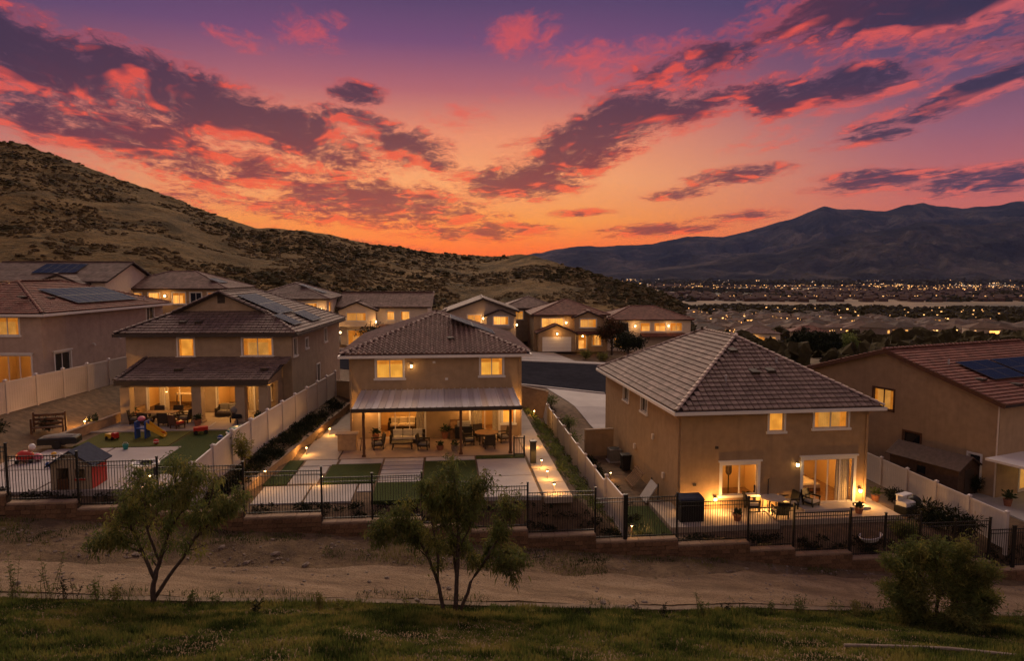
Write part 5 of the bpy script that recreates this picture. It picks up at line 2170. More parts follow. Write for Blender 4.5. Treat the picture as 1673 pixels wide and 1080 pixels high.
for k, (u, v, w) in enumerate([(5.3, 36.6, 'third'), (5.3, 34.5, 'second'), (5.3, 32.3, 'nearest'), (5.4, 41.0, 'fourth')]):
    ground_lamp('path light on the right walk of the middle yard, %s from the iron fence' % w, UV(u, v, 0.045), 16)
ground_lamp('path light at the foot of the low tan wall, left walk', UV(-8.15, 40.6, 0.04), 14)
ground_lamp('path light among the plants above the low tan wall', UV(-8.9, 34.2, 0.55), 9)
ground_lamp('path light on the left walk beside the house corner', UV(-7.6, 45.5, 0.04), 14)
ground_lamp('path light near the side-yard wall right of the middle house', UV(7.0, 52.5, -0.5), 14)
ground_lamp('path light between the concrete slabs of the middle yard', UV(-6.25, 34.7, 0.04), 8)

# --- left yard
AZ = 1.145
t = thing('playhouse', 'beige toy playhouse with slate roof and red side behind the iron fence', 'playhouse', UV(-16.55, 32.2, AZ), RA)
m = MB(); wall_faces(m, 1.0, 1.0, [(0.35, 0.65, 0.45, 0.8)], 0, 0.05)
m = MB(lambda p: (p[0] - 0.85, -0.7 - p[1], p[2])); wall_faces(m, 1.7, 1.2, [(0.25, 0.75, 0.02, 0.98), (1.0, 1.42, 0.5, 0.92)], 0, 0.06); m.face([(0, 0, 1.2), (1.7, 0, 1.2), (0.85, 0, 1.72)]); m.build('front_wall', beige_pl, t)
m = MB(); m.box(-0.85, -0.64, 0, -0.79, 0.7, 1.2); m.box(-0.79, 0.64, 0, 0.79, 0.7, 1.2); m.build('side_wall', beige_pl, t)
m = MB(); m.box(0.79, -0.64, 0, 0.85, 0.7, 1.2); m.build('red_side_wall', red_pl, t)
m = MB()
for s in (-1, 1):
    m.add([(0, -0.85, 1.8), (0, 0.85, 1.8), (s * 1.05, 0.85, 1.1), (s * 1.05, -0.85, 1.1), (0, -0.85, 1.73), (0, 0.85, 1.73), (s * 1.02, 0.85, 1.04), (s * 1.02, -0.85, 1.04)],
          [(0, 1, 2, 3), (7, 6, 5, 4), (0, 3, 7, 4), (2, 6, 7, 3), (1, 5, 6, 2)])
m.build('roof', slate_pl, t)
m = MB(); m.box(0.15, -0.78, 0.42, 0.59, -0.70, 0.5); m.build('window_ledge', red_pl, t)
m = MB(); m.box(-0.58, -0.76, 0.04, -0.12, -0.72, 0.5); m.build('half_door', wood_post, t)
t = thing('water_table', 'round white toy water table beside the playhouse', 'toy', UV(-14.2, 33.4, AZ), 0.3)
m = MB(); m.lathe([(0.5, 0.42), (0.62, 0.5), (0.64, 0.62), (0.56, 0.62), (0.48, 0.52), (0.2, 0.5)], 20); m.build('basin', white_pl, t)
for k in range(3):
    a = k * 2.094
    m = MB(); m.tube([(0.4 * math.cos(a), 0.4 * math.sin(a), 0), (0.38 * math.cos(a), 0.38 * math.sin(a), 0.45)], 0.06, 8); m.build('leg', slate_pl, t)
m = MB(); m.blob((0.05, 0.05, 0.62), (0.3, 0.2, 0.12), 8, 5, 0.2); m.build('toy_pile', black_pl, t)
t = thing('ride_on_toy', 'red round ride-on toy with pale head on the mauve concrete', 'toy', UV(-21.3, 36.4, AZ), 0.4)
m = MB(); m.blob((0, 0, 0.32), (0.42, 0.36, 0.30), 12, 7); m.build('body', red_pl, t, smooth=True)
m = MB(); m.blob((0.28, 0.2, 0.72), (0.17, 0.17, 0.17), 10, 6); m.build('head', white_pl, t, smooth=True)
m = MB(); m.blob((0.55, 0.0, 0.2), (0.24, 0.22, 0.2), 10, 6); m.build('seat', pink_pl, t, smooth=True)
for x, y in ((-0.3, -0.28), (0.3, -0.28), (-0.3, 0.28), (0.3, 0.28)):
    m = MB(); m.tube([(x, y - 0.04, 0.1), (x, y + 0.04, 0.1)], 0.1, 10); m.build('wheel', black_pl, t)
t = thing('toy_tricycle', 'small white toy tricycle on the mauve concrete', 'toy', UV(-19.4, 35.6, AZ), 0.9)
m = MB(); m.tube([(-0.3, 0, 0.15), (0, 0, 0.32), (0.3, 0, 0.28)], 0.04, 6); m.tube([(0.3, 0, 0.15), (0.26, 0, 0.55)], 0.03, 6); m.bar((0.26, -0.18, 0.55), (0.26, 0.18, 0.55), 0.04); m.build('frame', white_pl, t)
m = MB(); m.bbox(-0.2, -0.1, 0.3, 0.02, 0.1, 0.38, 0.02); m.build('seat', white_pl, t)
for x, y, r in ((0.3, 0, 0.15), (-0.3, -0.18, 0.11), (-0.3, 0.18, 0.11)):
    m = MB(); m.tube([(x, y - 0.03, r), (x, y + 0.03, r)], r, 12); m.build('wheel', blue_pl, t)
t = thing('toddler_slide', 'blue and yellow toddler climber with slide on the pale lawn', 'slide', UV(-17.6, 41.3, AZ), 0.1)
m = MB(); m.box(-0.35, -0.3, 0, -0.27, 0.3, 1.0); m.box(0.2, -0.3, 0, 0.28, 0.3, 1.0); m.bbox(-0.27, -0.3, 0.55, 0.2, 0.3, 0.62, 0.01); m.build('tower', blue_pl, t)
m = MB(); m.add([(0.285, -0.22, 0.62), (0.285, 0.22, 0.62), (1.25, 0.22, 0.08), (1.25, -0.22, 0.08), (0.285, -0.22, 0.56), (0.285, 0.22, 0.56), (1.25, 0.22, 0.02), (1.25, -0.22, 0.02)], [(0, 1, 2, 3), (7, 6, 5, 4), (0, 3, 7, 4), (1, 5, 6, 2), (2, 6, 7, 3)])
for s in (-0.24, 0.22):
    m.add([(0.285, s, 0.56), (1.25, s, 0.02), (1.25, s, 0.2), (0.285, s, 0.95), (0.285, s + 0.02, 0.56), (1.25, s + 0.02, 0.02), (1.25, s + 0.02, 0.2), (0.285, s + 0.02, 0.95)], [(0, 1, 2, 3), (7, 6, 5, 4), (3, 2, 6, 7), (2, 1, 5, 6)])
m.build('chute', yellow_pl, t)
m = MB(); m.blob((-0.05, 0, 1.12), (0.22, 0.22, 0.16), 10, 6); m.build('roof', pink_pl, t, smooth=True)
t = thing('toy_truck', 'yellow and orange toy truck lying on the pale lawn', 'toy', UV(-19.2, 41.0, AZ), -0.3)
m = MB(); m.bbox(-0.35, -0.17, 0.1, 0.1, 0.17, 0.34, 0.03); m.build('bed', yellow_pl, t)
m = MB(); m.bbox(0.11, -0.16, 0.1, 0.36, 0.16, 0.42, 0.04); m.build('cab', red_pl, t)
for x in (-0.22, 0.22):
    for y in (-0.18, 0.18):
        m = MB(); m.tube([(x, y - 0.03, 0.1), (x, y + 0.03, 0.1)], 0.1, 10); m.build('wheel', black_pl, t)
t = thing('turtle_sandbox', 'teal domed sandbox with pale lid edge beside the white fence', 'sandbox', UV(-12.2, 41.6, AZ), 0.0)
m = MB(); m.lathe([(0.75, 0.0), (0.8, 0.18), (0.75, 0.22)], 18); m.build('tray', white_pl, t)
m = MB(); m.blob((0, 0, 0.223), (0.76, 0.66, 0.3), 14, 8); m.build('lid', teal_pl, t, smooth=True)
t = thing('toy_wagon', 'red and white toy wagon at the porch edge', 'toy', UV(-14.6, 42.0, AZ), 0.5)
m = MB(); m.bbox(-0.4, -0.22, 0.18, 0.4, 0.22, 0.42, 0.02); m.build('tub', red_pl, t)
m = MB(); m.bar((0.4, 0, 0.3), (0.85, 0, 0.6), 0.03); m.build('handle', white_pl, t)
for x in (-0.28, 0.28):
    for y in (-0.23, 0.23):
        m = MB(); m.tube([(x, y - 0.03, 0.12), (x, y + 0.03, 0.12)], 0.12, 10); m.build('wheel', black_pl, t)
t = thing('small_trailer', 'low dark covered trailer at the left edge of mauve concrete', 'trailer', UV(-21.2, 39.4, AZ), 0.25)
m = MB(); m.bbox(-0.95, -0.45, 0.25, 0.95, 0.45, 0.62, 0.06); m.build('tub', black_pl, t)
m = MB(); m.blob((0, 0, 0.62), (0.9, 0.42, 0.14), 12, 6); m.build('cover', cushion_g, t)
for y in (-0.48, 0.48):
    m = MB(); m.tube([(0, y - 0.05, 0.22), (0, y + 0.05, 0.22)], 0.22, 14); m.build('wheel', black_pl, t)
t = thing('garden_bench', 'dark wooden garden bench frame at the far left of the yard', 'bench', UV(-22.9, 41.5, 1.4), 0.3)
for x in (-0.8, 0.8):
    m = MB(); m.box(x - 0.05, -0.25, 0, x + 0.05, -0.15, 1.0); m.box(x - 0.05, 0.2, 0, x + 0.05, 0.3, 1.3); m.build('post', wood_post, t)
for k in range(3):
    m = MB(); m.box(-0.75, 0.21, 0.55 + k * 0.25, 0.75, 0.25, 0.7 + k * 0.25); m.build('slat', wood_post, t)
m = MB(); m.box(-0.75, -0.25, 0.42, 0.75, 0.2, 0.48); m.build('seat', wood_post, t)
table('long wooden dining table under the tiled porch', UV(-18.2, 45.4, 1.1), RA * 0.4, 2.0, 0.95, 0.75)
for k, (dx, dy, a, w) in enumerate([(-0.6, -0.85, 3.14, 'front left'), (0.6, -0.85, 3.14, 'front right'), (-0.6, 0.85, 0, 'back left'), (0.6, 0.85, 0, 'back right'), (1.5, 0, -1.57, 'right end'), (-1.5, 0, 1.57, 'left end')]):
    armchair('dark chair at the porch dining table, %s seat' % w, UV(-18.2 + dx, 45.4 + dy, 1.1), a, 'chairs at the porch table')
t = thing('stroller', 'dark stroller with hood standing under the right half of the porch', 'stroller', UV(-13.4, 45.0, 1.1), 0.5)
m = MB(); m.bbox(-0.3, -0.35, 0.35, 0.3, 0.3, 0.6, 0.06); m.build('seat', black_pl, t)
m = MB(); m.blob((0, 0.15, 0.85), (0.34, 0.34, 0.3), 12, 6); m.build('hood', cushion_g, t, smooth=True)
for x, y, r in ((-0.33, 0.25, 0.2), (0.33, 0.25, 0.2), (0, -0.5, 0.16)):
    m = MB(); m.tube([(x - 0.03, y, r), (x + 0.03, y, r)], r, 14); m.build('wheel', black_pl, t)
m = MB(); m.tube([(-0.25, 0.3, 0.5), (-0.25, 0.65, 1.0), (0.25, 0.65, 1.0), (0.25, 0.3, 0.5)], 0.02, 6); m.tube([(0, -0.5, 0.16), (0, -0.1, 0.5)], 0.025, 6); m.build('frame', steel, t)
sofa('small dark loveseat under the right half of the tiled porch', UV(-14.6, 47.3, 1.1), RA * 0.4, 1.5, cushion_g, 2)
for k, (u, v, w) in enumerate([(-15.6, 44.4, 'left of the dark stroller'), (-12.0, 46.4, 'right of the dark stroller'), (-20.7, 47.2, 'left of the dining table')]):
    potted('porch potted plant %s' % w, UV(u, v, 1.1), 1.0)
ground_lamp('path light on the dirt bank above the porch-side garden wall', UV((-30 + 44 * SA) / CA + 3.6, 44.0, 1.2), 40)
ground_lamp('path light on the dirt bank at the far left edge', UV((-30 + 37 * SA) / CA + 2.2, 37.0, 1.7), 24)
ground_lamp('path light beside the playhouse on the right', UV(-13.4, 31.9, 1.14), 5)
armchair('red patio chair at the left edge of the porch', UV(-16.6, 43.8, 1.1), 2.6, None, red_pl, wood_post)

for lab, u, v, r, m_ in [('small yellow ball on the mauve concrete near the ride-on toy', -20.4, 37.3, 0.14, yellow_pl), ('red ball lying at the edge of the pale lawn', -16.2, 39.6, 0.15, red_pl),
                         ('blue ball lying on the dark lawn by the sandbox', -12.9, 40.2, 0.16, blue_pl), ('white ball between the playhouse and water table', -15.0, 34.6, 0.15, white_pl)]:
    t = thing('toy_ball', lab, 'ball', UV(u, v, AZ), 0.0)
    m = MB(); m.blob((0, 0, r), (r, r, r), 12, 8); m.build('ball_skin', m_, t, smooth=True)
    m = MB(); m.lathe([(r * 1.004, r - 0.02), (r * 1.004, r + 0.02)], 12); m.build('stripe', white_pl if m_ is not white_pl else red_pl, t)
for lab, u, v, m_ in [('red toy bucket on the pale lawn beside the slide', -16.6, 41.6, red_pl), ('teal toy bucket on the concrete before the lawn', -17.4, 38.6, teal_pl), ('pink toy bucket near the small white tricycle', -18.6, 36.5, pink_pl)]:
    t = thing('toy_bucket', lab, 'bucket', UV(u, v, AZ), 0.0)
    m = MB(); m.lathe([(0.11, 0.0), (0.15, 0.26), (0.165, 0.26), (0.165, 0.28), (0.14, 0.28), (0.10, 0.03)], 12); m.build('pail', m_, t)
    m = MB(); m.tube([(-0.15, 0, 0.27), (-0.1, 0, 0.38), (0.1, 0, 0.38), (0.15, 0, 0.27)], 0.012, 5); m.build('handle', white_pl, t)
for k, (u, v, w) in enumerate([(-11.7, 43.6, 'at the right corner of the tiled porch'), (-21.6, 43.8, 'at the left corner of the tiled porch')]):
    potted('tall potted plant %s' % w, UV(u, v, 1.1), 1.2)

# --- right yard
CZ = -1.995
t = thing('deck_box', 'tall black plastic deck storage box behind the iron fence', 'box', UV(12.6, 33.4, CZ), RA)
m = MB(); m.bbox(-0.62, -0.38, 0, 0.62, 0.38, 1.15, 0.02); m.build('body', black_pl, t)
m = MB(); m.add([(-0.66, -0.42, 1.152), (0.66, -0.42, 1.152), (0.66, 0.42, 1.152), (-0.66, 0.42, 1.152), (-0.6, -0.36, 1.24), (0.6, -0.36, 1.24), (0.6, 0.36, 1.3), (-0.6, 0.36, 1.3)],
                [(0, 1, 5, 4), (1, 2, 6, 5), (2, 3, 7, 6), (3, 0, 4, 7), (4, 5, 6, 7), (3, 2, 1, 0)]); m.build('lid', slate_pl, t)
table('round dark patio table with pale cloth before the brown house', UV(17.55, 34.3, CZ), RA, 1.3, 1.3, 0.72, cushion, iron, True)
for a, w in ((0.2, 'right side'), (1.6, 'house side'), (3.0, 'left side'), (4.6, 'fence side')):
    armchair('pale cushioned patio chair at the round table, %s' % w, UV(17.55 + 1.1 * math.cos(a), 34.3 + 1.1 * math.sin(a), CZ), RA + a - math.pi / 2, 'chairs at the round pale table', cushion, iron)
t = thing('patio_umbrella', 'folded pale patio umbrella on a dark stand beside the sliding door', 'umbrella', UV(19.1, 35.3, CZ), RA)
m = MB(); m.tube([(0, 0, 0.06), (0, 0, 1.95)], 0.03, 8); m.build('pole', iron, t)
m = MB(); m.lathe([(0.30, 0.0), (0.30, 0.05), (0.05, 0.09)], 14); m.build('base', iron, t)
m = MB(); m.lathe([(0.05, 0.75), (0.22, 0.85), (0.24, 1.2), (0.16, 1.6), (0.05, 1.9)], 9); m.build('canopy', cushion, t)
armchair('pale lounge chair facing the iron fence near the umbrella', UV(19.9, 34.6, CZ), RA + 0.5, None, cushion, iron)
potted('potted plant left of the brown house sliding door', UV(19.75, 35.7, CZ), 0.8)
potted('potted plant with leaning stems at the right corner of the brown house', UV(24.1, 35.3, CZ - 0.1), 1.0)
t = thing('play_kitchen', 'white and dark play kitchen cart near the right fence', 'cart', UV(25.2, 34.3, -2.52), RA + 0.4)
m = MB(); m.bbox(-0.5, -0.35, 0.1, 0.5, 0.35, 0.55, 0.03); m.build('base', black_pl, t)
m = MB(); m.bbox(-0.42, -0.3, 0.553, 0.42, 0.3, 0.78, 0.04); m.build('tray', white_pl, t)
m = MB(); m.box(-0.42, 0.2, 0.783, 0.42, 0.3, 1.1); m.bbox(-0.46, -0.1, 1.102, 0.46, 0.32, 1.16, 0.02); m.build('canopy', white_pl, t)
for x in (-0.38, 0.38):
    for y in (-0.3, 0.3):
        m = MB(); m.tube([(x, y - 0.04, 0.1), (x, y + 0.04, 0.1)], 0.1, 10); m.build('wheel', black_pl, t)
t = thing('barbecue_grill', 'dark kettle grill under a cover beside the play kitchen', 'grill', UV(26.3, 35.1, -2.8), RA)
m = MB(); m.blob((0, 0, 0.75), (0.36, 0.36, 0.3), 14, 8); m.build('bowl', black_pl, t, smooth=True)
for k in range(3):
    a = k * 2.094
    m = MB(); m.bar((0.36 * math.cos(a), 0.36 * math.sin(a), 0), (0.15 * math.cos(a), 0.15 * math.sin(a), 0.6), 0.035); m.build('leg', steel, t)
m = MB(); m.bar((-0.1, 0, 1.08), (0.1, 0, 1.08), 0.04); m.build('handle', steel, t)
t = thing('oval_tub', 'oval pale-rimmed tub lying in the planting strip by the fence', 'tub', UV(21.4, 31.6, -2.72), 0.6)
m = MB(); m.lathe([(0.4, 0.0), (0.52, 0.22), (0.56, 0.24), (0.52, 0.26), (0.38, 0.06), (0.02, 0.05)], 16); o_ = m.build('tub', white_pl, t); o_.scale = (1.5, 0.8, 1)
m = MB(); m.blob((0, 0, 0.1), (0.5, 0.28, 0.06), 10, 5, 0.2); m.build('soil_fill', soil, t)
for k, (u, v, w) in enumerate([(14.2, 35.5, 'below the lower left window of the brown house'), (16.6, 35.6, 'between the window and sliding door of the brown house'), (21.9, 33.4, 'at the front edge of the brown house patio'), (15.0, 33.0, 'behind the iron fence beside the black deck box')]):
    potted('potted plant %s' % w, UV(u, v, CZ), 0.75)
# C side yard
t = thing('air_conditioner', 'grey air conditioner unit beside the left wall of the brown house', 'air conditioner', UV(11.7, 45.6, -2.28), RA)
m = MB(); m.bbox(-0.42, -0.42, 0.06, 0.42, 0.42, 0.9, 0.03); m.build('case', steel, t)
m = MB(); m.lathe([(0.36, 0.902), (0.36, 0.93), (0.05, 0.95)], 16); m.build('fan_guard', black_pl, t)
m = MB(); m.box(-0.5, -0.5, 0, 0.5, 0.5, 0.058); m.build('pad', concrete, t)
t = thing('wheelie_bin', 'black wheeled bin beside the left wall of the brown house', 'bin', UV(11.9, 43.4, -2.28), RA)
m = MB(); m.add([(-0.24, -0.26, 0.05), (0.24, -0.26, 0.05), (0.24, 0.26, 0.05), (-0.24, 0.26, 0.05), (-0.3, -0.34, 1.0), (0.3, -0.34, 1.0), (0.3, 0.34, 1.0), (-0.3, 0.34, 1.0)],
                [(0, 3, 2, 1), (0, 1, 5, 4), (1, 2, 6, 5), (2, 3, 7, 6), (3, 0, 4, 7), (4, 5, 6, 7)]); m.build('body', black_pl, t)
m = MB(); m.bbox(-0.32, -0.36, 1.003, 0.32, 0.36, 1.08, 0.03); m.build('lid', black_pl, t)
for x in (-0.26, 0.26):
    m = MB(); m.tube([(x - 0.03, 0.3, 0.12), (x + 0.03, 0.3, 0.12)], 0.12, 12); m.build('wheel', black_pl, t)
t = thing('slatted_frame', 'leaning slatted pale wooden frame against the side of the brown house', 'frame', UV(11.75, 40.2, -2.28), RA)
for k in range(7):
    m = MB(); m.bar((-0.55, -0.8 + k * 0.25, 0.08), (0.25, -0.8 + k * 0.25, 1.0), 0.09, 0.03); m.build('slat', wood_m, t)
for z, x in ((0.2, -0.50), (0.9, 0.12)):
    m = MB(); m.bar((x - 0.03, -0.9, z), (x - 0.03, 0.9, z), 0.05, 0.06); m.build('rail', wood_m, t)
t = thing('leaning_board', 'folded pale table-top panel leaning near the house corner', 'panel', UV(11.6, 37.1, -2.15), RA)
m = MB(); m.add([(-0.4, -0.6, 0.02), (-0.4, 0.6, 0.02), (0.25, 0.6, 1.0), (0.25, -0.6, 1.0), (-0.35, -0.6, 0.0), (-0.35, 0.6, 0.0), (0.30, 0.6, 0.98), (0.30, -0.6, 0.98)],
                [(0, 1, 2, 3), (7, 6, 5, 4), (0, 4, 5, 1), (1, 5, 6, 2), (2, 6, 7, 3), (3, 7, 4, 0)]); m.build('panel', mat('grey_board', (0.36, 0.34, 0.33), 0.6, 0.15), t)
m = MB(); m.bar((0.3, -0.6, 0), (0.3, -0.6, 1.1), 0.05); m.bar((0.3, 0.6, 0), (0.3, 0.6, 1.1), 0.05); m.build('leg', iron, t)
ground_lamp('path light in the strip below the raised white fence end', UV(9.0, 31.5, -1.9), 9)
ground_lamp('path light at the far end of the brown house side yard', UV(10.4, 41.4, -2.25), 5)
ground_lamp('path light at the right corner of the brown house patio', UV(24.5, 36.0, -2.05), 16)
# E yard
t = thing('garden_shed', 'dark brown garden shed with low gable roof behind the right fence', 'shed', (26.2, 41.6, -2.5), R(24))
m = MB(); m.box(-1.0, -2.2, 0, 1.0, 2.2, 1.75); m.add([(-1.0, -2.2, 1.75), (1.0, -2.2, 1.75), (0, -2.2, 2.35), (-1.0, 2.2, 1.75), (1.0, 2.2, 1.75), (0, 2.2, 2.35)], [(0, 1, 2), (3, 5, 4)]); m.build('wall', mat('shed_brown', (0.10, 0.06, 0.04), 0.8, 0.3, 5.0), t)
m = MB()
for s in (-1, 1):
    m.add([(0, -2.4, 2.45), (0, 2.4, 2.45), (s * 1.2, 2.4, 1.72), (s * 1.2, -2.4, 1.72), (0, -2.4, 2.37), (0, 2.4, 2.37), (s * 1.17, 2.4, 1.65), (s * 1.17, -2.4, 1.65)], [(0, 1, 2, 3), (7, 6, 5, 4), (0, 3, 7, 4), (1, 5, 6, 2), (2, 6, 7, 3)])
m.build('roof', mat('shed_roof', (0.11, 0.075, 0.06), 0.9, 0.3, 5.0), t)
m = MB(); m.box(-1.03, -0.2, 0.95, -1.005, 0.35, 1.4); m.build('window', glass_dark, t)
m = MB(); m.box(-0.42, -2.24, 0.05, 0.42, -2.205, 1.65); m.build('door', dark_trim, t)
for k, (x, y, w) in enumerate([(29.6, 36.3, 'left'), (31.2, 35.8, 'right')]):
    armchair('dark garden chair under the white cover at right edge, %s one' % w, (x, y, -2.36), 0.4 + k, 'chairs by the right-edge house')
potted('dark shrub in a pot before the right-edge house window', (28.0, 37.6, -2.4), 1.1)
# bed seen through the sliding door of the right-hand house
hx, hy = 9.02, 35.8
ch, sh_ = math.cos(R(7)), math.sin(R(7))
def in_right(a, n, z):
    return (hx + a * ch - n * sh_, hy + a * sh_ + n * ch, -2.0 + z)
t = thing('bed', 'pale bed seen through the sliding door of the brown house', 'bed', in_right(8.3, 2.6, 0.02), R(7 + 90))
m = MB(); m.bbox(-0.9, -0.8, 0.15, 0.95, 0.8, 0.35, 0.02); m.build('base', wood_m, t)
m = MB(); m.bbox(-0.9, -0.78, 0.353, 0.95, 0.78, 0.62, 0.08); m.build('mattress', cushion, t)
m = MB(); m.bbox(0.96, -0.85, 0.1, 1.03, 0.85, 1.15, 0.03); m.build('headboard', wood_post, t)
for y in (-0.4, 0.4):
    m = MB(); m.blob((0.65, y, 0.72), (0.2, 0.3, 0.1), 10, 6); m.build('pillow', white_pl, t, smooth=True)
table('dark console table seen inside the sliding door at left', in_right(6.8, 1.6, 0.02), R(97), 1.2, 0.5, 0.8, wood_post, wood_post, name='console_table')
t = thing('floor_lamp', 'dark punching-bag shaped lamp seen inside the lower left window', 'lamp', in_right(3.55, 1.8, 0.02), 0)
m = MB(); m.tube([(0, 0, 0.0), (0, 0, 1.4)], 0.03, 6); m.build('stand', iron, t)
m = MB(); m.lathe([(0.1, 1.3), (0.18, 1.45), (0.18, 1.9), (0.06, 2.05)], 10); m.build('shade', cushion_g, t)
# sofa inside the middle house
def in_mid(a, n, z):
    c, s = math.cos(R(5.7)), math.sin(R(5.7))
    return (-10.42 + a * c - n * s, 43.3 + a * s + n * c, z)
sofa('pale sofa seen through the middle house sliding door', in_mid(3.2, 2.6, 0.03), R(5.7), 2.0, cushion)
table('kitchen island seen through the porch house sliding door', (-23.6, 49.4, 1.07), R(2), 1.8, 0.8, 0.92, cushion, wood_post, name='kitchen_island')


# ================================================================== plants
leaf_green = leaf_mat('leaf_green', (0.15, 0.175, 0.05), (0.07, 0.09, 0.026), 1.6)
leaf_olive = leaf_mat('leaf_olive', (0.26, 0.235, 0.06), (0.11, 0.115, 0.035), 1.3)
leaf_dark = mat('leaf_dark', (0.026, 0.034, 0.014), 0.8, 0.5, 1.5, spec=0.15)
leaf_rust = mat('leaf_rust', (0.11, 0.05, 0.022), 0.8, 0.5, 1.5, spec=0.15)
bark = mat('bark', (0.085, 0.06, 0.048), 0.9, 0.4, 10.0, 0.6, 25)
stalk_m = mat('dry_stalk', (0.16, 0.115, 0.05), 0.9, 0.4, 6.0)


def leaf_quads(pos, dirs, L, Wd, g, droop=0.25):
    """elongated leaf faces: pos (n,3), dirs (n,3) unit"""
    n = len(pos)
    r = g.normal(size=(n, 3))
    side = np.cross(dirs, r)
    side /= (np.linalg.norm(side, axis=1, keepdims=True) + 1e-9)
    L = L * (0.6 + 0.8 * g.random(n))[:, None]
    Wd = Wd * (0.7 + 0.6 * g.random(n))[:, None]
    tip = pos + dirs * L
    tip[:, 2] -= droop * L[:, 0]
    mid = pos + dirs * L * 0.5
    V = np.stack([pos, mid + side * Wd * 0.5, tip, mid - side * Wd * 0.5], 1).reshape(-1, 3)
    F = np.arange(4 * n).reshape(n, 4)
    return V, F


def tree(name, label, loc, limbs, nsub, leaves, spread, m, seed, cat='tree', group=None, leaf=(0.16, 0.045), droop=0.4, twig=0.8, trunk_mat=bark, up=0.25, cls=1.0, size=1.0, wide=1.0):
    """limbs: list of point lists with radii [(x,y,z,r)...] relative to the base; leaves hang on random twigs along the outer limbs"""
    g = np.random.default_rng(seed)
    rg = random.Random(seed)
    root = thing(name, label, cat, loc, 0, group)
    wood = MB()
    ends = []
    for L in limbs:
        L = [(q[0] * wide, q[1] * wide, q[2] * size, q[3]) for q in L]
        P = [Vector(q[:3]) for q in L]
        # soften with extra points and a little wander
        pts, rad = [], []
        for i in range(len(L) - 1):
            for k in range(3):
                f = k / 3
                w = Vector((rg.uniform(-1, 1), rg.uniform(-1, 1), rg.uniform(-0.5, 0.5))) * (0.03 if (i or k) else 0)
                pts.append(P[i].lerp(P[i + 1], f) + w)
                rad.append(L[i][3] * (1 - f) + L[i + 1][3] * f)
        pts.append(P[-1])
        rad.append(L[-1][3])
        wood.tube(pts, rad, 7)
        n = len(pts)
        for s in range(nsub):
            f = 0.35 + 0.65 * rg.random() ** 0.8
            i = min(int(f * (n - 1)), n - 2)
            b = pts[i].lerp(pts[i + 1], f * (n - 1) - i)
            d = (pts[i + 1] - pts[i]).normalized()
            a = rg.random() * 6.283
            out = Vector((math.cos(a), math.sin(a), rg.uniform(-0.15, 0.9)))
            d2 = (d * 0.5 + out).normalized()
            ln = spread * rg.uniform(0.45, 1.1) * (1.05 - 0.4 * f)
            p1 = b + d2 * ln * 0.5
            p2 = p1 + (d2 + Vector((rg.uniform(-.4, .4), rg.uniform(-.4, .4), up - 0.3 * rg.random()))).normalized() * ln * 0.5
            r0 = rad[i] * 0.45
            wood.tube([b, p1, p2], [max(r0, 0.008), max(r0 * 0.6, 0.006), 0.004], 5)
            ends.append((b, p1, p2))
            for q in range(3):
                bb = p1.lerp(p2, rg.random())
                e = bb + Vector((rg.gauss(0, 1), rg.gauss(0, 1), rg.gauss(0.1, 0.7))).normalized() * ln * 0.4 * twig
                wood.tube([bb, e], [0.006, 0.003], 4)
                ends.append((bb, bb.lerp(e, 0.5), e))
    wood.build('trunk', trunk_mat, root, smooth=True)
    E = np.array([[list(a), list(b), list(c)] for a, b, c in ends])
    wts = 0.3 + g.random(len(E)) ** 2 * 2.2
    wts /= wts.sum()
    k = g.choice(len(E), size=leaves, p=wts)
    f = g.random(leaves)[:, None]
    pos = np.where(f < 0.5, E[k, 0] + (E[k, 1] - E[k, 0]) * f * 2, E[k, 1] + (E[k, 2] - E[k, 1]) * (f - 0.5) * 2)
    pos = pos + g.normal(size=(leaves, 3)) * 0.15 * cls
    d = g.normal(size=(leaves, 3)) * 0.7 + (E[k, 2] - E[k, 0]) * 1.2
    d[:, 2] -= 0.15
    d /= np.linalg.norm(d, axis=1, keepdims=True)
    V, F = leaf_quads(pos, d, leaf[0], leaf[1], g, droop)
    me = np_mesh('crown', V, F, m if isinstance(m, list) else [m])
    if isinstance(m, list) and len(m) > 1:
        # leaves of one twig share a shade
        me.polygons.foreach_set('material_index', ((k * 7919) % 10 < 4).astype(np.int32))
    link(me, 'crown', root)
    return root


def L_(*p, k=1.0):
    return [(a * k, b * k, c * k, d) for a, b, c, d in p]


# --- three trees on the grass slope
fz = lambda u, v: float(front_z(np.array([float(u)]), np.array([float(v)]))[0])


def place_front(X, Y):
    u, v = toUV(X, Y)
    return (X, Y, fz(u, v))


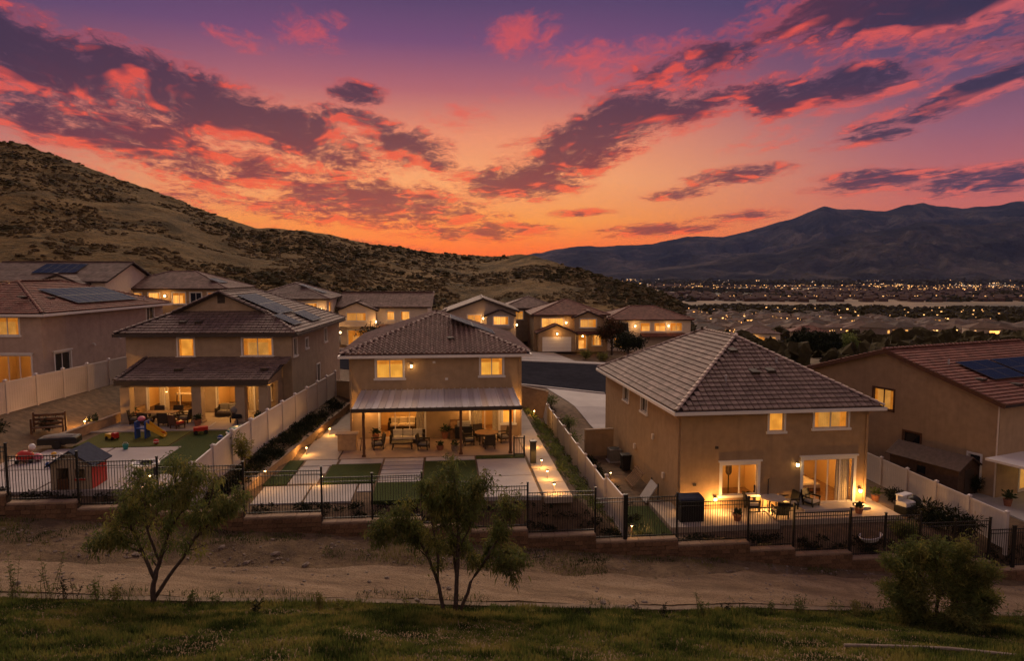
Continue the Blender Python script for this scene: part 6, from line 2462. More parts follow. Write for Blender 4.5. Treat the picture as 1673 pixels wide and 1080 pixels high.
b0 = place_front(-12.2, 22.3)
tree('young_tree', 'thin leaning tree with sparse olive crown, left on the grass edge', b0, [
    L_((0, 0, -0.1, 0.10), (0.05, 0, 0.6, 0.085), (0.25, 0.1, 1.2, 0.07), (0.65, 0.2, 2.2, 0.05), (0.9, 0.3, 3.3, 0.03), (1.0, 0.3, 4.3, 0.012)),
    L_((0.12, 0.02, 0.75, 0.07), (-0.35, 0.2, 1.5, 0.055), (-0.8, 0.2, 2.3, 0.04), (-1.0, 0.1, 3.2, 0.015)),
    L_((0.3, 0.1, 1.3, 0.05), (0.1, -0.2, 2.1, 0.04), (0.0, -0.3, 3.2, 0.02), (0.2, -0.3, 4.0, 0.01)),
    L_((0.05, 0.05, 0.15, 0.07), (0.8, 0.2, 1.0, 0.06), (1.7, 0.3, 2.0, 0.05), (2.3, 0.3, 3.1, 0.03), (2.6, 0.2, 4.0, 0.012)),
    L_((1.7, 0.3, 2.0, 0.04), (2.5, 0.0, 2.6, 0.03), (3.3, 0.0, 3.3, 0.012)),
    L_((-0.4, 0.2, 1.55, 0.04), (-1.1, -0.1, 1.9, 0.03), (-1.7, -0.1, 2.0, 0.012)),
    L_((0.65, 0.2, 2.2, 0.04), (1.4, 0.0, 3.0, 0.03), (1.8, 0.0, 3.9, 0.012)),
], 20, 9800, 1.0, [leaf_green, leaf_olive], 41, droop=0.5, size=1.12, wide=0.86, leaf=(0.18, 0.045), cls=0.75)
b1 = place_front(-2.1, 23.0)
tree('young_tree', 'multi-trunk round tree with full olive crown, centre foreground', b1, [
    L_((-0.3, 0, -0.1, 0.075), (-0.5, 0, 0.9, 0.065), (-0.95, 0.1, 1.9, 0.05), (-1.5, 0.1, 2.6, 0.035), (-1.9, 0.1, 3.4, 0.012)),
    L_((-0.55, 0, 1.0, 0.05), (-0.5, -0.2, 1.9, 0.04), (-0.7, -0.2, 3.0, 0.025), (-0.8, -0.1, 4.2, 0.01)),
    L_((0.15, 0, -0.1, 0.085), (0.2, 0, 1.2, 0.07), (0.25, 0.1, 2.4, 0.055), (0.15, 0.1, 3.6, 0.03), (0.1, 0.1, 4.7, 0.01)),
    L_((0.1, 0.1, -0.1, 0.07), (0.15, 0.3, 1.1, 0.055), (0.0, 0.5, 2.3, 0.04), (-0.2, 0.6, 3.8, 0.012)),
    L_((0.3, 0, -0.05, 0.07), (0.75, 0.0, 1.0, 0.055), (1.3, 0.0, 1.7, 0.045), (1.9, -0.1, 2.6, 0.03), (2.3, 0, 3.6, 0.012)),
    L_((0.25, 0.05, 2.0, 0.045), (0.8, -0.1, 3.0, 0.03), (1.2, -0.1, 4.2, 0.012)),
    L_((-1.5, 0.1, 2.6, 0.03), (-2.2, 0.1, 2.9, 0.02), (-2.6, 0, 2.5, 0.01)),
    L_((1.35, 0.0, 1.75, 0.035), (2.0, 0.1, 1.9, 0.025), (2.4, 0.1, 1.5, 0.01)),
], 22, 14500, 1.0, [leaf_green, leaf_olive], 43, droop=0.5, size=1.1, wide=0.9, leaf=(0.18, 0.045), cls=0.75)
b2 = place_front(15.9, 24.6)
tree('bushy_tree', 'dense low bushy shrub-tree on the grass at right foreground', b2, [
    L_((0, 0, -0.1, 0.08), (-0.5, 0, 0.8, 0.06), (-1.0, 0, 1.6, 0.04), (-1.5, 0.1, 2.3, 0.012)),
    L_((0.05, 0, -0.1, 0.08), (0.1, 0.1, 1.0, 0.06), (0.0, 0.1, 2.0, 0.04), (0.1, 0.1, 3.0, 0.012)),
    L_((0.1, 0, -0.1, 0.07), (0.6, 0, 0.8, 0.055), (1.2, -0.1, 1.5, 0.04), (1.8, -0.1, 2.1, 0.012)),
    L_((-0.3, 0, 0.5, 0.05), (-1.0, -0.3, 0.9, 0.04), (-1.8, -0.3, 1.4, 0.012)),
    L_((0.4, 0, 0.6, 0.05), (1.2, 0.3, 0.9, 0.04), (2.0, 0.3, 1.0, 0.012)),
    L_((0.1, 0.1, 1.0, 0.05), (0.7, 0.3, 1.9, 0.03), (1.0, 0.3, 2.8, 0.012)),
    L_((0.0, 0.1, 1.2, 0.05), (-0.6, 0.3, 2.0, 0.03), (-0.8, 0.3, 2.7, 0.012)),
    L_((0.0, 0, 0.1, 0.04), (-0.7, -0.2, 0.35, 0.03), (-1.4, -0.2, 0.6, 0.012)),
    L_((0.0, 0, 0.1, 0.04), (0.7, -0.3, 0.35, 0.03), (1.5, -0.3, 0.55, 0.012)),
    L_((0.0, 0, 0.1, 0.04), (0.0, -0.7, 0.4, 0.03), (0.2, -1.2, 0.7, 0.012)),
], 26, 34000, 0.95, [leaf_green, leaf_olive], 47, leaf=(0.16, 0.04), droop=0.15, up=0.5, cls=0.8)


# --- grass on the near slope
def grass_mat():
    m = bpy.data.materials.new('grass_blades')
    m.use_nodes = True
    T = NT(m.node_tree)
    b = m.node_tree.nodes['Principled BSDF']
    tc = T.n('ShaderNodeTexCoord')
    n1 = T.noise(tc.outputs['Object'], 0.6, 5, 0.66)
    n2 = T.noise(tc.outputs['Object'], 5.0, 3, 0.6)
    c = T.ramp(n1, [(0.40, (0.022, 0.036, 0.009, 1)), (0.5, (0.085, 0.11, 0.025, 1)), (0.62, (0.22, 0.19, 0.052, 1))])
    c = T.mix(T.step(n2, 0.5, 0.72, 0.0, 0.55), c, (0.19, 0.16, 0.05, 1))
    T.link(c, b.inputs['Base Color'])
    b.inputs['Roughness'].default_value = 0.8
    b.inputs['Specular IOR Level'].default_value = 0.15
    tr = T.n('ShaderNodeBsdfTranslucent')
    T.link(c, tr.inputs[0])
    mx = T.n('ShaderNodeMixShader')
    mx.inputs[0].default_value = 0.4
    T.link(b.outputs[0], mx.inputs[1])
    T.link(tr.outputs[0], mx.inputs[2])
    T.link(mx.outputs[0], m.node_tree.nodes['Material Output'].inputs[0])
    return m


GRASS = grass_mat()


def grass(name, label, n, u0, u1, v0f, v1f, h, seed, thr=None, wdt=0.02, lean=0.45):
    g = np.random.default_rng(seed)
    U = u0 + (u1 - u0) * g.random(n)
    V = v0f(U) + (v1f(U) - v0f(U)) * g.random(n)
    f = fbm(U * 0.5, V * 0.5, 4, seed)
    keep = np.ones(n, bool) if thr is None else f > thr
    U, V, f = U[keep], V[keep], f[keep]
    n = len(U)
    Z = front_z(U, V)
    P = np.stack([U * CA - V * SA, U * SA + V * CA, Z - 0.02], -1)
    hh = h * (0.45 + 0.8 * g.random(n)) * (0.45 + 2.6 * np.clip(f + 0.2, 0, 0.6) ** 1.2)
    a = g.random(n) * 6.283
    lx = np.stack([np.cos(a), np.sin(a), np.zeros(n)], -1) * (lean * hh * g.random(n))[:, None]
    sd = np.stack([-np.sin(a), np.cos(a), np.zeros(n)], -1) * wdt * (0.6 + 0.8 * g.random(n))[:, None]
    up = np.zeros((n, 3))
    up[:, 2] = hh
    V3 = np.stack([P - sd, P + sd, P + up * 0.6 + lx * 0.45 + sd * 0.6, P + up + lx, P + up * 0.6 + lx * 0.45 - sd * 0.6], 1)
    base = np.arange(n)[:, None] * 5
    F = np.concatenate([base + np.array([[0, 1, 2, 4]]), base + np.array([[4, 2, 3, 3]])], 0)
    # quads + triangles: split into triangles for one flat array
    Ft = np.concatenate([base + np.array([[0, 1, 2]]), base + np.array([[0, 2, 4]]), base + np.array([[4, 2, 3]])], 0)
    return tag(link(np_mesh(name, V3.reshape(-1, 3), Ft, GRASS), name), label, 'grass', kind='stuff')


grass('grass_slope', 'rough green and straw-coloured grass over the near slope', 230000, -26, 26, lambda U: 0 * U + 13.2, lambda U: edge_v(U) - 0.1 + 0.5 * fbm(U * 0.6, U * 0, 3, 8), 0.20, 71)
grass('grass_tufts', 'sparse dry grass tufts along the edge of the dirt path', 7000, -26, 27, lambda U: edge_v(U) - 0.5, lambda U: edge_v(U) + 0.9, 0.17, 73, thr=0.09, lean=1.1, wdt=0.014)


def weed(label, loc, h, n, seed, group='tall weeds along the path edge'):
    g = random.Random(seed)
    t = thing('tall_weed', label, 'weed', loc, 0, group)
    m = MB()
    V, D = [], []
    for k in range(n):
        a = g.random() * 6.283
        r = 0.25 * g.random()
        b = Vector((math.cos(a) * r, math.sin(a) * r, -0.05))
        hh = h * g.uniform(0.55, 1.0)
        e = b + Vector((g.uniform(-.25, .25) * hh, g.uniform(-.25, .25) * hh, hh))
        mid = b.lerp(e, 0.5) + Vector((g.uniform(-.06, .06), g.uniform(-.06, .06), 0))
        m.tube([b, mid, e], [0.012, 0.009, 0.003], 4)
        for q in range(24):
            f = 0.2 + 0.8 * g.random()
            p = (b.lerp(mid, f * 2) if f < 0.5 else mid.lerp(e, f * 2 - 1))
            V.append(list(p))
            D.append([g.gauss(0, 1), g.gauss(0, 1), g.gauss(0.6, 0.5)])
    m.build('stem', stalk_m, t)
    V = np.array(V)
    D = np.array(D)
    D /= np.linalg.norm(D, axis=1, keepdims=True)
    A, F = leaf_quads(V, D, 0.13, 0.03, np.random.default_rng(seed), 0.2)
    link(np_mesh('leaves', A, F, g.choice([leaf_green, leaf_olive, leaf_dark])), 'leaves', t)
    return t


k = 0
for X, Y, h, n in [(-17.2, 21.7, 0.8, 7), (-16.2, 21.6, 1.7, 6), (-15.3, 21.7, 1.9, 6), (-14.6, 21.6, 1.0, 7), (-13.9, 21.8, 0.9, 7), (-13.2, 21.8, 0.7, 6), (-10.7, 22.0, 0.7, 6), (-9.9, 21.9, 0.6, 5), (-18.2, 21.0, 0.9, 8),
                   (-6.6, 22.4, 0.7, 8), (-5.9, 22.4, 0.5, 6), (-3.7, 22.9, 0.7, 3), (-0.6, 23.2, 0.5, 4), (0.6, 23.2, 0.45, 4), (4.6, 24.4, 0.6, 3), (5.6, 24.2, 0.7, 4), (7.1, 24.4, 1.0, 9), (8.1, 24.6, 0.6, 5),
                   (9.8, 24.9, 0.7, 6), (10.9, 25.0, 0.9, 8), (12.3, 25.0, 0.9, 5), (13.2, 25.2, 0.9, 8), (18.2, 25.4, 0.8, 8), (19.4, 25.2, 0.9, 8), (-8.3, 21.4, 0.45, 6), (2.6, 22.8, 0.5, 5)]:
    weed('tall leafy weed at the grass edge beside the dirt path', place_front(X, Y), h, n, 300 + k)
    k += 1

# clods and pebbles, dry grass on the rough bank
g = np.random.default_rng(55)
n = 5200
U = -24 + 52 * g.random(n)
V = 24.6 + 5.5 * g.random(n)
keep = (fbm(U * 0.5, V * 0.8, 4, 57) > 0.0) & (V > edge_v(U) + 0.3)
U, V = U[keep], V[keep]
Pb = np.stack([U * CA - V * SA, U * SA + V * CA, front_z(U, V) + 0.015], -1)
tag(link(blob_cloud('gravel', Pb, 0.015 + 0.06 * g.random(len(Pb)) ** 3, stone_m, nu=5, nv=3, seed=56, flat=0.7), 'gravel'), 'loose clods and gravel over the dirt bench', 'gravel', kind='stuff')
grass('dry_bank_grass', 'thin dry grass on the rough bank below the block wall', 26000, -25, 27, lambda U: 0 * U + 27.6, lambda U: 0 * U + 30.1, 0.13, 75, thr=0.03, wdt=0.012, lean=0.9)
# stones on the dirt
for k in range(30):
    u = rng.uniform(-24, 27)
    v = rng.uniform(26.2, 29.9) if k % 3 else rng.uniform(24.6, 26.5)
    s = rng.uniform(0.05, 0.14)
    m = MB()
    m.blob((0, 0, s * 0.3), (s * rng.uniform(0.9, 1.8), s, s * 0.65), 7, 5, 0.25)
    tag(m.build('stone', stone_m, None, UV(u, v, fz(u, v)), rng.random() * 3), 'small loose pale stone lying on the dirt bench', 'stone', 'loose stones on the dirt bench')
# dead pipe lying in the grass, lower right
m = MB()
p = [Vector(place_front(x, y)) + Vector((0, 0, 0.12)) for x, y in ((9.2, 18.1), (10.6, 18.0), (12.0, 17.9), (13.6, 17.6))]
m.tube(p, 0.05, 8)
tag(m.build('irrigation_pipe', mat('pale_pipe', (0.3, 0.24, 0.18), 0.7, 0.3)), 'pale irrigation pipe lying in the grass at lower right', 'pipe')


# --- planting in the yards
def leaf_bed(name, label, pts, n_each, r, m, seed, cat='ground cover', kind='stuff', group=None, L=0.14, Wd=0.06, zup=0.8):
    g = np.random.default_rng(seed)
    pts = np.array(pts)
    k = g.integers(0, len(pts), n_each * len(pts))
    d = g.normal(size=(len(k), 3))
    d /= np.linalg.norm(d, axis=1, keepdims=True)
    d[:, 2] = np.abs(d[:, 2]) * zup
    rr = r * g.random(len(k)) ** 0.5
    pos = pts[k] + d * rr[:, None]
    V, F = leaf_quads(pos, d, L, Wd, g, 0.1)
    o = link(np_mesh(name, V, F, m), name)
    return tag(o, label, cat, group, kind)


bed = []
for k in range(190):
    v = rng.uniform(31.2, 53)
    uu = ab_u(v) + rng.uniform(0.2, 1.0)
    bed.append(UV(uu, v, gz(uu, v) + 0.02))
leaf_bed('ground_cover', 'dark ground cover on the strip under the white fence, middle yard left', bed, 70, 0.34, [leaf_dark], 81)
bed = []
for k in range(150):
    v = rng.uniform(31.4, 54)
    uu = rng.uniform(6.3, 8.2)
    bed.append(UV(uu, v, gz(uu, v) + 0.02))
leaf_bed('ground_cover', 'dark green planting on the slope right of the walk', bed, 70, 0.32, [leaf_green], 82)
bed = []
for k in range(120):
    v = rng.uniform(33, 47)
    uu = rng.uniform(8.6, 10.2)
    bed.append(UV(uu, v, gz(uu, v) + 0.02))
leaf_bed('ground_cover', 'dark planting below the white fence in the brown house side yard', bed, 60, 0.3, [leaf_dark], 83)
bed = []
for a, b, z in CAPS:
    for k in range(int((b - a) * 4.0)):
        uu = rng.uniform(a, b)
        if 12.0 < uu < 14.5 and rng.random() < 0.5:
            continue
        v = rng.uniform(30.85, 31.7)
        bed.append(UV(uu, v, gz(uu, v) + 0.02))
leaf_bed('ground_cover', 'low dark plants in the strip just behind the iron fence', bed, 60, 0.26, [leaf_dark], 84)


def shrub(label, loc, r, h, n, m, seed, group=None, name='shrub', L=0.16, Wd=0.05):
    g = np.random.default_rng(seed)
    rg = random.Random(seed)
    t = thing(name, label, 'shrub', loc, 0, group)
    st = MB()
    tips = []
    for k in range(9):
        a = rg.random() * 6.283
        e = Vector((math.cos(a) * r * rg.uniform(.2, .8), math.sin(a) * r * rg.uniform(.2, .8), h * rg.uniform(0.5, 0.95)))
        st.tube([(0, 0, -0.05), tuple(e * 0.5 + Vector((0, 0, 0.1 * h))), tuple(e)], [0.02, 0.014, 0.006], 4)
        tips.append(list(e))
        tips.append(list(e * 0.6 + Vector((0, 0, 0.1 * h))))
    st.build('stem', bark, t)
    tips = np.array(tips)
    k = g.integers(0, len(tips), n)
    d = g.normal(size=(n, 3))
    d /= np.linalg.norm(d, axis=1, keepdims=True)
    pos = tips[k] + d * (r * 0.45 * g.random(n)[:, None] ** 0.6) * np.array([1, 1, 0.8])
    pos[:, 2] = np.maximum(pos[:, 2], 0.04)
    V, F = leaf_quads(pos, d, L, Wd, g, 0.1)
    link(np_mesh('foliage', V, F, m), 'foliage', t)
    return t


shrub('spiky grey-green shrub by the right fence near the play kitchen', UV(25.6, 32.9, -2.75), 0.9, 1.3, 1100, leaf_dark, 90, L=0.35)
shrub('second spiky dark shrub at the right fence nearer the iron fence', UV(26.9, 32.3, -3.0), 0.9, 1.2, 1100, leaf_dark, 91, L=0.35)
shrub('rounded shrub behind the iron fence right of the oval tub', UV(23.3, 31.7, -2.95), 0.8, 1.1, 1200, leaf_green, 92)
shrub('dark shrub at the foot of the right fence, house end', UV(26.3, 37.0, -2.8), 0.7, 0.9, 800, leaf_dark, 93)
shrub('tall thin shrub above the low tan wall against the white fence', UV(ab_u(34.5) + 0.6, 34.5, 0.8), 0.55, 2.2, 900, leaf_olive, 94)
shrub('low shrub on the dirt bank beside the porch-side wall', UV((-30 + 42 * SA) / CA + 2.8, 42, 1.5), 0.6, 0.8, 800, leaf_dark, 95)
shrub('dark shrub in the far left corner of the dirt bank', UV((-30 + 39 * SA) / CA + 2.0, 39, 1.8), 0.6, 1.0, 800, leaf_dark, 96)
shrub('dark bush in the left corner behind the iron fence', UV(-21.6, 30.95, 1.25), 0.7, 1.0, 900, leaf_dark, 97)
shrub('leafy shrub behind the fence of the right-edge house', (27.6, 39.8, -2.45), 0.7, 1.1, 900, leaf_dark, 98)
for k, (u, v, r, h) in enumerate([(8.9, 57.5, 0.8, 0.9), (9.5, 60.0, 0.9, 1.0), (7.2, 57.8, 0.6, 0.8), (10.2, 55.0, 0.9, 1.0), (9.0, 53.0, 0.9, 1.0), (9.3, 49.5, 0.9, 1.0), (8.0, 62.5, 0.7, 0.7), (6.4, 63.5, 0.6, 0.6)]):
    shrub('low shrub on the bank beside the pale driveway', UV(u, v, gz(u, v)), r, h, 700, leaf_green if k % 2 else leaf_dark, 110 + k, 'shrubs on the driveway bank')
for k, (u, v, r, h, w) in enumerate([(0.5, 94.5, 0.9, 0.9, 'left of the far driveway'), (2.8, 95.0, 0.9, 1.0, 'left of the far garage'), (20.2, 96.0, 1.0, 1.1, 'right of the far driveway'), (22.5, 95.0, 1.0, 1.0, 'at the far kerb right of the driveway')]):
    shrub('clipped front-yard shrub %s' % w, UV(u, v, gz(u, v)), r, h, 600, leaf_olive, 130 + k, 'front-yard shrubs across the street', L=0.3, Wd=0.1)


# ================================================================== houses across the street and up the hill
def hip_any(W, D, H, pitch, ov):
    if D >= W:
        return hip_planes(W, D, H, pitch, ov)
    h = D / 2 + ov
    zr = H + h * pitch
    x0, x1, y0, y1 = -ov, W + ov, -ov, D + ov
    A = (x0, y0, H); B = (x1, y0, H); C = (x1, y1, H); E = (x0, y1, H)
    P = (x0 + h, D / 2, zr); Q = (x1 - h, D / 2, zr)
    return {'front': [A, B, Q, P], 'right': [B, C, Q], 'back': [C, E, P, Q], 'left': [E, A, P]}, [(A, P), (E, P), (B, Q), (C, Q), (P, Q)]


def far_house(label, X, Y, z, rot, W, D, H, roof, wm, tm, wins, pitch=0.36, ov=0.5, bumps=(), porch=None, garage=None, sol=None, right=(), lamps=(), trim=white_trim):
    h = house_root('tract_house', label, X, Y, z, rot)
    h['group'] = 'houses across the street and up the hill'
    front = [w[:4] for w in wins if not any(b[0] <= (w[0] + w[1]) / 2 <= b[1] and (w[2] > b[3] if len(b) > 3 else True) for b in bumps)]
    T = shell(h, W, D, H, {'front': [w[:4] for w in wins if w[4] != 'bump'], 'right': list(right)}, wm)
    f = T['front']
    for w in wins:
        if w[4] == 'bump':
            continue
        window(h, f, *w[:4], w[4] if rng.random() < 0.85 else 'dark', panes=w[5] if len(w) > 5 else 2, trim=trim)
    for w in right:
        window(h, T['right'], *w[:4], lit_far, panes=1)
    z0 = H + 0.02
    if roof == 'hip':
        pl, ed = hip_any(W, D, z0, pitch, ov)
        planes = list(pl.values())
        pr = pl['right']
    elif roof == 'gablex':
        zr = z0 + (D / 2 + ov) * pitch
        planes = [[(-ov, -ov, z0), (W + ov, -ov, z0), (W + ov, D / 2, zr), (-ov, D / 2, zr)], [(W + ov, D + ov, z0), (-ov, D + ov, z0), (-ov, D / 2, zr), (W + ov, D / 2, zr)]]
        ed = [((-ov, D / 2, zr), (W + ov, D / 2, zr))]
        pr = planes[0]
        m = MB()
        for x in (0, W):
            m.face([(x, 0, H), (x, D, H), (x, D / 2, H + D / 2 * pitch + 0.1)])
        m.build('gable_wall', wm, h)
    else:
        zr = z0 + (W / 2 + ov) * pitch
        planes = [[(-ov, D + ov, z0), (-ov, -ov, z0), (W / 2, -ov, zr), (W / 2, D + ov, zr)], [(W + ov, -ov, z0), (W + ov, D + ov, z0), (W / 2, D + ov, zr), (W / 2, -ov, zr)]]
        ed = [((W / 2, -ov, zr), (W / 2, D + ov, zr))]
        pr = planes[1]
        m = MB()
        for y in (0, D):
            m.face([(0, y, H), (W, y, H), (W / 2, y, H + W / 2 * pitch + 0.1)])
        m.build('gable_wall', wm, h)
        m = MB()
        for s in (-1, 1):
            m.bar((W / 2 + s * (W / 2 + ov), -ov - 0.04, z0 - 0.1), (W / 2, -ov - 0.04, zr - 0.1), 0.08, 0.28)
        m.build('rake_board', dark_trim, h)
    rf = roof_deck(planes, 0.14).build('roof', deck_dark, h)
    lay_tiles(rf, [(p, 0) for p in planes], 'flat', tm, 0, edges=(), w=0.4, course=0.42)
    mm = MB()
    for a, b in ed:
        mm.tube([Vector(a) + Vector((0, 0, 0.06)), Vector(b) + Vector((0, 0, 0.06))], 0.12, 6)
    mm.build('ridge_cap', tm, rf)
    # projecting front gables: (x0, x1, depth, base z, top z, [lit windows])
    for (x0, x1, dp, zb, zt, ww) in bumps:
        m = MB(lambda p: (x0 + p[0], -dp - p[1], p[2]))
        wall_faces(m, x1 - x0, zt, ww, zb)
        m.T = None
        rise = (x1 - x0) / 2 * 0.42
        m.face([(x0, -dp, zt), (x1, -dp, zt), ((x0 + x1) / 2, -dp, zt + rise)])
        m.face([(x0, -dp, zb), (x0, -0.01, zb), (x0, -0.01, zt), (x0, -dp, zt)])
        m.face([(x1, -dp, zb), (x1, -0.01, zb), (x1, -0.01, zt), (x1, -dp, zt)])
        m.face([(x0, -dp, zb), (x1, -dp, zb), (x1, -0.01, zb), (x0, -0.01, zb)])
        bw = m.build('front_bay', wm, h)
        for w in ww:
            window(bw, lambda p: (x0 + p[0], -dp - p[1], p[2]), *w, lit_far, panes=2)
        c = (x0 + x1) / 2
        e = 0.35
        re = rise + e * 0.42
        g1 = [(x0 - e, -0.0 + 2.2, zt - e * 0.42 + 0.06), (x0 - e, -dp - e, zt - e * 0.42 + 0.06), (c, -dp - e, zt + rise + 0.06), (c, 2.2, zt + rise + 0.06)]
        g2 = [(x1 + e, -dp - e, zt - e * 0.42 + 0.06), (x1 + e, 2.2, zt - e * 0.42 + 0.06), (c, 2.2, zt + rise + 0.06), (c, -dp - e, zt + rise + 0.06)]
        b_ = roof_deck([g1, g2], 0.16).build('bay_roof', deck_dark, h)
        lay_tiles(b_, [(g1, 0), (g2, 0)], 'flat', tm, 0, w=0.4, course=0.42)
    if garage:
        x0, x1, dp = garage
        m = MB()
        for k in range(4):
            m.bbox(x0, -dp - 0.06, 0.02 + k * 0.56, x1, -dp - 0.005, 0.56 + k * 0.56, 0.0)
        m.build('garage_door', white_trim, h)
    if porch:
        x0, x1, dp, zt = porch
        p = [(x0, -dp, zt - 0.35), (x1, -dp, zt - 0.35), (x1, -0.02, zt), (x0, -0.02, zt)]
        q = roof_deck([p], 0.12).build('porch_roof', deck_dark, h)
        lay_tiles(q, [(p, 0)], 'flat', tm, 0, w=0.4, course=0.42)
        for x in (x0 + 0.25, x1 - 0.25):
            m = MB()
            m.box(x - 0.17, -dp + 0.1, 0, x + 0.17, -dp + 0.44, zt - 0.48)
            m.build('porch_post', wm, q)
    if sol:
        solar(rf, pr, *sol)
    for a, n, zz, w in lamps:
        m = MB()
        m.blob((a, -n, zz), (0.12, 0.12, 0.14), 8, 5)
        lm = m.build('porch_lamp', bulb, h)
        point_light('porch_lamp_light', lm, (a, -n - 0.35, zz), w)
    return h


LF = lit_far
far_house('pale two-storey house with long brown gable roof beyond the street, left', -23.7, 94, 0.5, 3, 12.0, 9.5, 5.5, 'gablex', stucco_cream, tile_brown,
          [(6.4, 7.4, 3.7, 4.9, LF, 1), (8.3, 9.5, 3.7, 4.9, LF, 1), (1.0, 4.2, 0.3, 2.3, LF, 3), (6.5, 9.0, 0.6, 2.2, LF, 2)],
          bumps=[(0.0, 5.0, 1.2, 2.9, 5.2, [(1.1, 3.7, 0.8 + 2.9, 4.8)])], porch=(5.2, 10.5, 2.4, 3.1), lamps=[(5.1, 1.6, 3.6, 60), (0.4, 2.2, 2.2, 40)])
far_house('grey two-storey house with front gable beyond the street, centre', -9.2, 101, -0.2, 4, 9.8, 13, 5.2, 'gabley', stucco_grey, tile_grey,
          [(2.6, 4.6, 3.6, 4.7, LF, 2), (1.0, 3.4, 0.5, 2.2, LF, 2)], bumps=[(5.4, 9.4, 1.2, 2.8, 4.7, [(1.0, 3.2, 3.3, 4.5)])], lamps=[(4.9, 0.6, 4.2, 50), (9.9, 0.4, 3.2, 30)])
far_house('small hip-roof house squeezed behind the garage house', -1.5, 116, -0.6, 2, 9.0, 10, 5.3, 'hip', stucco_taupe, tile_brown,
          [(5.6, 7.6, 3.4, 4.8, LF, 2), (1.5, 3.4, 3.4, 4.8, LF, 2), (5.6, 7.6, 0.6, 2.2, LF, 2)], lamps=[(8.2, 0.4, 2.4, 40)])
far_house('tan house with white garage door and two front gables beyond the street', 3.4, 105.5, -1.2, 4, 11.4, 11, 5.4, 'hip', stucco_tan, tile_red,
          [(1.2, 4.6, 3.5, 4.9, LF, 3), (6.6, 8.2, 0.1, 2.3, LF, 1), (9.2, 10.6, 0.6, 2.2, LF, 2)], bumps=[(0.4, 6.0, 2.8, 0.0, 2.9, []), (6.2, 10.4, 0.8, 2.9, 5.1, [(0.9, 3.4, 3.5, 4.8)])],
          garage=(1.0, 5.4, 2.8), porch=(6.3, 11.3, 1.8, 2.9), lamps=[(3.2, 3.2, 2.75, 50), (7.4, 1.4, 2.2, 60), (5.0, 0.3, 4.2, 30)])
far_house('long low-hipped house with five lit windows right of the garage house', 15.6, 112, -2.2, 3, 14.0, 10, 5.2, 'hip', stucco_cream, tile_red,
          [(1.0, 3.6, 3.3, 4.7, LF, 2), (5.6, 7.2, 3.3, 4.7, LF, 1), (7.9, 9.8, 3.3, 4.7, LF, 2), (10.6, 12.6, 3.3, 4.7, LF, 2), (1.2, 3.4, 0.6, 2.2, LF, 2)], porch=(5.5, 13.0, 2.2, 2.9), lamps=[(4.6, 0.5, 4.2, 45), (10.2, 0.4, 4.2, 30)])
far_house('hip-roof house with solar panels behind the porch house, right', -33.2, 86, 2.1, 6, 9.6, 12, 5.3, 'hip', stucco_cream, tile_grey,
          [(6.0, 8.4, 3.5, 4.8, LF, 2)], sol=(3.2, 1.4, 3, 2), right=[(1.5, 3.6, 3.5, 4.8)], lamps=[(9.0, 0.4, 4.0, 30)])
far_house('brown hip-roof house with a row of lit windows behind the porch house', -51.5, 87, 3.4, 4, 14.5, 11, 5.3, 'hip', stucco_tan, tile_brown,
          [(2.2, 4.2, 3.4, 4.8, LF, 2), (5.0, 6.4, 3.4, 4.8, LF, 1), (8.0, 9.6, 3.4, 4.8, LF, 2), (10.2, 11.6, 3.4, 4.8, LF, 2), (12.4, 14.0, 3.4, 4.8, LF, 2)], sol=(1.8, 1.6, 3, 1), lamps=[(7.2, 0.4, 4.4, 40), (1.4, 0.4, 4.4, 30)])
far_house('grey-roofed gable house with solar panels at the upper left', -63.0, 80, 4.3, 3, 15.0, 12, 5.4, 'gablex', stucco_cream, tile_grey,
          [(5.2, 7.6, 3.6, 4.8, LF, 2), (1.5, 3.4, 3.6, 4.8, LF, 2)], bumps=[(8.0, 13.0, 1.5, 3.0, 5.2, [])], sol=(6.0, 2.4, 5, 2), lamps=[(7.8, 0.5, 4.6, 50), (4.4, 0.4, 4.6, 40)])
far_house('partly cropped brown gable house at the far left edge', -78.0, 78, 4.6, 3, 14.0, 12, 5.4, 'gabley', stucco_rose, tile_brown, [(9.0, 11.0, 3.6, 4.8, LF, 2)])
far_house('small brown-roofed house behind the pale gable-roof house', -12.2, 122, 0.6, 2, 10.5, 10, 3.2, 'hip', stucco_taupe, tile_brown, [(1.5, 3.4, 0.9, 2.2, LF, 2), (6.0, 8.0, 0.9, 2.2, LF, 2)], lamps=[(4.6, 0.4, 2.3, 40)])
far_house('brown-roofed house low behind the grey front-gable house', 2.0, 128, -0.8, 0, 11.0, 10, 3.4, 'hip', stucco_cream, tile_brown, [(1.5, 3.4, 0.9, 2.2, LF, 2), (6.0, 8.0, 0.9, 2.2, LF, 2)], lamps=[(4.6, 0.4, 2.3, 40)])
far_house('tan house with brown hip roof down the slope behind the big hip roof', 78.0, 232, -15.0, -8, 13.0, 10, 5.0, 'hip', stucco_cream, tile_brown, [(1.5, 3.4, 2.4, 3.9, LF, 2), (6.0, 8.0, 2.4, 3.9, LF, 2), (9.5, 11.5, 2.4, 3.9, LF, 2)], lamps=[(4.8, 0.4, 3.6, 60)])
far_house('tan house with red hip roof down the slope, second behind the hip roof', 108.0, 262, -17.0, -12, 13.0, 10, 5.0, 'hip', stucco_tan, tile_red, [(1.5, 3.4, 2.4, 3.9, LF, 2), (6.0, 8.0, 2.4, 3.9, LF, 2), (9.5, 11.5, 2.4, 3.9, LF, 2)], lamps=[(4.8, 0.4, 3.6, 60)])


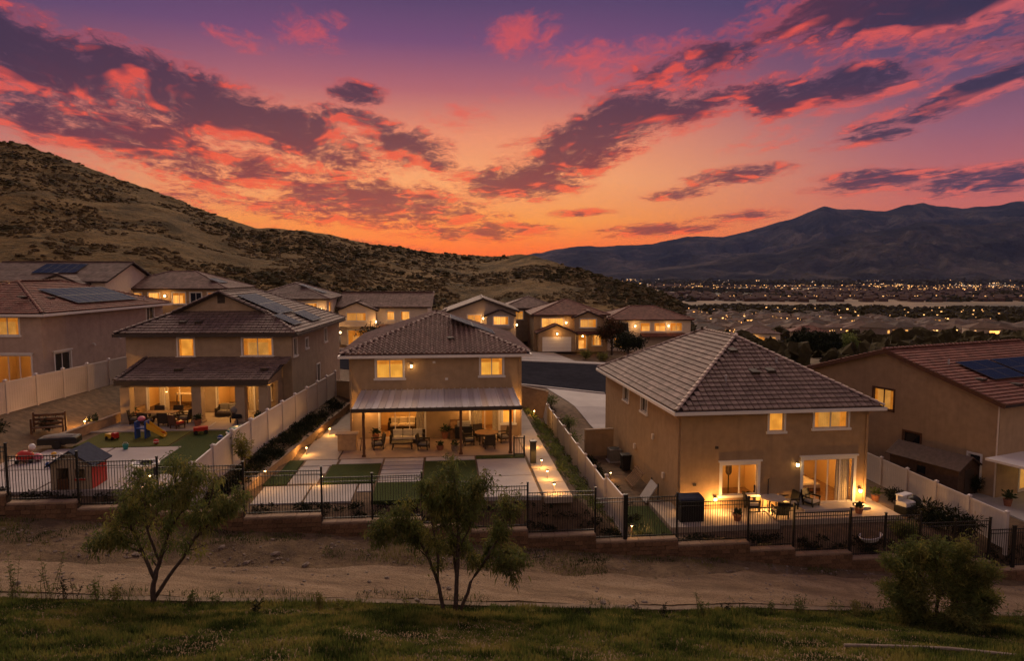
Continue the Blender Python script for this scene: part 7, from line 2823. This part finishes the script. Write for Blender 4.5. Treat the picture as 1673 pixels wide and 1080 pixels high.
# --- street and hillside trees
def crown_tree(label, loc, h, r, n, m, seed, name='garden_tree', leaf=(0.5, 0.2), slim=1.0):
    rg = random.Random(seed)
    limbs = [L_((0, 0, -0.2, 0.16 * h / 5), (0, 0, h * 0.35, 0.12 * h / 5), (0.05 * r, 0, h * 0.7, 0.07), (0, 0, h * 0.93, 0.02))]
    for k in range(7):
        a = k * 0.9 + rg.random()
        z0 = h * rg.uniform(0.22, 0.55)
        limbs.append(L_((0, 0, z0, 0.07), (math.cos(a) * r * 0.45, math.sin(a) * r * 0.45, z0 + h * 0.15, 0.045), (math.cos(a) * r * 0.8, math.sin(a) * r * 0.8, z0 + h * rg.uniform(0.2, 0.38) * slim, 0.012)))
    return tree(name, label, loc, limbs, 9, n, r * 0.75, m, seed, leaf=leaf, droop=0.1, up=0.4, cls=2.5)


crown_tree('dark dense tree on the slope between the far houses', (-31.0, 112, 0.0), 7.0, 2.4, 5200, leaf_dark, 201)
crown_tree('dark broad tree behind the right-edge roof, left one', (64.5, 150, -9.2), 7.5, 2.8, 5200, leaf_dark, 202)
crown_tree('dark broad tree behind the right-edge roof, middle one', (70.0, 152, -9.2), 6.4, 3.0, 5200, leaf_dark, 203)
crown_tree('dark broad tree behind the right-edge roof, right one', (76.0, 154, -9.4), 5.6, 3.0, 5200, leaf_green, 204)
crown_tree('rust-leaved tree between the garage house and the long house', (15.2, 103.5, -1.6), 5.2, 1.9, 3600, [leaf_rust, leaf_dark], 205, leaf=(0.32, 0.14))
crown_tree('green bush-like tree beside the far driveway', (17.0, 99.0, -1.8), 3.6, 2.0, 3600, leaf_dark, 206, leaf=(0.32, 0.14))
crown_tree('small dark tree behind the middle house at left', (-15.6, 78, 0.4), 4.2, 1.5, 2800, leaf_dark, 207, leaf=(0.3, 0.12))


# ================================================================== the town in the valley
town_wall = [mat('town_wall_a', (0.45, 0.36, 0.28), 0.9, 0.2, 0.3), mat('town_wall_b', (0.34, 0.27, 0.22), 0.9, 0.2, 0.3)]
town_roof = [mat('town_roof_a', (0.115, 0.068, 0.045), 0.9, 0.4, 0.3, rnd=0.3), mat('town_roof_b', (0.125, 0.075, 0.055), 0.9, 0.4, 0.3, rnd=0.3), mat('town_roof_c', (0.10, 0.07, 0.055), 0.9, 0.4, 0.3, rnd=0.3)]
town_lit = emit('town_window', (1.0, 0.46, 0.11), 3.0, 0.6, 0.3, sample=False, rnd=0.6)
town_glow = emit('town_lamp', (1.0, 0.62, 0.27), 9.0, sample=False)


def town_mesh(seed):
    g = random.Random(seed)
    W, D, H = g.uniform(11, 15), g.uniform(9, 12), g.choice([3.4, 5.8, 5.8, 5.8])
    m = MB()
    m.box(0, 0, -3, W, D, H, 0)
    planes, _ = hip_any(W, D, H + 0.01, g.uniform(0.32, 0.42), 0.6)
    for p in planes.values():
        m.face(p, 1)
    if g.random() < 0.7:
        x0 = g.uniform(0, W - 6)
        m.box(x0, -2.5, -3, x0 + 5.5, -0.02, 2.8, 0)
        m.face([(x0 - 0.4, -2.9, 2.75), (x0 + 5.9, -2.9, 2.75), (x0 + 2.75, -2.9, 4.1)], 0)
        m.face([(x0 - 0.4, -2.9, 2.8), (x0 + 2.75, -2.9, 4.15), (x0 + 2.75, -0.05, 4.15), (x0 - 0.4, -0.05, 2.8)], 1)
        m.face([(x0 + 5.9, -2.9, 2.8), (x0 + 2.75, -2.9, 4.15), (x0 + 2.75, -0.05, 4.15), (x0 + 5.9, -0.05, 2.8)], 1)
    for k in range(g.randint(3, 7)):
        a = g.uniform(0.6, W - 2.6)
        z = g.choice([0.9, 3.6]) if H > 4 else 0.9
        w = g.uniform(1.0, 2.4)
        m.box(a, -0.06, z, a + w, -0.02, z + 1.25, 2)
    for k in range(g.randint(0, 2)):
        a = g.uniform(0.6, D - 2.0)
        m.box(W + 0.02, a, 3.3 if H > 4 else 0.9, W + 0.06, a + 1.3, (3.3 if H > 4 else 0.9) + 1.2, 2)
    if g.random() < 0.6:
        a = g.uniform(1, W - 1)
        m.box(a - 0.35, -0.6, 2.2, a + 0.35, -0.1, 2.8, 3)
    return m.mesh('town_house', [g.choice(town_wall), g.choice(town_roof), town_lit, town_glow])


TM = [town_mesh(500 + k) for k in range(14)]
tp = []
row = 0
Y = 285.0
while Y < 900:
    k = max(0.205, 0.30 - (Y - 200) * 0.0006) + 0.01 * (row % 3)
    kmax = np.interp(Y, [200, 420, 560, 700, 900], [0.80, 0.78, 0.70, 0.54, 0.42])
    while k < kmax:
        yy = Y + 16 * math.sin(k * 19 + row * 0.5) + rng.uniform(-3, 3)
        xx = k * yy
        if rng.random() < 0.82 and not (abs(xx - 85) < 22 and abs(yy - 236) < 18) and not (abs(xx - 115) < 22 and abs(yy - 266) < 18):
            tp.append((xx, yy, rng.uniform(-0.3, 0.3) + (math.pi if rng.random() < 0.2 else 0) + (rng.choice([-0.8, 0.7]) if rng.random() < 0.3 else 0) + 0.4 * math.cos(k * 19 + row * 0.5)))
        k += rng.uniform(15.5, 19) / Y
    Y += 32 + 0.014 * Y
    row += 1
town_pts = np.array(tp)
for x, y, r in tp[:298]:
    o = link(rng.choice(TM), 'town_house', None, (x, y, float(valley_z(y)) + 0.6), r)
    tag(o, 'small lit tract house in the valley town beyond the roofs', 'house', 'tract houses in the valley town')

g = np.random.default_rng(31)
# garden and street trees of the town
n = 2600
kk = 0.19 + 0.62 * g.random(n)
yy = 125 + 800 * g.random(n)
P = np.stack([kk * yy, yy, valley_z(yy) + 1.2], -1)
d2 = ((P[:, None, :2] - town_pts[None, :, :2] - np.array([6.0, 5.0])) ** 2).sum(-1).min(1)
P = P[d2 > 70]
tag(link(blob_cloud('town_trees', P, 1.0 + 3.0 * g.random(len(P)) ** 2, scrub_m, nu=8, nv=5, seed=8, flat=1.15), 'town_trees'), 'dark garden trees among the valley houses', 'trees', kind='stuff')


def belt(name, label, n, k0, k1, ylo, yhi, r0, r1, seed, thr):
    g = np.random.default_rng(seed)
    k = k0 + (k1 - k0) * g.random(n)
    f = g.random(n)
    y = ylo(k) + (yhi(k) - ylo(k)) * f
    x = k * y
    m = fbm(x * 0.004, y * 0.004, 4, seed) > thr
    x, y = x[m], y[m]
    P = np.stack([x, y, valley_z(y) + 1.0], -1)
    tag(link(blob_cloud(name, P, r0 + (r1 - r0) * g.random(len(P)), scrub_m, nu=6, nv=4, seed=seed, flat=1.0), name), label, 'trees', kind='stuff')


belt('tree_belt', 'dark belt of trees beyond the valley town', 3000, 0.22, 0.95, lambda k: np.interp(k, [0.2, 0.45, 0.65, 0.95], [930, 780, 620, 520]), lambda k: np.interp(k, [0.2, 0.45, 0.65, 0.95], [1150, 1120, 1060, 1000]), 2.5, 7.0, 61, 0.03)
belt('tree_belt', 'thin dark tree belts across the far valley floor', 4200, 0.12, 1.0, lambda k: 1500 + 0 * k, lambda k: 3200 + 0 * k, 4.0, 11.0, 62, 0.07)
belt('tree_belt', 'far dark tree masses at the foot of the mountains', 3000, 0.1, 1.0, lambda k: 3200 + 0 * k, lambda k: 5400 + 0 * k, 10.0, 24.0, 63, 0.0)


def lights(name, label, n, k0, k1, y0, y1, size, m, seed, thr=-1, clus=0.0016):
    g = np.random.default_rng(seed)
    k = k0 + (k1 - k0) * g.random(n)
    y = y0 * (y1 / y0) ** g.random(n)
    x = k * y
    f = fbm(x * clus, y * clus * 2.0, 4, seed)
    s = f > thr
    x, y = x[s], y[s]
    n = len(x)
    sz = (y * size * (0.45 + 0.9 * g.random(n) ** 2))[:, None, None]
    B = np.array([(-.5, -.5, 0), (.5, -.5, 0), (.5, .5, 0), (-.5, .5, 0), (-.5, -.5, .8), (.5, -.5, .8), (.5, .5, .8), (-.5, .5, .8)])
    Fb = np.array([(4, 5, 6, 7), (0, 1, 5, 4), (1, 2, 6, 5), (2, 3, 7, 6), (3, 0, 4, 7)])
    V = B[None] * sz + np.stack([x, y, valley_z(y) + 5.0 + 0.001 * y], -1)[:, None, :]
    F = Fb[None] + (np.arange(n) * 8)[:, None, None]
    tag(link(np_mesh(name, V.reshape(-1, 3), F.reshape(-1, 4), m), name), label, 'lights', kind='stuff')


far_warm = emit('far_light_warm', (1.0, 0.5, 0.16), 2.6, sample=False)
far_pale = emit('far_light_pale', (1.0, 0.74, 0.5), 2.2, sample=False)
lights('street_lamp_glow', 'warm lamp lights among the valley houses', 480, 0.2, 0.74, 260, 1000, 0.0014, far_warm, 71)
lights('city_lights', 'warm city lights across the far valley', 2600, 0.16, 1.0, 2300, 6000, 0.0008, far_warm, 72, 0.0)
lights('city_lights_pale', 'pale city lights at the foot of the mountains', 1500, 0.14, 1.0, 3000, 6400, 0.0006, far_pale, 73, 0.01)
lights('highway_lights', 'line of warm lights along the far valley road', 160, 0.3, 1.0, 1650, 1720, 0.0012, far_warm, 74)
# far low buildings, too far to tell apart
g = np.random.default_rng(99)
n = 2200
k = 0.14 + 0.85 * g.random(n)
y = 1500 * (5600 / 1500) ** g.random(n)
x = k * y
s = fbm(x * 0.0016, y * 0.0032, 4, 72) > -0.01
x, y = x[s], y[s]
n = len(x)
B = np.array([(-8, -6, -4), (8, -6, -4), (8, 6, -4), (-8, 6, -4), (-8, -6, 5), (8, -6, 5), (8, 6, 5), (-8, 6, 5), (-5, 0, 8), (5, 0, 8)])
Fb = np.array([(0, 1, 5, 4), (1, 2, 6, 5), (2, 3, 7, 6), (3, 0, 4, 7), (4, 5, 9, 8), (6, 7, 8, 9)])
V = B[None] * (0.8 + 0.8 * g.random((n, 1, 1))) + np.stack([x, y, valley_z(y)], -1)[:, None, :]
tag(link(np_mesh('city_houses', V.reshape(-1, 3), (Fb[None] + (np.arange(n) * 10)[:, None, None]).reshape(-1, 4), town_roof[0]), 'city_houses'), 'mass of small far city roofs across the valley', 'houses', kind='stuff')


# ================================================================== evening haze over the valley
hz = MB()
hz.box(-9600, -300, -90, 30000, 16600, 1700)
hm = bpy.data.materials.new('haze')
hm.use_nodes = True
nt = hm.node_tree
nt.nodes.clear()
T = NT(nt)
pv = T.n('ShaderNodeVolumePrincipled')
pv.inputs['Color'].default_value = (0.3, 0.42, 1.0, 1)
pv.inputs['Density'].default_value = 1.1e-5
pv.inputs['Anisotropy'].default_value = 0.2
o = T.n('ShaderNodeOutputMaterial')
T.link(pv.outputs[0], o.inputs['Volume'])
tag(hz.build('haze', hm), kind='stuff')
